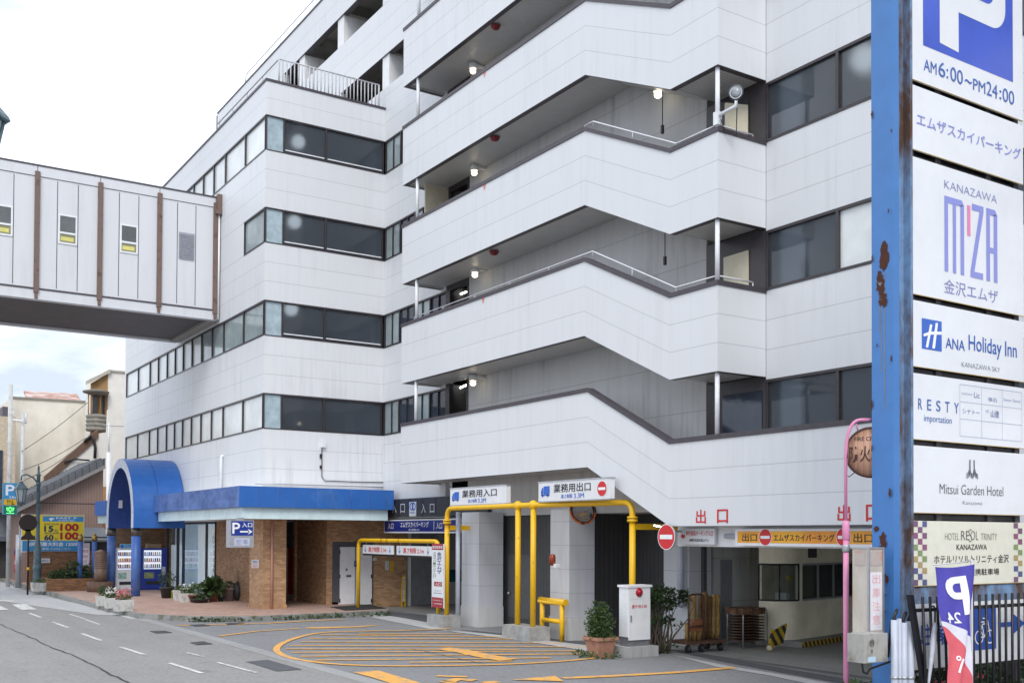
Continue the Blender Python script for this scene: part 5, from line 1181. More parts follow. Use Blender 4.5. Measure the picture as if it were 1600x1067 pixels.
S = Sign('Y', 49.6); t = thing('cardboard_box', 'brown cardboard box lying on top of the blue vending machine', 'box', S.P(*S.px(240, 856)))
mb = MB(); S.panel(mb, (231,849.5,252,856), .5); mb.build('carton', mat('cardboard', '#a58a68', .8, 0, .15), t)
# stone lantern-like ribbed drum on a round plinth
p = at(157, 905, Z=.15); p = V3((10.0, at(157, 905, X=10.0).y, .15))
t = thing('ribbed_drum', 'brown ribbed metal drum on a round stone plinth by the porch column', 'drum', p)
MB_ = mat('drum_brown', '#7d6658', .5, .2, .2)
mb = MB(); mb.lathe(p, [(.56,0),(.56,.42),(.50,.44)], 24); mb.build('plinth', mat('plinth_brown', '#6f5648', .8, var=.2), t)
mb = MB(); prf = [(.27,.44),(.27,1.0)]
for i in range(9): prf += [(.24,1.02+i*.085),(.285,1.04+i*.085),(.285,1.075+i*.085)]
mb.lathe(p, prf+[(.0,1.86)], 24); mb.build('ribbed_body', MB_, t)
# notice board between the posts
S = Sign('Y', 50.85); t = thing('notice_board', 'pale notice board with pink print hung between two blue posts', 'notice board', S.P(*S.px(134, 884)))
mb = MB(); S.panel(mb, (127,848,140,884), .08); mb.build('panel', mat('board_grey', '#b8b2b4', .5, .1), t)
mb = MB(); S.rect(mb, (128.3,856,138.8,882)); mb.build('paper', mat('paper_pink', '#e2d6da', .6, var=.1), t); mb = MB(); S.text(mb, '案内図', (129.3,858,137.8,863), .006, 0, .02); S.text(mb, '駐車場', (129.3,867,137.5,871), .006); S.text(mb, '入口', (129.3,875,135.5,879), .006); mb.build('lettering', mat('ink_rose', '#b5566a'), t)
# planters
def planter(px, py, w, d, h, lb, flowers, grp, z=.15):
    p = at(px, py, Z=z); t = thing('planter', lb, 'planter', p, grp)
    mb = MB(); mb.prism([p+V3((-w*.46,-d*.46,0)), p+V3((w*.46,-d*.46,0)), p+V3((w*.46,d*.46,0)), p+V3((-w*.46,d*.46,0))], (0,0,h*.15))
    a = [p+V3((sx*w*.46, sy*d*.46, 0)) for sx, sy in ((-1,-1),(1,-1),(1,1),(-1,1))]; b = [p+V3((sx*w*.5, sy*d*.5, h)) for sx, sy in ((-1,-1),(1,-1),(1,1),(-1,1))]
    c = [p+V3((sx*w*.43, sy*d*.43, h)) for sx, sy in ((-1,-1),(1,-1),(1,1),(-1,1))]; e_ = [q-V3((0,0,.07)) for q in c]
    for i in range(4):
        j = (i+1) % 4; mb.poly([a[i],a[j],b[j],b[i]]); mb.poly([b[i],b[j],c[j],c[i]]); mb.poly([c[i],c[j],e_[j],e_[i]])
    mb.poly(e_); mb.build('trough', patched('planter_stone', (.55,.54,.52), (.25,.24,.21), .6, .1, 4, .85), t)
    mb = MB(); hh = .40 if flowers == 'tall' else .16
    mb.leaves(p+V3((0,0,h+hh*.4)), max(w,d)*.42, 220, .07, (0,1,1) if flowers == 'tall' else (1,2), (w/max(w,d), d/max(w,d), hh/max(w,d)*1.1), .1)
    mats = list(LEAF)
    if flowers in ('red', 'white'):
        mats.append(mat('petal_'+flowers, '#d05a6a' if flowers == 'red' else '#dfe3dc', .6, 0, .1))
        for _ in range(70): q = p+V3((random.uniform(-w*.4,w*.4), random.uniform(-d*.4,d*.4), h+random.uniform(.08,.34))); mb.leaves(q, .03, 1, .08, (3,))
    mb.build('plants', mats, t)
planter(160.5, 946, .42, .42, .36, 'stone planter of dark bushy leaves, rearmost of three at the kerb', 'tall', 'stone planters at the kerb')
planter(173.5, 949.5, .40, .42, .36, 'stone planter with white flowers, middle of three at the kerb', 'white', 'stone planters at the kerb')
planter(192.5, 954, .60, .44, .38, 'stone planter with red flowers, nearest of three at the kerb', 'red', 'stone planters at the kerb')
planter(65, 923, .85, .7, .38, 'single weathered planter of yellow-green plants by the lamp post', 'low', 'stone planters at the kerb')
planter(283, 937.5, .55, .4, .4, 'small white planter left of its twin before the show window', 'low', 'small planters before the show window')
planter(293, 940, .6, .45, .34, 'small white planter holding leafy plants right of its twin before the show window', 'white', 'small planters before the show window')
def pot(px, py, r, h, lb, col, leaf, lh, lr, ms=(0,1), spiky=False, z=.15):
    p = at(px, py, Z=z); t = thing('flower_pot', lb, 'potted plant', p, 'pots standing by the brick wall')
    mb = MB(); mb.lathe(p, [(r*.7,0),(r,h*.85),(r*1.08,h*.86),(r*1.08,h),(r*.9,h),(r*.85,h*.9),(0,h*.9)], 14); mb.build('pot', col, t)
    if leaf:
        mb = MB(); mb.leaves(p+V3((0,0,h+lh*.34)), lr*.56, int(leaf*1.2), .075 if not spiky else .35, ms, (1,1,lh/lr*.62), .1); mb.build('plants', LEAF, t)
PB = mat('black_pot', (.03,.03,.033), .6); PTC = mat('brown_pot', '#7a4a3a', .7, var=.2); PMV = mat('mauve_pot', '#8d7d7c', .6)
pot(260, 934, .25, .45, 'black pot with a bushy plant right of the blue vending machine', PB, 320, .9, .6)
pot(269, 934, .08, .3, 'small lime green pot next to the bushy black pot', mat('lime_pot', '#a4c23c', .5), 0, 0, 0)
pot(305, 940, .3, .28, 'low pot of spreading yellow-green leaves by the show window', PTC, 330, .55, .55, (1,2))
pot(313, 941, .33, .14, 'flat black tray pot with small leaves at the pavement edge', PB, 120, .2, .3)
pot(333, 939.5, .2, .35, 'terracotta pot with long upright leaves below the show window', PTC, 160, .55, .4, (0,1), True)
pot(345, 939, .14, .2, 'small black pot with dark leaves between terracotta and mauve pots', PB, 90, .4, .25, (0,))
pot(358, 938, .26, .5, 'bulbous mauve pot with a dark plant by the brick wall', PMV, 120, .35, .3, (0,))
pot(384, 938, .2, .42, 'brown pot half hidden behind the brick pillar', PTC, 0, 0, 0)
p = at(372, 938, Z=.15); t = thing('garden_bag', 'black rubbish bag with tall dry stems between the pots', 'bag', p)
mb = MB(); mb.ball(p+V3((0,0,.36)), .24, 12, 0, (1,1,1.6)); mb.build('sack', BLACK, t); mb = MB()
for i in range(10): mb.tube([p+V3((0,0,.6)), p+V3((random.uniform(-.12,.12),0,.95)), p+V3((random.uniform(-.3,.3),random.uniform(-.1,.1),1.2))], .008, 4)
mb.build('stems', mat('dry_stem', '#9a8f72', .8), t)
# low brick wall with planter bed, hedge
BRW = brick('wall_brick', '#a8764c', '#7c5436', '#6d6052', .21, .07, .008, grime=.4)
a = V3((at(43, 905, Y=53).x, 53, .0)); bx_ = at(133, 900, Y=53).x
mb = MB(); mb.box(a.x, bx_+.9, 53, 53.3, .1, at(80, 863, Y=53).z); mb.box(a.x-.02, bx_+.9, 52.98, 53.32, at(80, 863, Y=53).z, at(80, 861, Y=53).z)
tag(mb.build('brick_wall', BRW, org=(a.x, 53, .1)), 'brown brick wall below the yellow parking price board', 'wall')
mb = MB(); xw0, xw1 = at(73, 905, Y=50).x, at(150, 905, Y=50).x; mb.box(xw0, xw1, 50, 50.25, .1, at(100, 904, Y=50).z); mb.box(xw0, xw0+.25, 50.25, 53, .1, at(100,904,Y=50).z)
tag(mb.build('planter_wall', BRW, org=(xw0, 50, .1)), 'low brick kerb wall holding a green planting bed', 'wall')
mb = MB()
for i in range(14): mb.leaves(V3((xw0+.5+(xw1-xw0)*i/14, 51.2+random.uniform(-.6,.8), at(100,901,Y=50).z)), .45, 90, .14, (0,1), (1,1,.5), .1)
for i in range(3): mb.leaves(V3((xw1-.9+i*.3, 51, at(100,890,Y=50).z)), .4, 90, .16, (0,1,1), (1,1,.9), .1)
tag(mb.build('shrubs', LEAF, org=(xw0+.5, 51, .3)), 'low green shrubs growing in the brick planting bed', 'shrubs')
S = Sign('Y', 52.95); t = thing('notice', 'small white notice plate on the brown brick wall behind the street lamp', 'notice', S.P(*S.px(70, 878))); mb = MB(); S.panel(mb, (59,872,78,879), .02, h=.02); mb.build('plate', WSIGN, t); mb = MB(); S.text(mb, '駐輪禁止', (62,873.5,76,877.5), .024, 0, .01); mb.build('lettering', I_GRY, t)
# big price board
S = Sign('Y', 53.6)
t = thing('price_billboard', 'large yellow and blue parking price billboard behind the brown brick wall', 'billboard', S.P(*S.px(85, 862)))
mb = MB(); S.panel(mb, (34,803,131,862), .15); S.panel(mb, (33,802,132,803.4), .2, h=.03); mb.build('board', WSIGN, t)
BY, BC, BDR, BND = mat('board_yellow','#efd52a',.4,0,.04), mat('board_blue','#3f96cf',.4,0,.05), ink('darkred','#b3202a'), ink('deepnavy','#232a5c')
mb = MB(); S.rect(mb, (35,804,130.5,844)); mb.build('yellow_panel', BY, t)
mb = MB(); S.rect(mb, (67,806,130.3,815), .006); S.rect(mb, (35,844.5,130.3,860.5), .004); mb.build('blue_panel', BC, t)
mb = MB(); S.text(mb, '15', (69,821,83.5,830.5), .009, 0, .13); S.text(mb, '60', (69,835,83.5,844), .009, 0, .13); S.text(mb, '8:00-20:00', (69,817,92,820), .009, 0, .01); S.text(mb, '20:00-8:00', (69,831,92,834), .009, 0, .01); S.text(mb, '分', (85,826,90.5,831), .009, 0, .01); S.text(mb, '分', (85,839.5,90.5,844), .009, 0, .01); S.text(mb, '24H', (46,836,62,843), .009, 0, .02); S.text(mb, 'P', (40,806,62,830), .009, 0, .05); mb.build('navy_lettering', BND, t)
mb = MB(); S.text(mb, '100', (94,817.5,123,829.5), .009, 0, .17); S.text(mb, '100', (94,831,123,843), .009, 0, .17); mb.build('red_lettering', BDR, t)
mb = MB(); S.text(mb, 'FAST P', (88,807.5,120,811), .011, 0, .06); S.text(mb, '武蔵町第2', (91,811.7,117,814.3), .011, 0, .01); S.shape(mb, [(76,810),(80,808.5),(86,809.5),(82,811.5),(80,814)], .011); S.text(mb, '2時間最大料金 1200円', (44,846.5,126,853), .009, 0, .05); S.text(mb, '駐車場 入口はこちら', (60,855.5,110,858.5), .009); mb.build('white_lettering', I_WHT, t)
mb = MB(); S.panel(mb, (56,862,58,866), .1); S.panel(mb, (112,862,114,866), .1); mb.build('leg', STEEL, t)
# street lamps
LGREEN = patched('lamp_green_paint', '#5a7078', '#3d4a4c', .6, .1, 4, .45)
def street_lamp(base, lb, ht, arm, hl=1.0):
    """arm: horizontal vector from pole to lantern"""
    t = thing('street_lamp', lb, 'street lamp', base, 'lantern street lamps')
    b = V3(base); arm = V3(arm)
    mb = MB(); mb.lathe(b, [(.24,0),(.24,.12),(.19,.3),(.17,.9),(.22,1.0),(.17,1.1),(.15,1.9),(.12,2.1),(.085,2.3),(.075,ht-.4),(.10,ht-.38),(.10,ht-.3),(.05,ht-.28),(.05,ht),(.0,ht+.15)], 16); mb.build('pole', LGREEN, t)
    q = b+V3((0,0,ht-.75)); L_ = b+arm+V3((0,0,ht-.72))
    mb = MB(); mb.tube([q, q+arm*.3+V3((0,0,.28)), q+arm*.7+V3((0,0,.42)), q+arm*.97+V3((0,0,.35)), L_+V3((0,0,.1))], .035, 8)
    mb.lathe(q, [(.1,-.08),(.1,.08)], 12); mb.build('arm', LGREEN, t)
    c = L_-V3((0,0,.25)); mb = MB(); mb.lathe(c, [(.04,.32),(.07,.3),(.10,.24),(.34*hl,.0),(.36*hl,-.04),(.34*hl,-.05)], 6, smooth=False); lr = mb.build('lantern_roof', LGREEN, t)
    mb = MB(); mb.lathe(c, [(.29*hl,-.05),(.17*hl,-.62)], 6, smooth=False); mb.build('lantern_glass', mat('lantern_glass', '#b9c0c0', .15, 0, .1), t)
    mb = MB()
    for i in range(6):
        a = 2*pi*i/6; o = V3((0,0,1)).orthogonal().normalized(); d = o*cos(a)+V3((0,0,1)).cross(o)*sin(a); mb.cyl(c+d*.295*hl+V3((0,0,-.05)), c+d*.175*hl+V3((0,0,-.62)), .018, n=6)
    mb.lathe(c, [(.185*hl,-.6),(.19*hl,-.66),(.1,-.72),(.03,-.8),(.0,-.82)], 12); mb.build('lantern_frame', LGREEN, t)
lb_ = at(58, 905, Y=51.6); lb_.z = .15
top = at(57, 730, X=lb_.x, Y=None) if False else at(57, 730, Y=51.6)
street_lamp(lb_, 'green street lamp with a lantern on a curved arm behind the round signs', top.z-.15, V3((at(33, 750, Y=51.6).x-lb_.x, 0, 0)), .85)
c = at(-47, 176, D=9.6); street_lamp((c.x-1.5, c.y+.6, 0.0), 'street lamp whose lantern edge shows at the left edge of the sky', c.z+.97, V3((1.5,-.6,0)), .95)
# pole with P IN sign, utility pole, banner, sign backs
S = Sign('Y', 56)
pb = at(13, 906, Y=56); t = thing('parking_pole_sign', 'blue P sign over yellow IN arrow and green 空 display on a white pole', 'sign', (pb.x, 56, .15))
mb = MB(); mb.cyl((pb.x,56.12,.1), (pb.x,56.12,at(13,600,Y=56).z), .10, n=12); mb.build('pole', patched('pole_white', (.6,.6,.58), (.35,.33,.3), .6, .1, 2), t)
mb = MB(); S.panel(mb, (5,754,27,804), .2); mb.build('box', mat('box_teal', '#4b9bb5', .4), t)
mb = MB(); S.rect(mb, (6,755,26,779)); mb.build('blue_face', BC, t); mb = MB(); S.rect(mb, (6,779.5,26,789)); mb.build('yellow_face', mat('in_yellow', '#e8b92a', .4), t); mb = MB(); S.rect(mb, (6,789.5,26,803)); mb.build('green_face', mat('in_green', '#177a62', .4), t)
mb = MB(); S.text(mb, 'P', (9,757,23,774), .006, 0, .06); S.text(mb, '24H', (14,774.5,25,778.5), .008, 0, .02); mb.build('white_lettering', I_WHT, t)
mb = MB(); S.text(mb, 'IN', (11,780.5,20,785), .006, 0, .03); S.text(mb, '→', (10,785,24,788.8), .006, 0, .02); mb.build('black_lettering', I_BLK, t)
mb = MB(); S.text(mb, '空', (10,791,22,802), .006, 0, .02); mb.build('lit_character', mat('lit_green', (.15,.9,.2), .4, emit=1.2, var=0), t)
S = Sign('Y', 55); pb = at(28.5, 908, Y=55); t = thing('utility_pole', 'tall slim grey pole behind the blue P sign', 'pole', (pb.x, 55, .15))
mb = MB(); mb.cyl((pb.x,55,.1), (pb.x,55,at(28,835,Y=55).z), .14, n=12); mb.build('pole', STEEL, t)
mb = MB(); pu = at(33, 860, Y=66); 
t = thing('utility_pole', 'tall pale pole with crossarm and wires in front of the cream building', 'pole', (pu.x, 66, .15))
mb.cyl((pu.x,66,.1), (pu.x,66,at(34,645,Y=66).z), .13, .09, n=10); mb.build('pole', patched('pale_pole', (.55,.56,.56), (.4,.4,.4), .6), t)
mb = MB(); a, b = at(17, 655, Y=66), at(42, 660, Y=66); mb.cyl(a, b, .06, n=8)
for f in (.1,.9): q = a+(b-a)*f; mb.cyl(q, q+V3((0,0,.5)), .05, n=8)
mb.build('crossarm', PALE, t)
mb = MB()
for (x0,y0),(x1,y1),sag in (((34,752),(134,688),4),((34,735),(134,684),3),((34,705),(138,628),2)):
    pts = [at(x0+(x1-x0)*i/8, y0+(y1-y0)*i/8+sag*math.sin(pi*i/8)*1.5, Y=65.8+6*i/8) for i in range(9)]; mb.tube(pts, .018, 4)
mb.build('wires', BLACK, t)
def banner(p, lb, cols, w, h, pole_h, lean, texts, facing='Y', wav=.06, grp=None):
    t = thing('banner_flag', lb, 'banner', p, grp); p = V3(p); n = 14
    mats = cols; mb = MB()
    def F(u, v): 
        ph = v*5; return p+V3((u*w+lean*(1-v)*.6 + .03*sin(ph*2), wav*sin(u*3.2+ph)+.02*sin(ph*3), pole_h-h+v*h))
    for i in range(6):
        for j in range(n):
            v0, v1 = j/n, (j+1)/n; u0, u1 = i/6, (i+1)/6
            c = 0 if (v0+v1)/2 > .52+.10*(1-(u0+u1)/2)*0 else 1
            mb.poly([F(u0,v0), F(u1,v0), F(u1,v1), F(u0,v1)], c, None, True)
    cl = mb.build('cloth', mats, t)
    return t, F, cl
t = thing('banner_flag', 'small red and purple banner flag standing by the far kerb on the left', 'banner', at(25, 905, Y=57).xy.to_3d()+V3((0,0,.15)))
S = Sign('Y', 57); mb = MB(); S.shape(mb, [(22,862),(27.5,846),(29,895),(21.5,894)], .0); S.shape(mb, [(22,862),(27.5,846),(29,895),(21.5,894)][::-1], -.02); mb.build('cloth', mat('banner_red', '#d8525a', .6, 0, .15), t)
mb = MB(); S.shape(mb, [(22,862),(27.5,846),(28,858),(22,866)], .006); mb.build('purple_top', mat('banner_purple', '#4a3f88', .6), t)
mb = MB(); S.vtext(mb, 'パーキ', (23,866,27.5,892), .008, 0, .01); mb.build('lettering', I_WHT, t)
x = at(29.5, 900, Y=57.02).x; mb = MB(); mb.cyl((x,57.02,.15), (x,57.02,3.4), .025, n=6); mb.build('pole', STEEL, t)
S = Sign('Y', 48.5); pb = at(43.5, 922, Y=48.5); t = thing('road_sign', 'dark back of a round road sign above a tapered plate on a brown pole', 'road sign', (pb.x, 48.5, .15))
DB = mat('sign_back_dark', '#2f2320', .55, .2, .2)
mb = MB(); mb.cyl((pb.x,48.56,.1), (pb.x,48.56,at(43,805,Y=48.5).z), .04, n=10); mb.build('pole', DB, t)
mb = MB(); c = S.px(44, 816.5); mb.lathe(S.P(c[0],c[1],-.02), [(.36,0),(.36,.02)], 28, ax=S.n); mb.build('round_plate', DB, t)
mb = MB(); pts = [S.P(*S.px(*q)) for q in ((39,828),(49,828),(48.5,833),(51,839),(57,844),(56,842.5),(33,842.5),(32,844),(38,838),(39.5,833))]
mb = MB(); pts = [S.P(*S.px(*q)) for q in ((32.5,843),(56,843),(55,839),(50,835),(48,831),(48.5,827),(39,827),(40,831),(38.5,835),(33,839))]; mb.prism(pts, (0,.02,0)); mb.build('tapered_plate', DB, t)
mb = MB(); mb.cyl((pb.x,48.52,at(43,890,Y=48.5).z),(pb.x,48.52,at(43,886,Y=48.5).z),.05,n=10); mb.build('yellow_band', YEL, t)
# ------------------------------------------------------------------ buildings behind, left
PLAST = patched('stained_plaster', '#e9e4d8', '#c6beae', .60, .2, .35, .85, (1,1,.35)); PLASTW = patched('old_white_plaster', '#eeeae2', '#a59b8c', .68, .1, .8, .85, (1,1,.5)); TAN = mat('tan_plaster', '#b58f62', .8, 0, .15, 2)
TILES = ribbed('roof_tiles', (.13,.135,.15), .35, 'U', .6, .8, .6, .3)
CORR = ribbed('brown_corrugated', (.30,.20,.165), .14, 'U', .6, .6, .4, .15)
def at2(x, y, Y): p = at(x, y, Y=Y); return p
# brown gabled house
Yh = 60
t = thing('brown_house', 'brown corrugated gabled house with grey tiled roof beside the blue porch', 'house', (12, Yh, 0))
a, b = at2(36, 783, Yh), at2(178, 717, Yh); b = V3((12.35, Yh, at2(172, 720, Yh).z)); 
mb = MB(); mb.prism([(a.x,Yh,0), (b.x,Yh,0), (b.x,Yh,b.z-.25), (a.x,Yh,a.z-.25)], (0,8,0)); mb.build('wall', CORR, t)
mb = MB(); mb.box(a.x, b.x, Yh-.02, Yh, at2(100,786,Yh).z-.02, at2(100,786,Yh).z+.02); mb.build('wall_seam', TRIM, t)
mb = MB(); d = V3((0,-.5,0)); mb.prism([a+d+V3((-.6,0,-.55)), b+d+V3((0,0,-.25)), b+d+V3((0,0,.12)), a+d+V3((-.6,0,-.2))], (0,9,0)); r_ = mb.build('roof', TILES, t)
mb = MB(); mb.obox(a+d+V3((-.6,-.05,-.75)), V3((b.x-a.x+.6, 0, b.z-a.z+.3)), (0,.05,0), (0,0,.2)); mb.build('barge_board', mat('grey_board', '#8c8886', .7), r_)
mb = MB(); ru = b-a; 
for i in range(22): q = a+d+V3((-.5,.2,-.15))+V3((ru.x+.5,0,ru.z+.3))*(i/22); mb.cyl(q, q+V3((0,8,0)), .09, n=6)
mb.build('tile_rows', TILES, r_)
# cream block
Yc = 78
t = thing('cream_building', 'stained cream plaster building with a rusty roof sheet on top', 'building', (13, Yc, 0))
p0, p1 = at2(17, 622, Yc), at2(140, 629, Yc)
mb = MB(); mb.prism([(p0.x,Yc,0), (p1.x+1.2,Yc,0), (p1.x+1.2,Yc,p1.z), (p0.x,Yc,p0.z)], (0,14,0)); mb.build('wall', PLAST, t)
mb = MB(); mb.prism([(p0.x-.1,Yc-.1,p0.z), (p1.x+1.3,Yc-.1,p1.z), (p1.x+1.3,Yc-.1,p1.z+.12), (p0.x-.1,Yc-.1,p0.z+.12)], (0,.4,0)); mb.build('coping', mat('grey_coping', '#8d897f', .8), t)
q = [at2(41, 621, Yc+2), at2(128, 627, Yc+2), at2(120, 615, Yc+5), at2(37, 610, Yc+5)]
mb = MB(); mb.prism(q, (0,0,-.15)); mb.build('roof_sheet', patched('rusty_sheet', '#cdbfb8', '#9a5c44', .5, .12, .8, .8), t)
p2 = at2(2, 640, Yc+10)
mb = MB(); mb.box(p0.x-.12, p0.x-.02, Yc+1, Yc+4, 2, 6.5); mb.box(p0.x-.12, p0.x-.02, Yc+6, Yc+9, 2, 6.5); mb.build('window', FRAME, t)
mb = MB(); s0, s1 = at2(4, 635, Yc-2), at2(12, 670, Yc-2); mb.box(s0.x, s1.x, Yc-2, Yc+1, s1.z, s0.z); tag(mb.build('shop_sign', mat('dark_sign_box', '#54525c', .5), org=s0), 'dark projecting shop sign box on the left of the cream building', 'sign')
# tall narrow white building with tan front, round balcony
Yw = 70
t = thing('balcony_house', 'tall narrow white house with tan front and rounded balcony', 'house', (16, Yw, 0))
pa, pb_ = at2(169, 580, Yw), at2(140, 597, Yw+6)
x0 = pa.x; x1 = 20
mb = MB(); mb.box(x0, x1, Yw, Yw+7, 0, pa.z); mb.build('wall', PLASTW, t)
mb = MB(); xl = at2(145, 600, Yw+.0).x; mb.prism([(x0-.01,Yw+.05,0),(x0-.01,Yw+.05,pa.z-.15),(xl,Yw+.4,at2(145,597,Yw).z),(xl,Yw+.4,0)], (0,.3,0)); mb.build('tan_front', TAN, t)
mb = MB(); mb.obox((x0+.1,Yw-.25,pa.z-.1), V3((xl-x0-.4,.1,at2(142,597,Yw).z-pa.z)), (0,.8,0), (0,0,.22)); mb.box(x0, x1, Yw-.1, Yw+7.1, pa.z-.02, pa.z+.1); mb.build('roof', mat('pale_roof_edge', '#b9b2a4', .7), t)
cx = at2(150, 660, Yw).x; zc0, zc1 = at2(150, 674, Yw).z, at2(150, 648, Yw).z
mb = MB(); pf = []
for i in range(4): z = zc0+(zc1-zc0)*i/4; dz = (zc1-zc0)/4; pf += [(.58,z),(.64,z+.05),(.64,z+dz*.75),(.58,z+dz*.8)]
mb.lathe((cx,Yw-.15,0), pf+[(.5,zc1)], 20); mb.build('balcony', mat('balcony_grey', '#8f8a80', .8, 0, .25, 3), t)
zr_ = at2(150, 612, Yw).z; mb = MB(); mb.lathe((cx-.05,Yw-.15,0), [(.3,zr_-.25),(.78,zr_-.1),(.8,zr_),(.3,zr_+.12),(0,zr_+.12)], 20); mb.build('balcony_roof', mat('roof_slab_grey', '#7a736b', .8), t)
mb = MB(); mb.box(cx-.25, cx+.05, Yw-.06, Yw+.1, zc1, zr_-.2); mb.box(cx+.38, cx+.5, Yw-.06, Yw+.1, zc1, zr_-.2); mb.build('window', DGLASS, t)
mb = MB()
for xx in (cx-.5, cx-.28, cx+.2): mb.cyl((xx,Yw-.2,zc1), (xx,Yw-.2,zr_-.1), .04, n=6)
mb.build('balcony_post', TAN, t)
# sloping plaster gable below the balcony
Yg = 66
t = thing('plaster_house', 'stained white plaster gable with a brown sloping barge board behind the brown house', 'house', (14, Yg, 0))
q = [at2(*p, Yg) for p in ((72,748),(153,677),(167,675),(168.5,640),(205,640),(205,760),(72,760))]
mb = MB(); mb.prism(q, (0,.25,0)); mb.build('wall', PLASTW, t)
mb = MB(); a_, b_ = at2(70, 746, Yg-.1), at2(154, 672, Yg-.1); dd = b_-a_; mb.obox(a_+V3((0,0,.08)), dd, (0,.45,0), (0,0,-.55)); mb.build('barge_board', mat('brown_board', '#6d5546', .8), t)
mb = MB(); pts = [at2(*p, Yg-.2) for p in ((132,690),(142,680),(147,688),(149,700),(148,716))]; mb.tube(pts, .09, 7); mb.tube([at2(*p, Yg-.2) for p in ((100,722),(115,717),(140,719))], .05, 5); mb.build('cable_entry', BLACK, t)
S = Sign('Y', 58); t = thing('antenna_mast', 'thin white mast rising beside the blue porch roof', 'mast', at2(170, 800, 58).xy.to_3d())
mb = MB(); q = at2(170, 707, 58); mb.cyl((q.x,58,0), q, .11, n=10); mb.cyl(q, at2(170, 660, 58), .045, n=6); mb.build('mast', PALE, t); mb = MB(); mb.cyl(at2(160, 665, 58), at2(193, 666, 58), .02, n=5); mb.build('crossbar', STEEL, t)
# grey shed below the brown house and far street fronts
mb = MB(); x0 = at2(0,800,66).x-6; x1 = at2(40, 800, 66).x; mb.box(x0, x1, 66, 72, 0, at2(20,780,66).z); 
t = thing('grey_shop', 'low grey shopfront with dark entrance behind the far pavement', 'shop', (x0, 66, 0)); mb.build('wall', mat('grey_shop_wall', '#7e828a', .7, var=.15), t)
mb = MB(); mb.box(x0+.4, x1-.3, 65.9, 66, .15, at2(20,845,66).z); mb.build('shop_front', DARKIN, t)
mb = MB(); mb.box(x0, x1, 65.0, 66, at2(20,845,66).z, at2(20,838,66).z); mb.build('awning', mat('grey_awning', '#5f6470', .6), t)
mb = MB(); xx = at2(18, 800, 84).x; mb.box(xx-14, xx-1.2, 92, 104, 0, at2(8,626,92).z); 
t = thing('far_building', 'pale far building with a dark red roof line at the left edge', 'building', (xx-6, 92, 0)); mb.build('wall', mat('far_wall', '#cdc9c2', .8, var=.1), t)
mb = MB(); mb.box(xx-14.2, xx-1, 91.8, 104.2, at2(8,626,92).z, at2(8,622,92).z); mb.build('roof', mat('dark_red_roof', '#7c5256', .7), t)
mb = MB()
for i in range(3): mb.box(xx-5+i*1.3, xx-4.2+i*1.3, 91.9, 92, 5+0*i, 7.2)
mb.build('window', DGLASS, t)
mb = MB(); qx = at2(3, 700, 76).x; mb.box(qx-10, qx+.55, 74, 82, 0, at2(5,655,76).z); t = thing('tan_building', 'tan building edge with tall dark windows at the left border', 'building', (qx-4, 74, 0)); mb.build('wall', mat('tan_edge_wall', '#c9baa4', .8, var=.15), t)
mb = MB(); mb.box(qx+.55, qx+.6, 75, 76.6, 2.6, 8.5); mb.box(qx+.55, qx+.6, 78, 79.6, 2.6, 8.5); mb.box(qx-1.2, qx-.2, 73.9, 74, 4, 8); mb.build('window', DGLASS, t)
# hedge-free service corner: grey gable inside the porch
mb = MB(); x0 = at2(104, 850, 57).x; mb.box(x0, 12.3, 57, 59.5, .1, at2(110,838,57).z); t = thing('porch_shed', 'low dark shed with grey roof seen between porch and brick wall', 'shed', (x0, 57, .1)); mb.build('wall', DARKIN, t)
mb = MB(); mb.prism([(x0-.4,56.6,at2(104,846,57).z),(12.3,56.6,at2(104,846,57).z),(12.3,59.5,at2(110,826,57).z),(x0-.4,59.5,at2(110,826,57).z)], (0,0,.1)); mb.build('roof', mat('shed_roof', '#6d7076', .6), t)
# ------------------------------------------------------------------ right-hand sign tower
YP = 9.0; SX0 = 12.33
BLUEP = patched('pole_blue_paint', '#467cbc', '#8fb0d8', .70, .06, 1.4, .4, (1,1,.5), .7, .10)
RUSTB = patched('rusty_blue_steel', '#7898bc', '#5a4336', .50, .10, 2.6, .6, (1,1,.4), .9, .25)
t = thing('sign_pylon', 'tall blue steel pylon post with rust patches carrying the white sign panels', 'post', (12.1, 9.1, 0))
mb = MB(); x0 = 11.90; yb0, yb1 = 8.98, at(1362, 500, X=11.90).y
mb.box(x0, x0+.13, yb0, yb1, -.02, 13); mb.build('flange', BLUEP, t)
mb = MB(); mb.box(x0+.13, 12.26, yb0+.10, yb1-.1, 0, 13); mb.build('web', RUSTB, t)
mb = MB(); mb.box(12.26, 12.31, yb0-.01, yb1, 0, 13); mb.build('flange', RUSTB, t)
# torn rust blisters on the street side of the post
RB = patched('rust_blister', '#4e2b1e', '#a9b6c0', .66, .03, 9, .9)
SB = Sign('X', x0)
def blister(cx, cy, rx, ry, k=22, seed=1):
    rnd = random.Random(seed); mb = MB(); pts = []
    for i in range(k):
        a = 2*pi*i/k; r = rnd.uniform(.62, 1.15); pts.append((cx+cos(a)*rx*r, cy+sin(a)*ry*r))
    c = SB.px(cx, cy)
    for i in range(k): SB.shape(mb, [(cx, cy), pts[i], pts[(i+1) % k]], .004+.0012*seed)
    mb.build('rust_patch', RB, t)
for i, a in enumerate(((1382,402,7.5,23),(1381,386,4.5,9),(1380,414,6.5,8),(1377,448,7,16),(1375,434,6,10),(1380,468,7,12),(1370,826,4,5),(1380,843,6,12),(1376,858,5,8),(1383,850,4,6),(1363.5,180,1.6,7),(1364,405,1.5,6),(1363.5,632,1.8,9),(1394,205,1.2,3),(1394,560,1.4,6),(1364,700,1.2,5),(1372,540,1.2,3),(1392,770,2.2,8),(1388,905,3,7),(1366,930,2,6),(1390,330,1,4))): blister(*a, seed=i)
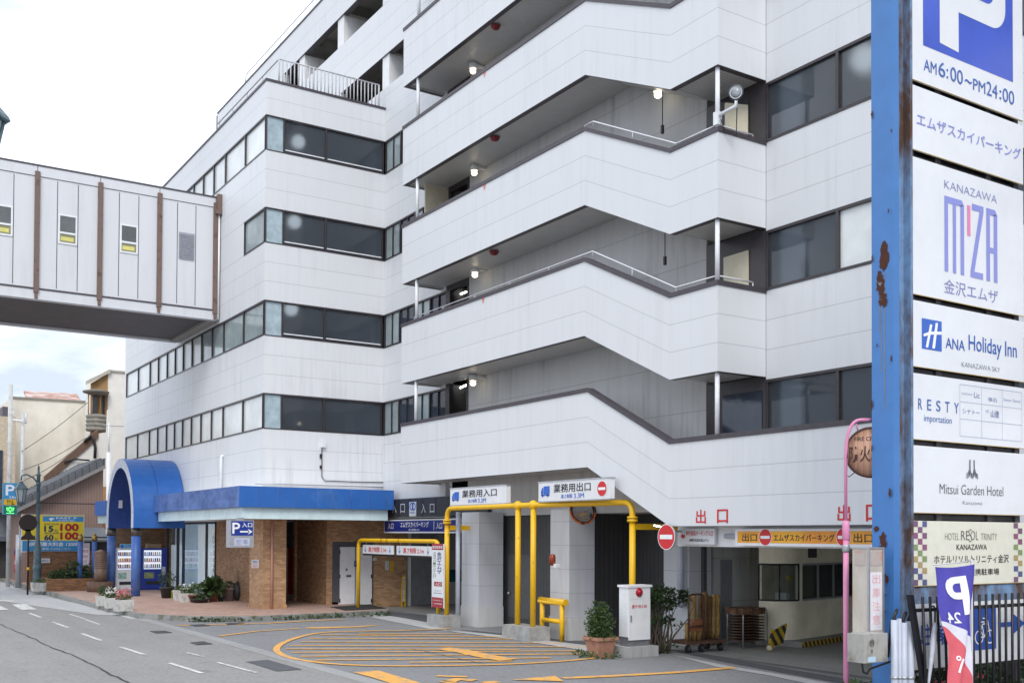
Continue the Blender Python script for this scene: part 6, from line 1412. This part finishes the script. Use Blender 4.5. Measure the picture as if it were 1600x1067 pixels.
mb = MB(); SB.rect(mb, (1381.5,425,1383,640), .003); SB.rect(mb, (1374,455,1375,520), .003); SB.rect(mb, (1377,470,1378,580), .003); mb.build('rust_streak', mat('rust_stain', '#93866f', .7, 0, .2), t)
SG = Sign('Y', YP)
def fr(*r): return r
FRM = t
mb = MB()
for x in (12.4, 13.0, 14.2, 14.9): mb.box(x-.06, x+.06, 9.06, 9.26, 0 if x > 14.5 else 1.9, 12)
for z in (1.95, 2.99, 4.0, 5.0, 5.99, 7.97, 8.95): mb.box(12.33, 15.02, 9.10, 9.2, z-.04, z+.04)
mb.build('sign_frame', mat('sign_frame_dark', '#4d4a4c', .6, .2, .2), FRM)
mb = MB(); mb.box(12.33, 15.0, 9.24, 9.3, 1.75, 12); mb.build('backing', mat('sign_backing', '#4a494e', .6, var=.2), FRM)
mb = MB(); mb.box(12.32, 15.05, 9.02, 9.1, 1.75, 2.03); mb.build('bottom_beam', RUSTB, FRM)
PCREAM = mat('sign_cream', '#e6e3d2', .35, 0, .04); PWHT = mat('sign_panel_white', (.80,.81,.84), .3, 0, .03, 2); GOLD = mat('panel_edge_tan', '#b9a06c', .5)
def panel(px_top, px_bot, lb, m_=PWHT):
    z1, z0 = at(1425, px_top, Y=YP).z, at(1425, px_bot, Y=YP).z
    tt = thing('tenant_sign', lb, 'sign', (13.6, 9, z0), 'sign panels on the blue pylon')
    mb = MB(); mb.box(SX0, 14.99, YP, YP+.035, z0, z1); mb.build('panel', m_, tt)
    mb = MB(); mb.box(SX0-.003, 14.993, YP-.002, YP+.012, z0-.010, z0); mb.build('edge', GOLD, tt)
    return tt, SG
# hours panel with big P
t, S = panel(-190, 123, 'top sign panel with a big blue P and opening hours AM6:00 to PM24:00')
r = S.rc((1442,0,1578,74)); u0, u1 = S.px(1442,10)[0], S.px(1582,10)[0]; zb0 = at(1442, 71, Y=YP).z
mb = MB(); S.rect(mb, (u0, zb0, u1, zb0+2.25), .003, 0, True); mb.build('blue_square', mat('faded_p_blue', '#4a62c8', .3, 0, .10, 1.2), t)
mb = MB(); xA, xB, xC = S.px(1467.5,0)[0], S.px(1497,0)[0], S.px(1570,0)[0]; zk = at(1497, 20, Y=YP).z
pp_ = [(xA, zb0+.13), (xB, zb0+.10), (xB, zk)]; rr = .34
for (cx_, cz_, a0_) in ((xC-rr, zk+rr, -pi/2), (xC-rr, zk+1.35-rr, 0)): pp_ += [(cx_+rr*cos(a0_+pi/2*i/8), cz_+rr*sin(a0_+pi/2*i/8)) for i in range(9)]
S.shape(mb, pp_+[(xA, zk+1.35)], .007, 0, True); mb.build('white_letter', PWHT, t)
mb = MB(); rr = .17; xD = xC-.30; pp_ = [(xB, zk+.32)]
for (cx_, cz_, a0_) in ((xD-rr, zk+.32+rr, -pi/2), (xD-rr, zk+1.05-rr, 0)): pp_ += [(cx_+rr*cos(a0_+pi/2*i/8), cz_+rr*sin(a0_+pi/2*i/8)) for i in range(9)]
S.shape(mb, pp_+[(xB, zk+1.05)], .011, 0, True); mb.build('blue_counter', MATS['faded_p_blue'], t)
mb = MB(); zl0, zl1 = at(1443, 110, Y=YP).z, at(1443, 91, Y=YP).z
for body, a, b, k in (('AM',1443,1463,.95),('6',1466,1476.5,1.25),(':',1478.5,1481,.8),('00',1484.5,1504,1.2),('~',1507,1518,.3),('PM',1520,1539,.95),('24',1541,1558,1.2),(':',1561,1564,.8),('00',1566,1584,1.2)):
    zz = zl0+(.06 if body == '~' else .01 if body == ':' else 0); S.text(mb, body, (S.px(a,100)[0], zz, S.px(b,100)[0], zz+(zl1-zl0)*k), .005, 0, .005, True)
mb.build('lettering', mat('hours_blue', '#4468b4', .4, 0, 0), t)
def zt(y): return at(1425, y, Y=YP).z
def tx(S, mb, body, x0, x1, y0, y1, bold=0, h=.005, mirror=False, shear=0):
    """x in photo pixels, y as heights on the left edge of the panel in photo pixels"""
    S.text(mb, body, (S.px(x0,500)[0], zt(y1), S.px(x1,500)[0], zt(y0)), h, 0, bold, True, mirror, shear)
t, S = panel(132, 232, 'second sign panel from the top lettered エムザスカイパーキング in faded violet')
mb = MB(); tx(S, mb, 'エムザスカイパーキング', 1433, 1596, 173, 193, .012); mb.build('lettering', I_LAV, t)
t, S = panel(244, 458, 'tallest square sign panel with the large violet MIZA logo and 金沢エムザ')
mb = MB(); tx(S, mb, 'KANAZAWA', 1476, 1558, 266, 279, -.01); tx(S, mb, '金沢エムザ', 1475, 1559, 424, 447, 0); mb.build('lettering', mat('ink_slate', '#8a8fc0'), t)
mb = MB(); zA, zB = zt(412), zt(291); X_ = lambda p: S.px(p, 500)[0]
def bar(a, b, z0=zA, z1=zB): S.rect(mb, (X_(a), z0, X_(b), z1), .005, 0, True)
bar(1476,1481.5); bar(1489,1494); bar(1501,1506.5, zA, zB-.07); S.shape(mb, [(X_(1481.5),zB-.09),(X_(1489),zB-.09),(X_(1489),zB),(X_(1481.5),zB)], .005, 0, True); S.shape(mb, [(X_(1494),zB-.09),(X_(1501),zB-.09),(X_(1506.5),zB-.07),(X_(1503),zB),(X_(1494),zB)], .005, 0, True)
bar(1519,1537, zB-.09, zB); bar(1516.5,1536, zA, zA+.09); S.shape(mb, [(X_(1516.5),zA+.09),(X_(1522.5),zA+.09),(X_(1537),zB-.09),(X_(1531),zB-.09)], .005, 0, True)
bar(1541.5,1547); bar(1553,1558.5, zA, zB-.07); S.shape(mb, [(X_(1547),zB-.09),(X_(1553),zB-.09),(X_(1558.5),zB-.07),(X_(1555),zB),(X_(1547),zB)], .005, 0, True); bar(1547,1553, zA+.42, zA+.50)
mb.build('logo', I_LAV, t)
mb = MB(); bar(1511.5,1516.5, zB-.48, zB-.04); mb.build('logo_tick', I_PINK, t)
t, S = panel(468, 571, 'sign panel with the blue square H emblem and the lettering ANA Holiday Inn')
mb = MB(); S.rect(mb, (X_(1440), zt(542), X_(1471), zt(494)), .004, 0, True); mb.build('emblem_square', mat('emblem_blue', '#3c68c4', .3, 0, .05), t)
mb = MB(); c0, c1 = X_(1440), X_(1471); e0, e1 = zt(542), zt(494); w, h = c1-c0, e1-e0
Q = lambda a, b: (c0+a*w, e0+b*h); _e = .006
for pts in ([(.18,.06),(.30,.06),(.52,.84),(.40,.84)], [(.50,.06),(.64,.06),(.80,.92),(.68,.92)], [(.08,.40),(.06,.48),(.40,.60),(.98,.66),(.98,.56),(.42,.50)]): _e += .0008; S.shape(mb, [Q(*p) for p in pts], _e, 0, True)
mb.build('emblem', I_WHT, t)
mb = MB(); tx(S, mb, 'ANA', 1477, 1507, 518, 535, .012); tx(S, mb, 'Holiday Inn', 1513, 1588, 507, 540, .008); mb.build('lettering', mat('ink_royal', '#3a63b4'), t)
mb = MB(); tx(S, mb, 'KANAZAWA SKY', 1502, 1562, 553, 561, -.012); mb.build('small_lettering', I_GRY, t)
t, S = panel(582, 685, 'sign panel lettered RESTY importation with a grid of small tenant names')
mb = MB()
for i, ch in enumerate('RESTY'): tx(S, mb, ch, 1434+14*i, 1440+14.3*i, 621, 638, .005)
tx(S, mb, 'importation', 1443, 1486, 646, 659, .0); mb.build('lettering', mat('ink_steelblue', '#4a6cae'), t)
mb = MB(); gx = [1499,1533,1565,1595.5]; gy = [590,618,646,674]
for g in gx: S.rect(mb, (X_(g)-.003, zt(674), X_(g)+.003, zt(590)), .004, 0, True)
for g in gy: S.rect(mb, (X_(1499), zt(g)-.003, X_(1595.5), zt(g)+.003), .0045, 0, True)
mb.build('grid', mat('ink_palegrey', '#a9b0c4'), t)
mb = MB(); tx(S, mb, 'シナトー', 1503, 1530, 629, 637, 0); tx(S, mb, '山徳', 1547, 1560, 626, 638, .01); tx(S, mb, 'Lic', 1521, 1530, 600, 609, 0); tx(S, mb, '懐石', 1543, 1557, 605, 612, 0); tx(S, mb, 'Soeur Sieve', 1567, 1593, 603, 608, -.01); tx(S, mb, 'KUZUSHI', 1502, 1518, 603, 606, -.01); tx(S, mb, 'ぐ', 1539, 1545, 626, 632, 0); mb.build('tenant_names', mat('ink_tenant', '#7d8cb4'), t)
t, S = panel(695, 800, 'white sign panel with a dark brush emblem and Mitsui Garden Hotel lettering')
mb = MB(); tx(S, mb, 'Mitsui Garden Hotel', 1467, 1566, 753, 769, -.008)
cx0 = X_(1517.5); zb2 = zt(738); s_ = .23
def stroke(mb, pts, w_, h):
    for i in range(len(pts)-1):
        a, b = Vector(pts[i]), Vector(pts[i+1]); d = (b-a).normalized(); n = Vector((-d.y, d.x))*w_/2; e = d*w_*.3
        S.shape(mb, [tuple(a-e+n), tuple(b+e+n), tuple(b+e-n), tuple(a-e-n)], h+.0004*i, 0, True)
zq0 = zt(744)
for sg in (-1, 1):
    for k in (0, 1): stroke(mb, [(cx0+sg*(.058-.016*k*sg*0-.018*k), zq0+.28), (cx0+sg*(.062-.018*k), zq0+.14)], .011, .005+.003*k)
    for k in range(3):
        dz = -.026*k; f = 1-.05*k
        stroke(mb, [(cx0+sg*.064, zq0+.15+dz), (cx0+sg*.085*f, zq0+.10+dz), (cx0+sg*.135, zq0+.075+dz)], .013, .006+.0025*k)
        stroke(mb, [(cx0+sg*.044, zq0+.15+dz), (cx0+sg*.032, zq0+.10+dz), (cx0+sg*.006, zq0+.075+dz)], .013, .007+.0025*k)
mb.build('lettering', mat('ink_charcoal', '#5a5d66'), t)
mb = MB(); tx(S, mb, 'Kanazawa', 1503, 1533, 779, 785, -.01); mb.build('small_lettering', I_GRY, t)
t, S = panel(813, 915, 'cream sign panel HOTEL RESOL TRINITY KANAZAWA with coloured check borders', PCREAM)
mb = MB(); tx(S, mb, 'HOTEL', 1475, 1497, 832, 843, -.015); tx(S, mb, 'RE', 1500, 1513, 828, 843, -.005); tx(S, mb, 'OL', 1515, 1527, 828, 843, -.01); tx(S, mb, 'TRINITY', 1531, 1556, 832, 843, -.015); tx(S, mb, 'S', 1512, 1517, 825, 846, -.02, .006); mb.build('grey_lettering', mat('ink_taupe', '#6d6a66'), t)
mb = MB(); tx(S, mb, 'KANAZAWA', 1493, 1540, 850, 859, .005); tx(S, mb, 'ホテルリソルトリニティ金沢', 1458, 1574, 867, 881, .012); tx(S, mb, '提携駐車場', 1512, 1559, 890, 901, .02); mb.build('lettering', mat('ink_umber', '#4a3f40'), t)
CK = [mat('check_'+c[1:], c, .4, 0, 0) for c in ('#7d5a78', '#5a5f8e', '#b09a6c', '#8a9a68', '#93587a')]
for side, xs_ in (('left', (1425.6,1433,1440,1447)), ('right', (1582,1588.7,1595.3))):
    mb = MB(); kk = 0
    for i in range(len(xs_)-1):
        for j in range(11):
            if (i+j) % 2 == 0: kk += 1; S.rect(mb, (X_(xs_[i]), zt(813.5+9.2*(j+1)), X_(xs_[i+1]), zt(813.5+9.2*j)), .004, (i*3+j*2) % 5, True)
    mb.build('check_border', CK, t)
# warning light box, utility box, conduits
bx0, by0 = 11.42, at(1357, 920, X=11.42).y
t = thing('exit_warning_box', 'weathered white exit warning box 出庫注意 with orange lamps bracketed to the blue post', 'warning light', (bx0, by0, 1.4))
x1 = at(1380, 920, Y=by0).x; y1_ = at(1332, 920, X=bx0).y; z0, z1 = at(1357, 989, X=bx0).z, at(1357, 857, X=bx0).z
OLDW = patched('yellowed_plastic', '#c9c3bb', '#a48a6c', .58, .2, 1.6, .45, (1,1,.25))
mb = MB(); mb.box(bx0, x1, by0, y1_, z0, z1); mb.build('housing', OLDW, t)
mb = MB(); e_ = .02
for (xa, xb, ya, yb) in ((bx0-.01,bx0+e_,by0-.012,by0+.01),(x1-e_,x1+.01,by0-.012,by0+.01)): mb.box(xa, xb, ya, yb, z0, z1)
mb.box(bx0-.01, x1+.01, by0-.014, y1_+.01, z1, z1+.02); mb.box(bx0-.01, x1+.01, by0-.014, y1_+.01, z0-.02, z0); mb.build('edges', ALU, t)
SY = Sign('Y', by0); SXX = Sign('X', bx0); hh = z1-z0
LMP = patched('amber_panel', '#b8aaa4', '#c8683c', .60, .08, 5, .25)
mb = MB(); SY.panel(mb, (bx0+.03, z1-.20*hh, x1-.03, z1-.03*hh), .005, 0, True, .006); SXX.panel(mb, (-y1_+.05, z1-.20*hh, -by0-.05, z1-.03*hh), .005, 0, True, .006); mb.build('lamp_window', LMP, t)
mb = MB(); SY.panel(mb, (bx0+.03, z0+.03*hh, x1-.03, z0+.72*hh), .004, 0, True, .005); mb.build('face', mat('face_white', '#e6e2e6', .4), t)
mb = MB(); SY.vtext(mb, '出庫注意', (bx0+.07, z0+.05*hh, x1-.07, z0+.70*hh), .008, 0, .0, True, .7); mb.build('lettering', mat('faded_red_ink', '#e9b3b6'), t)
mb = MB()
for f in (.25, .45, .68): z = z0+hh*f; mb.cyl((x1, by0+.1, z), (x0+.06, by0+.12, z), .02, n=6); mb.cyl((x0-.05, by0+.22, z-.0), (x0+.02, by0+.22, z), .02, n=6); mb.box(x1+.05, x0+.12, by0+.2, by0+.23, z-.02, z+.02)
mb.build('bracket', patched('rusty_bracket', '#5a6f8c', '#5a2e20', .45), t)
ex0 = at(1350, 1010, Y=8.72).x; ex1 = at(1379, 1010, Y=8.72).x; ex2 = at(1390, 1010, Y=8.72).x
t = thing('utility_box', 'small grey meter box marked 共 below the exit warning box', 'meter box', (ex0, 8.72, 1.05))
z0, z1 = at(1350, 1036, Y=8.72).z, at(1350, 991, Y=8.72).z
mb = MB(); mb.box(ex0, ex2-.04, 8.72, 8.98, z0, z1); mb.build('box', patched('dirty_grey_box', '#a5a39d', '#7b756a', .58, .1, 4, .6), t)
SY = Sign('Y', 8.72); mb = MB(); cc = SY.px(1362, 1004); SY.ring(mb, cc, .045, .007, .004); SY.text(mb, '共', (1359,1000.5,1365.5,1008), .004); cc = SY.px(1362, 1017); SY.ring(mb, cc, .022, .008, .004); mb.build('mark', I_BLK, t)
mb = MB(); SY.rect(mb, (1356,1026,1368,1033)); mb.build('sticker', mat('sticker', '#b5cfe0', .4), t)
mb = MB(); mb.tube([(ex0+.12,8.85,z0), (ex0+.15,8.85,z0-.13), (ex0+.28,8.9,z0-.17), (ex0+.4,8.95,z0-.12), (x0+.25,8.86,z0+.05)], .014, 6); mb.build('cable', BLACK, t)
names = ['leftmost pale grey conduit pipe of four at the foot of the blue pylon', 'thin conduit pipe second of four at the foot of the blue pylon', 'thick conduit pipe third of four at the foot of the blue pylon', 'rightmost thick conduit pipe next to the black fence']
for i, (x, ytop, r) in enumerate(((1397.5,968,.045),(1405,966,.03),(1411.5,972,.05),(1421.5,970,.055))):
    q = at(x, ytop, Y=8.75); t = thing('conduit_pipe', names[i], 'pipe', (q.x, 8.75, 0), 'grey conduit pipes by the pylon')
    mb = MB(); mb.cyl((q.x,8.75,0), q, r, n=12); mb.build('pipe', GREYP, t)
    z = at(x, 1058, Y=8.75).z; mb = MB(); mb.cyl((q.x,8.75,z-.015), (q.x,8.75,z+.015), r+.008, n=12); mb.build('clamp', STEEL, t)
    mb = MB()
    if i != 1: mb.tube([q-V3((0,0,.05)), q+V3((.0,0,.06)), q+V3((.05,0,.13)), q+V3((.11,.05,.1)), q+V3((.10,.12,-.05)), q+V3((.05,.14,-.5))], .02, 6); mb.build('cable', BLACK, t)
# black fence
YF = 8.6
f0 = at(1437, 1000, Y=YF).x; t = thing('black_fence', 'black vertical bar fence leaning under the sign panels at the right', 'fence', (f0, YF, 0))
BKF = mat('fence_black', (.018,.017,.02), .4, .3, .2)
ztop = at(1437, 932, Y=YF).z; zr1 = at(1440, 953, Y=YF).z
mb = MB(); a = at(1425, 929, Y=YF); b = at(1447, 1067, Y=YF); dirv = (b-a); mb.obox(a+V3((-.04,0,0)), dirv*2.2, (.075,0,0), (0,.06,0)); mb.build('post', BKF, t)
lean = dirv.x/dirv.z
mb = MB(); mb.box(f0-.1, 16, YF-.02, YF+.02, zr1-.02, zr1+.025); mb.box(f0+.3, 16, YF-.02, YF+.02, .22, .27); mb.build('rail', BKF, t)
k = 0; x = f0+.02
while x < 15.6:
    mb = MB(); mb.cyl((x, YF-.03, ztop), (x-lean*-.0+.13 if False else x+.10*max(0,1-k*.08), YF-.03, .1), .019, n=8); mb.build('bar', BKF, t); x += .155; k += 1
mb = MB(); mb.box(f0-.1, 16, YF-.12, YF+.12, -.02, .12); tag(mb.build('fence_kerb', CONC2, org=(f0, YF, 0)), 'low concrete kerb under the black bar fence', 'kerb')
# bicycle parking sign behind the bars
S = Sign('Y', 8.85); zq = lambda y: at(1432, y, Y=8.85).z; X8 = lambda p: S.px(p, 980)[0]
t = thing('bicycle_sign', 'white board 駐輪場 with blue bicycle symbol and arrow behind the fence bars', 'sign', (X8(1500), 8.85, .9))
mb = MB(); S.panel(mb, (X8(1430), zq(1046), X8(1625), zq(944)), .03, 0, True); mb.build('panel', WSIGN, t)
BB = mat('bike_blue', '#2a52ae', .4, 0, .04)
mb = MB(); S.text(mb, '駐', (X8(1438), zq(1010), X8(1454), zq(975)), .004, 0, .03, True); S.text(mb, '輪', (X8(1463), zq(1010), X8(1482), zq(975)), .004, 0, .03, True); S.text(mb, '場', (X8(1492), zq(1010), X8(1511), zq(975)), .004, 0, .03, True)
zc = zq(985); S.rect(mb, (X8(1563), zc-.035, X8(1590), zc+.035), .004, 0, True); S.shape(mb, [(X8(1580), zc+.17), (X8(1601), zc), (X8(1580), zc-.17), (X8(1580), zc-.07), (X8(1588), zc), (X8(1580), zc+.07)], .0045, 0, True); mb.build('lettering', BB, t)
mb = MB(); S.rect(mb, (X8(1519), zq(1024), X8(1556), zq(955)), .004, 0, True); mb.build('blue_square', BB, t)
mb = MB(); c1, c2 = (X8(1529), zq(1003)), (X8(1546), zq(1003)); S.ring(mb, c1, .10, .018, .008); S.ring(mb, c2, .10, .018, .008)
def seg(a, b, wd=.018, h=.009):
    d = Vector((b[0]-a[0], b[1]-a[1])); n = Vector((-d.y, d.x)).normalized()*wd/2; S.shape(mb, [(a[0]+n.x,a[1]+n.y),(b[0]+n.x,b[1]+n.y),(b[0]-n.x,b[1]-n.y),(a[0]-n.x,a[1]-n.y)], h, 0, True)
mid = (X8(1537), zq(1003)); st = (X8(1533.5), zq(982)); hd = (X8(1543), zq(980))
for i, (a, b) in enumerate(((c1,mid),(mid,st),(st,hd),(hd,c2),(mid,hd),(c1,st),((X8(1531),zq(978)),(X8(1537),zq(978))),(hd,(X8(1541),zq(972))),((X8(1541),zq(972)),(X8(1534),zq(972))))): seg(a, b, .018, .009+.0006*i)
mb.build('bicycle_symbol', I_WHT, t)
# umbrella on the fence
q = at(1459, 950, Y=YF-.06); t = thing('umbrella', 'folded pale umbrella hung by its crook on the fence rail', 'umbrella', q)
qb = at(1451, 1067, Y=YF-.06); qm = at(1461, 972, Y=YF-.06)
mb = MB(); d = (qb-qm); mb.tube([qm, qm+d*.08, qm+d*.45, qm+d*.95, qm+d*1.1], [.018,.035,.04,.018,.008], 9); mb.build('canopy', mat('umbrella_white', (.55,.57,.62), .4, 0, .15, 8), t)
mb = MB(); mb.tube([qm, qm+V3((0,0,.16)), qm+V3((-.02,0,.21)), qm+V3((-.07,0,.22)), qm+V3((-.10,0,.18)), qm+V3((-.10,0,.14))], .012, 6); mb.build('handle', BLACK, t)
# nobori flag (seen from its back, lettering reversed)
YN = 8.3; S = Sign('Y', YN)
p0 = at(1461, 885, Y=YN); p1 = at(1517, 880, Y=YN); FW_ = p1.x-p0.x
t = thing('banner_flag', 'purple, white and red P24 parking banner flag before the fence, lettering reversed', 'banner', (p1.x, YN, 0))
FPUR, FWHI, FRED = mat('flag_purple', '#4f48ac', .6, 0, .10, 3), mat('flag_white', '#dcdae6', .6, 0, .05, 3), mat('flag_red', '#d9606a', .6, 0, .10, 3)
Hf = 2.0
def F(u, v, h=0):
    """u 0..1 left to right, v metres down from the top edge; the free left edge swings in towards the pole lower down"""
    left = p0.x + .27*min(1, v/1.0)**.9 + .02*sin(v*7); right = p1.x - .0*v + .05*min(1, v/.4)
    x = left+(right-left)*u
    z = p0.z + (p1.z-p0.z)*u - v - .03*sin(u*3)
    y = YN + .045*sin(u*5.5+v*2.3) + .02*sin(u*11+v*5)
    return V3((x, y-h, z))
nu = 22; mb = MB()
B1 = lambda u: .70+.26*u**1.5
B2 = lambda u: .76+.72*u**1.4
for c, lo, hi, nv in ((0, lambda u: 0, B1, 34), (1, B1, B2, 14), (2, B2, lambda u: Hf, 44)):
    for i in range(nu):
        for j in range(nv):
            u0, u1 = i/nu, (i+1)/nu
            q = [(u, lo(u)+(hi(u)-lo(u))*k/nv) for u, k in ((u0,j+1),(u1,j+1),(u1,j),(u0,j))]
            mb.poly([F(*x_) for x_ in q], c, None, True)
mb.build('cloth', [FPUR, FWHI, FRED], t)
def flag_text(mb, body, u0, u1, v0, v1, bold):
    vs, fs = glyphs(body, bold); a0 = min(a for a, b in vs); a1 = max(a for a, b in vs); b0_ = min(b for a, b in vs); b1_ = max(b for a, b in vs)
    q = [(u0+(u1-u0)*(1-(a-a0)/(a1-a0)), v1-(v1-v0)*(b-b0_)/(b1_-b0_)) for a, b in vs]
    def tri(a, b, c, d):
        L_ = [math.hypot((p[0]-r[0])*.5, p[1]-r[1]) for p, r in ((a,b),(b,c),(c,a))]; k = L_.index(max(L_))
        if d > 9 or L_[k] < .03: mb.poly([F(*a, .009), F(*b, .009), F(*c, .009)], 0, None, True); return
        if k == 1: a, b, c = b, c, a
        if k == 2: a, b, c = c, a, b
        m_ = ((a[0]+b[0])/2, (a[1]+b[1])/2); tri(a, m_, c, d+1); tri(m_, b, c, d+1)
    for f in fs:
        for i in range(1, len(f)-1): tri(q[f[0]], q[f[i+1]], q[f[i]], 0)
mb = MB(); flag_text(mb, 'P', .22, .74, .12, .62, .02); flag_text(mb, '24', .16, .50, .58, .72, .01)
for k, ch in enumerate('パーキン'):
    if ch == 'ー': flag_text(mb, '|', .45, .53, 1.2+.28*k, 1.42+.28*k, .01)
    else: flag_text(mb, ch, .22, .66, 1.14+.28*k, 1.36+.28*k, .01)
mb.build('lettering', I_WHT, t)
mb = MB(); mb.cyl((p1.x+.06, YN+.03, 0), (p1.x+.06, YN+.03, p1.z+.06), .014, n=8); mb.cyl((p0.x, YN+.03, p0.z+.02), (p1.x+.06, YN+.03, p1.z+.03), .009, n=6); mb.build('pole', mat('pole_white_plastic', (.6,.6,.63), .4), t)
# fire cistern sign on a pink pole
DD = 14.35
pk = at(1322, 1000, D=DD); 
t = thing('fire_cistern_sign', 'pink curved pole holding a copper coloured round 防火水槽 sign', 'sign', (pk.x, pk.y, 0))
PINK = patched('pink_paint', '#d688ac', '#8a5a48', .72, .03, 6, .45, (1,1,.5), .8, .08)
zt5 = at(1345, 654, X=pk.x, Y=None).z if False else at(1340, 655, D=DD).z
zbend = at(1322, 715, D=DD).z; rr_ = at(1346, 700, D=DD)-at(1322, 700, D=DD); e2 = V3((rr_.x, rr_.y, 0))
zj = at(1322, 830, D=DD).z
mb = MB(); mb.cyl((pk.x,pk.y,0), (pk.x,pk.y,zj), .038, n=14); mb.lathe((pk.x,pk.y,zj-.12), [(.038,0),(.05,.02),(.05,.22),(.026,.27)], 14)
b_ = V3((pk.x, pk.y, 0)); mb.tube([b_+V3((0,0,zj)), b_+V3((0,0,zbend))]+bend(b_+V3((0,0,zbend)), b_+V3((0,0,zt5)), b_+e2*1.0+V3((0,0,zt5)), 8)+[b_+e2*2.0+V3((0,0,zt5+.0))], .023, 10); mb.build('pole', PINK, t)
mb = MB(); mb.lathe((pk.x,pk.y,zj-.28), [(.046,0),(.05,.02),(.05,.08),(.046,.1)], 14); mb.build('collar', STEEL, t)
c = at(1361, 706.5, D=DD+.02); ax = V3((-.82,-.45,0)).normalized(); rs = .34
COP = ribbed('copper_face', (.58,.33,.22), .07, 'U', .3, .2, .3, .3, .15)
mb = MB(); mb.lathe(c, [(rs,-.02),(rs,.0),(0,.001)], 36, ax=ax); mb.build('disc', COP, t)
mb = MB(); mb.lathe(c, [(rs-.005,-.025),(rs+.012,-.025),(rs+.012,.012),(rs-.012,.012)], 36, ax=ax, caps=False); mb.build('rim', mat('rim_brown', '#4d2b24', .5), t)
side = V3((0,0,1)).cross(ax).normalized()
def disc_text(mb, body, w0, h0, x, z, bold):
    vs, fs = glyphs(body, bold); a0 = min(a for a, b in vs); a1 = max(a for a, b in vs); b0_ = min(b for a, b in vs); b1_ = max(b for a, b in vs)
    mb.mesh([c+side*(x+w0*((a-a0)/(a1-a0)-.5))+V3((0,0,z+h0*((b-b0_)/(b1_-b0_)-.5)))+ax*.006 for a, b in vs], fs)
mb = MB(); disc_text(mb, 'FIRE CISTERN', .44, .055, 0, .19, 0); disc_text(mb, '防火水槽', .58, .22, 0, -.02, .01); mb.build('lettering', mat('ink_brown', '#3a1c1a'), t)
mb = MB(); q = V3((pk.x,pk.y,at(1322,742,D=DD).z)); q2 = at(1338, 733, D=DD); mb.tube([q, q+V3((.05,-.02,-.02)), (q+q2)/2-V3((0,0,.04)), q2-V3((0,0,.03)), q2], .007, 5); mb.build('chain', BLACK, t)
mb = MB(); mb.tube([b_+e2*.7+V3((0,0,zt5-.06)), c+V3((0,0,rs*.85))-side*rs*.5], .012, 6); mb.build('hanger', PINK, t)
# plants and dark hedge behind the fence
mb = MB()
for i in range(26): mb.leaves(V3((12.2+i*.16, 9.3+random.uniform(-.1,.25), random.uniform(.35,.8))), .3, 75, .11, (0,0,1), (1,.8,1), .1)
LFR = LEAF+[mat('petal_crimson', '#b8384a', .6)]
for _ in range(50): mb.leaves(V3((random.uniform(12.2,14), random.uniform(8.9,9.1), random.uniform(.4,.8))), .03, 1, .09, (3,))
tag(mb.build('hedge', LFR, org=(13.5, 9.3, 0)), 'dark green hedge with a few red blooms behind the black fence', 'hedge')
tuft('weeds', 'red flowers and weeds at the foot of the blue pylon', [at(1335, 1062, X=11.7)+V3((0,0,-.12))], 60, .08, .15)
# grassy fringe along the kerb
mb = MB()
for i in range(60):
    f = random.random(); x = 9.3+(15.7-9.3)*f; y = 31.85+.15*sin(f*3)+(.9*(1-f*3.2)**2 if f < .31 else 0)+random.uniform(-.06,.02)
    mb.leaves(V3((x, y-.05, .03)), .14, 12, .09, (0,1), (1,.5,.5), .1)
o = mb.build('kerb_weeds', LEAF, org=(12, 31.9, 0)); o['kind'] = 'stuff'; o['label'] = 'short weeds growing along the mossy kerb'
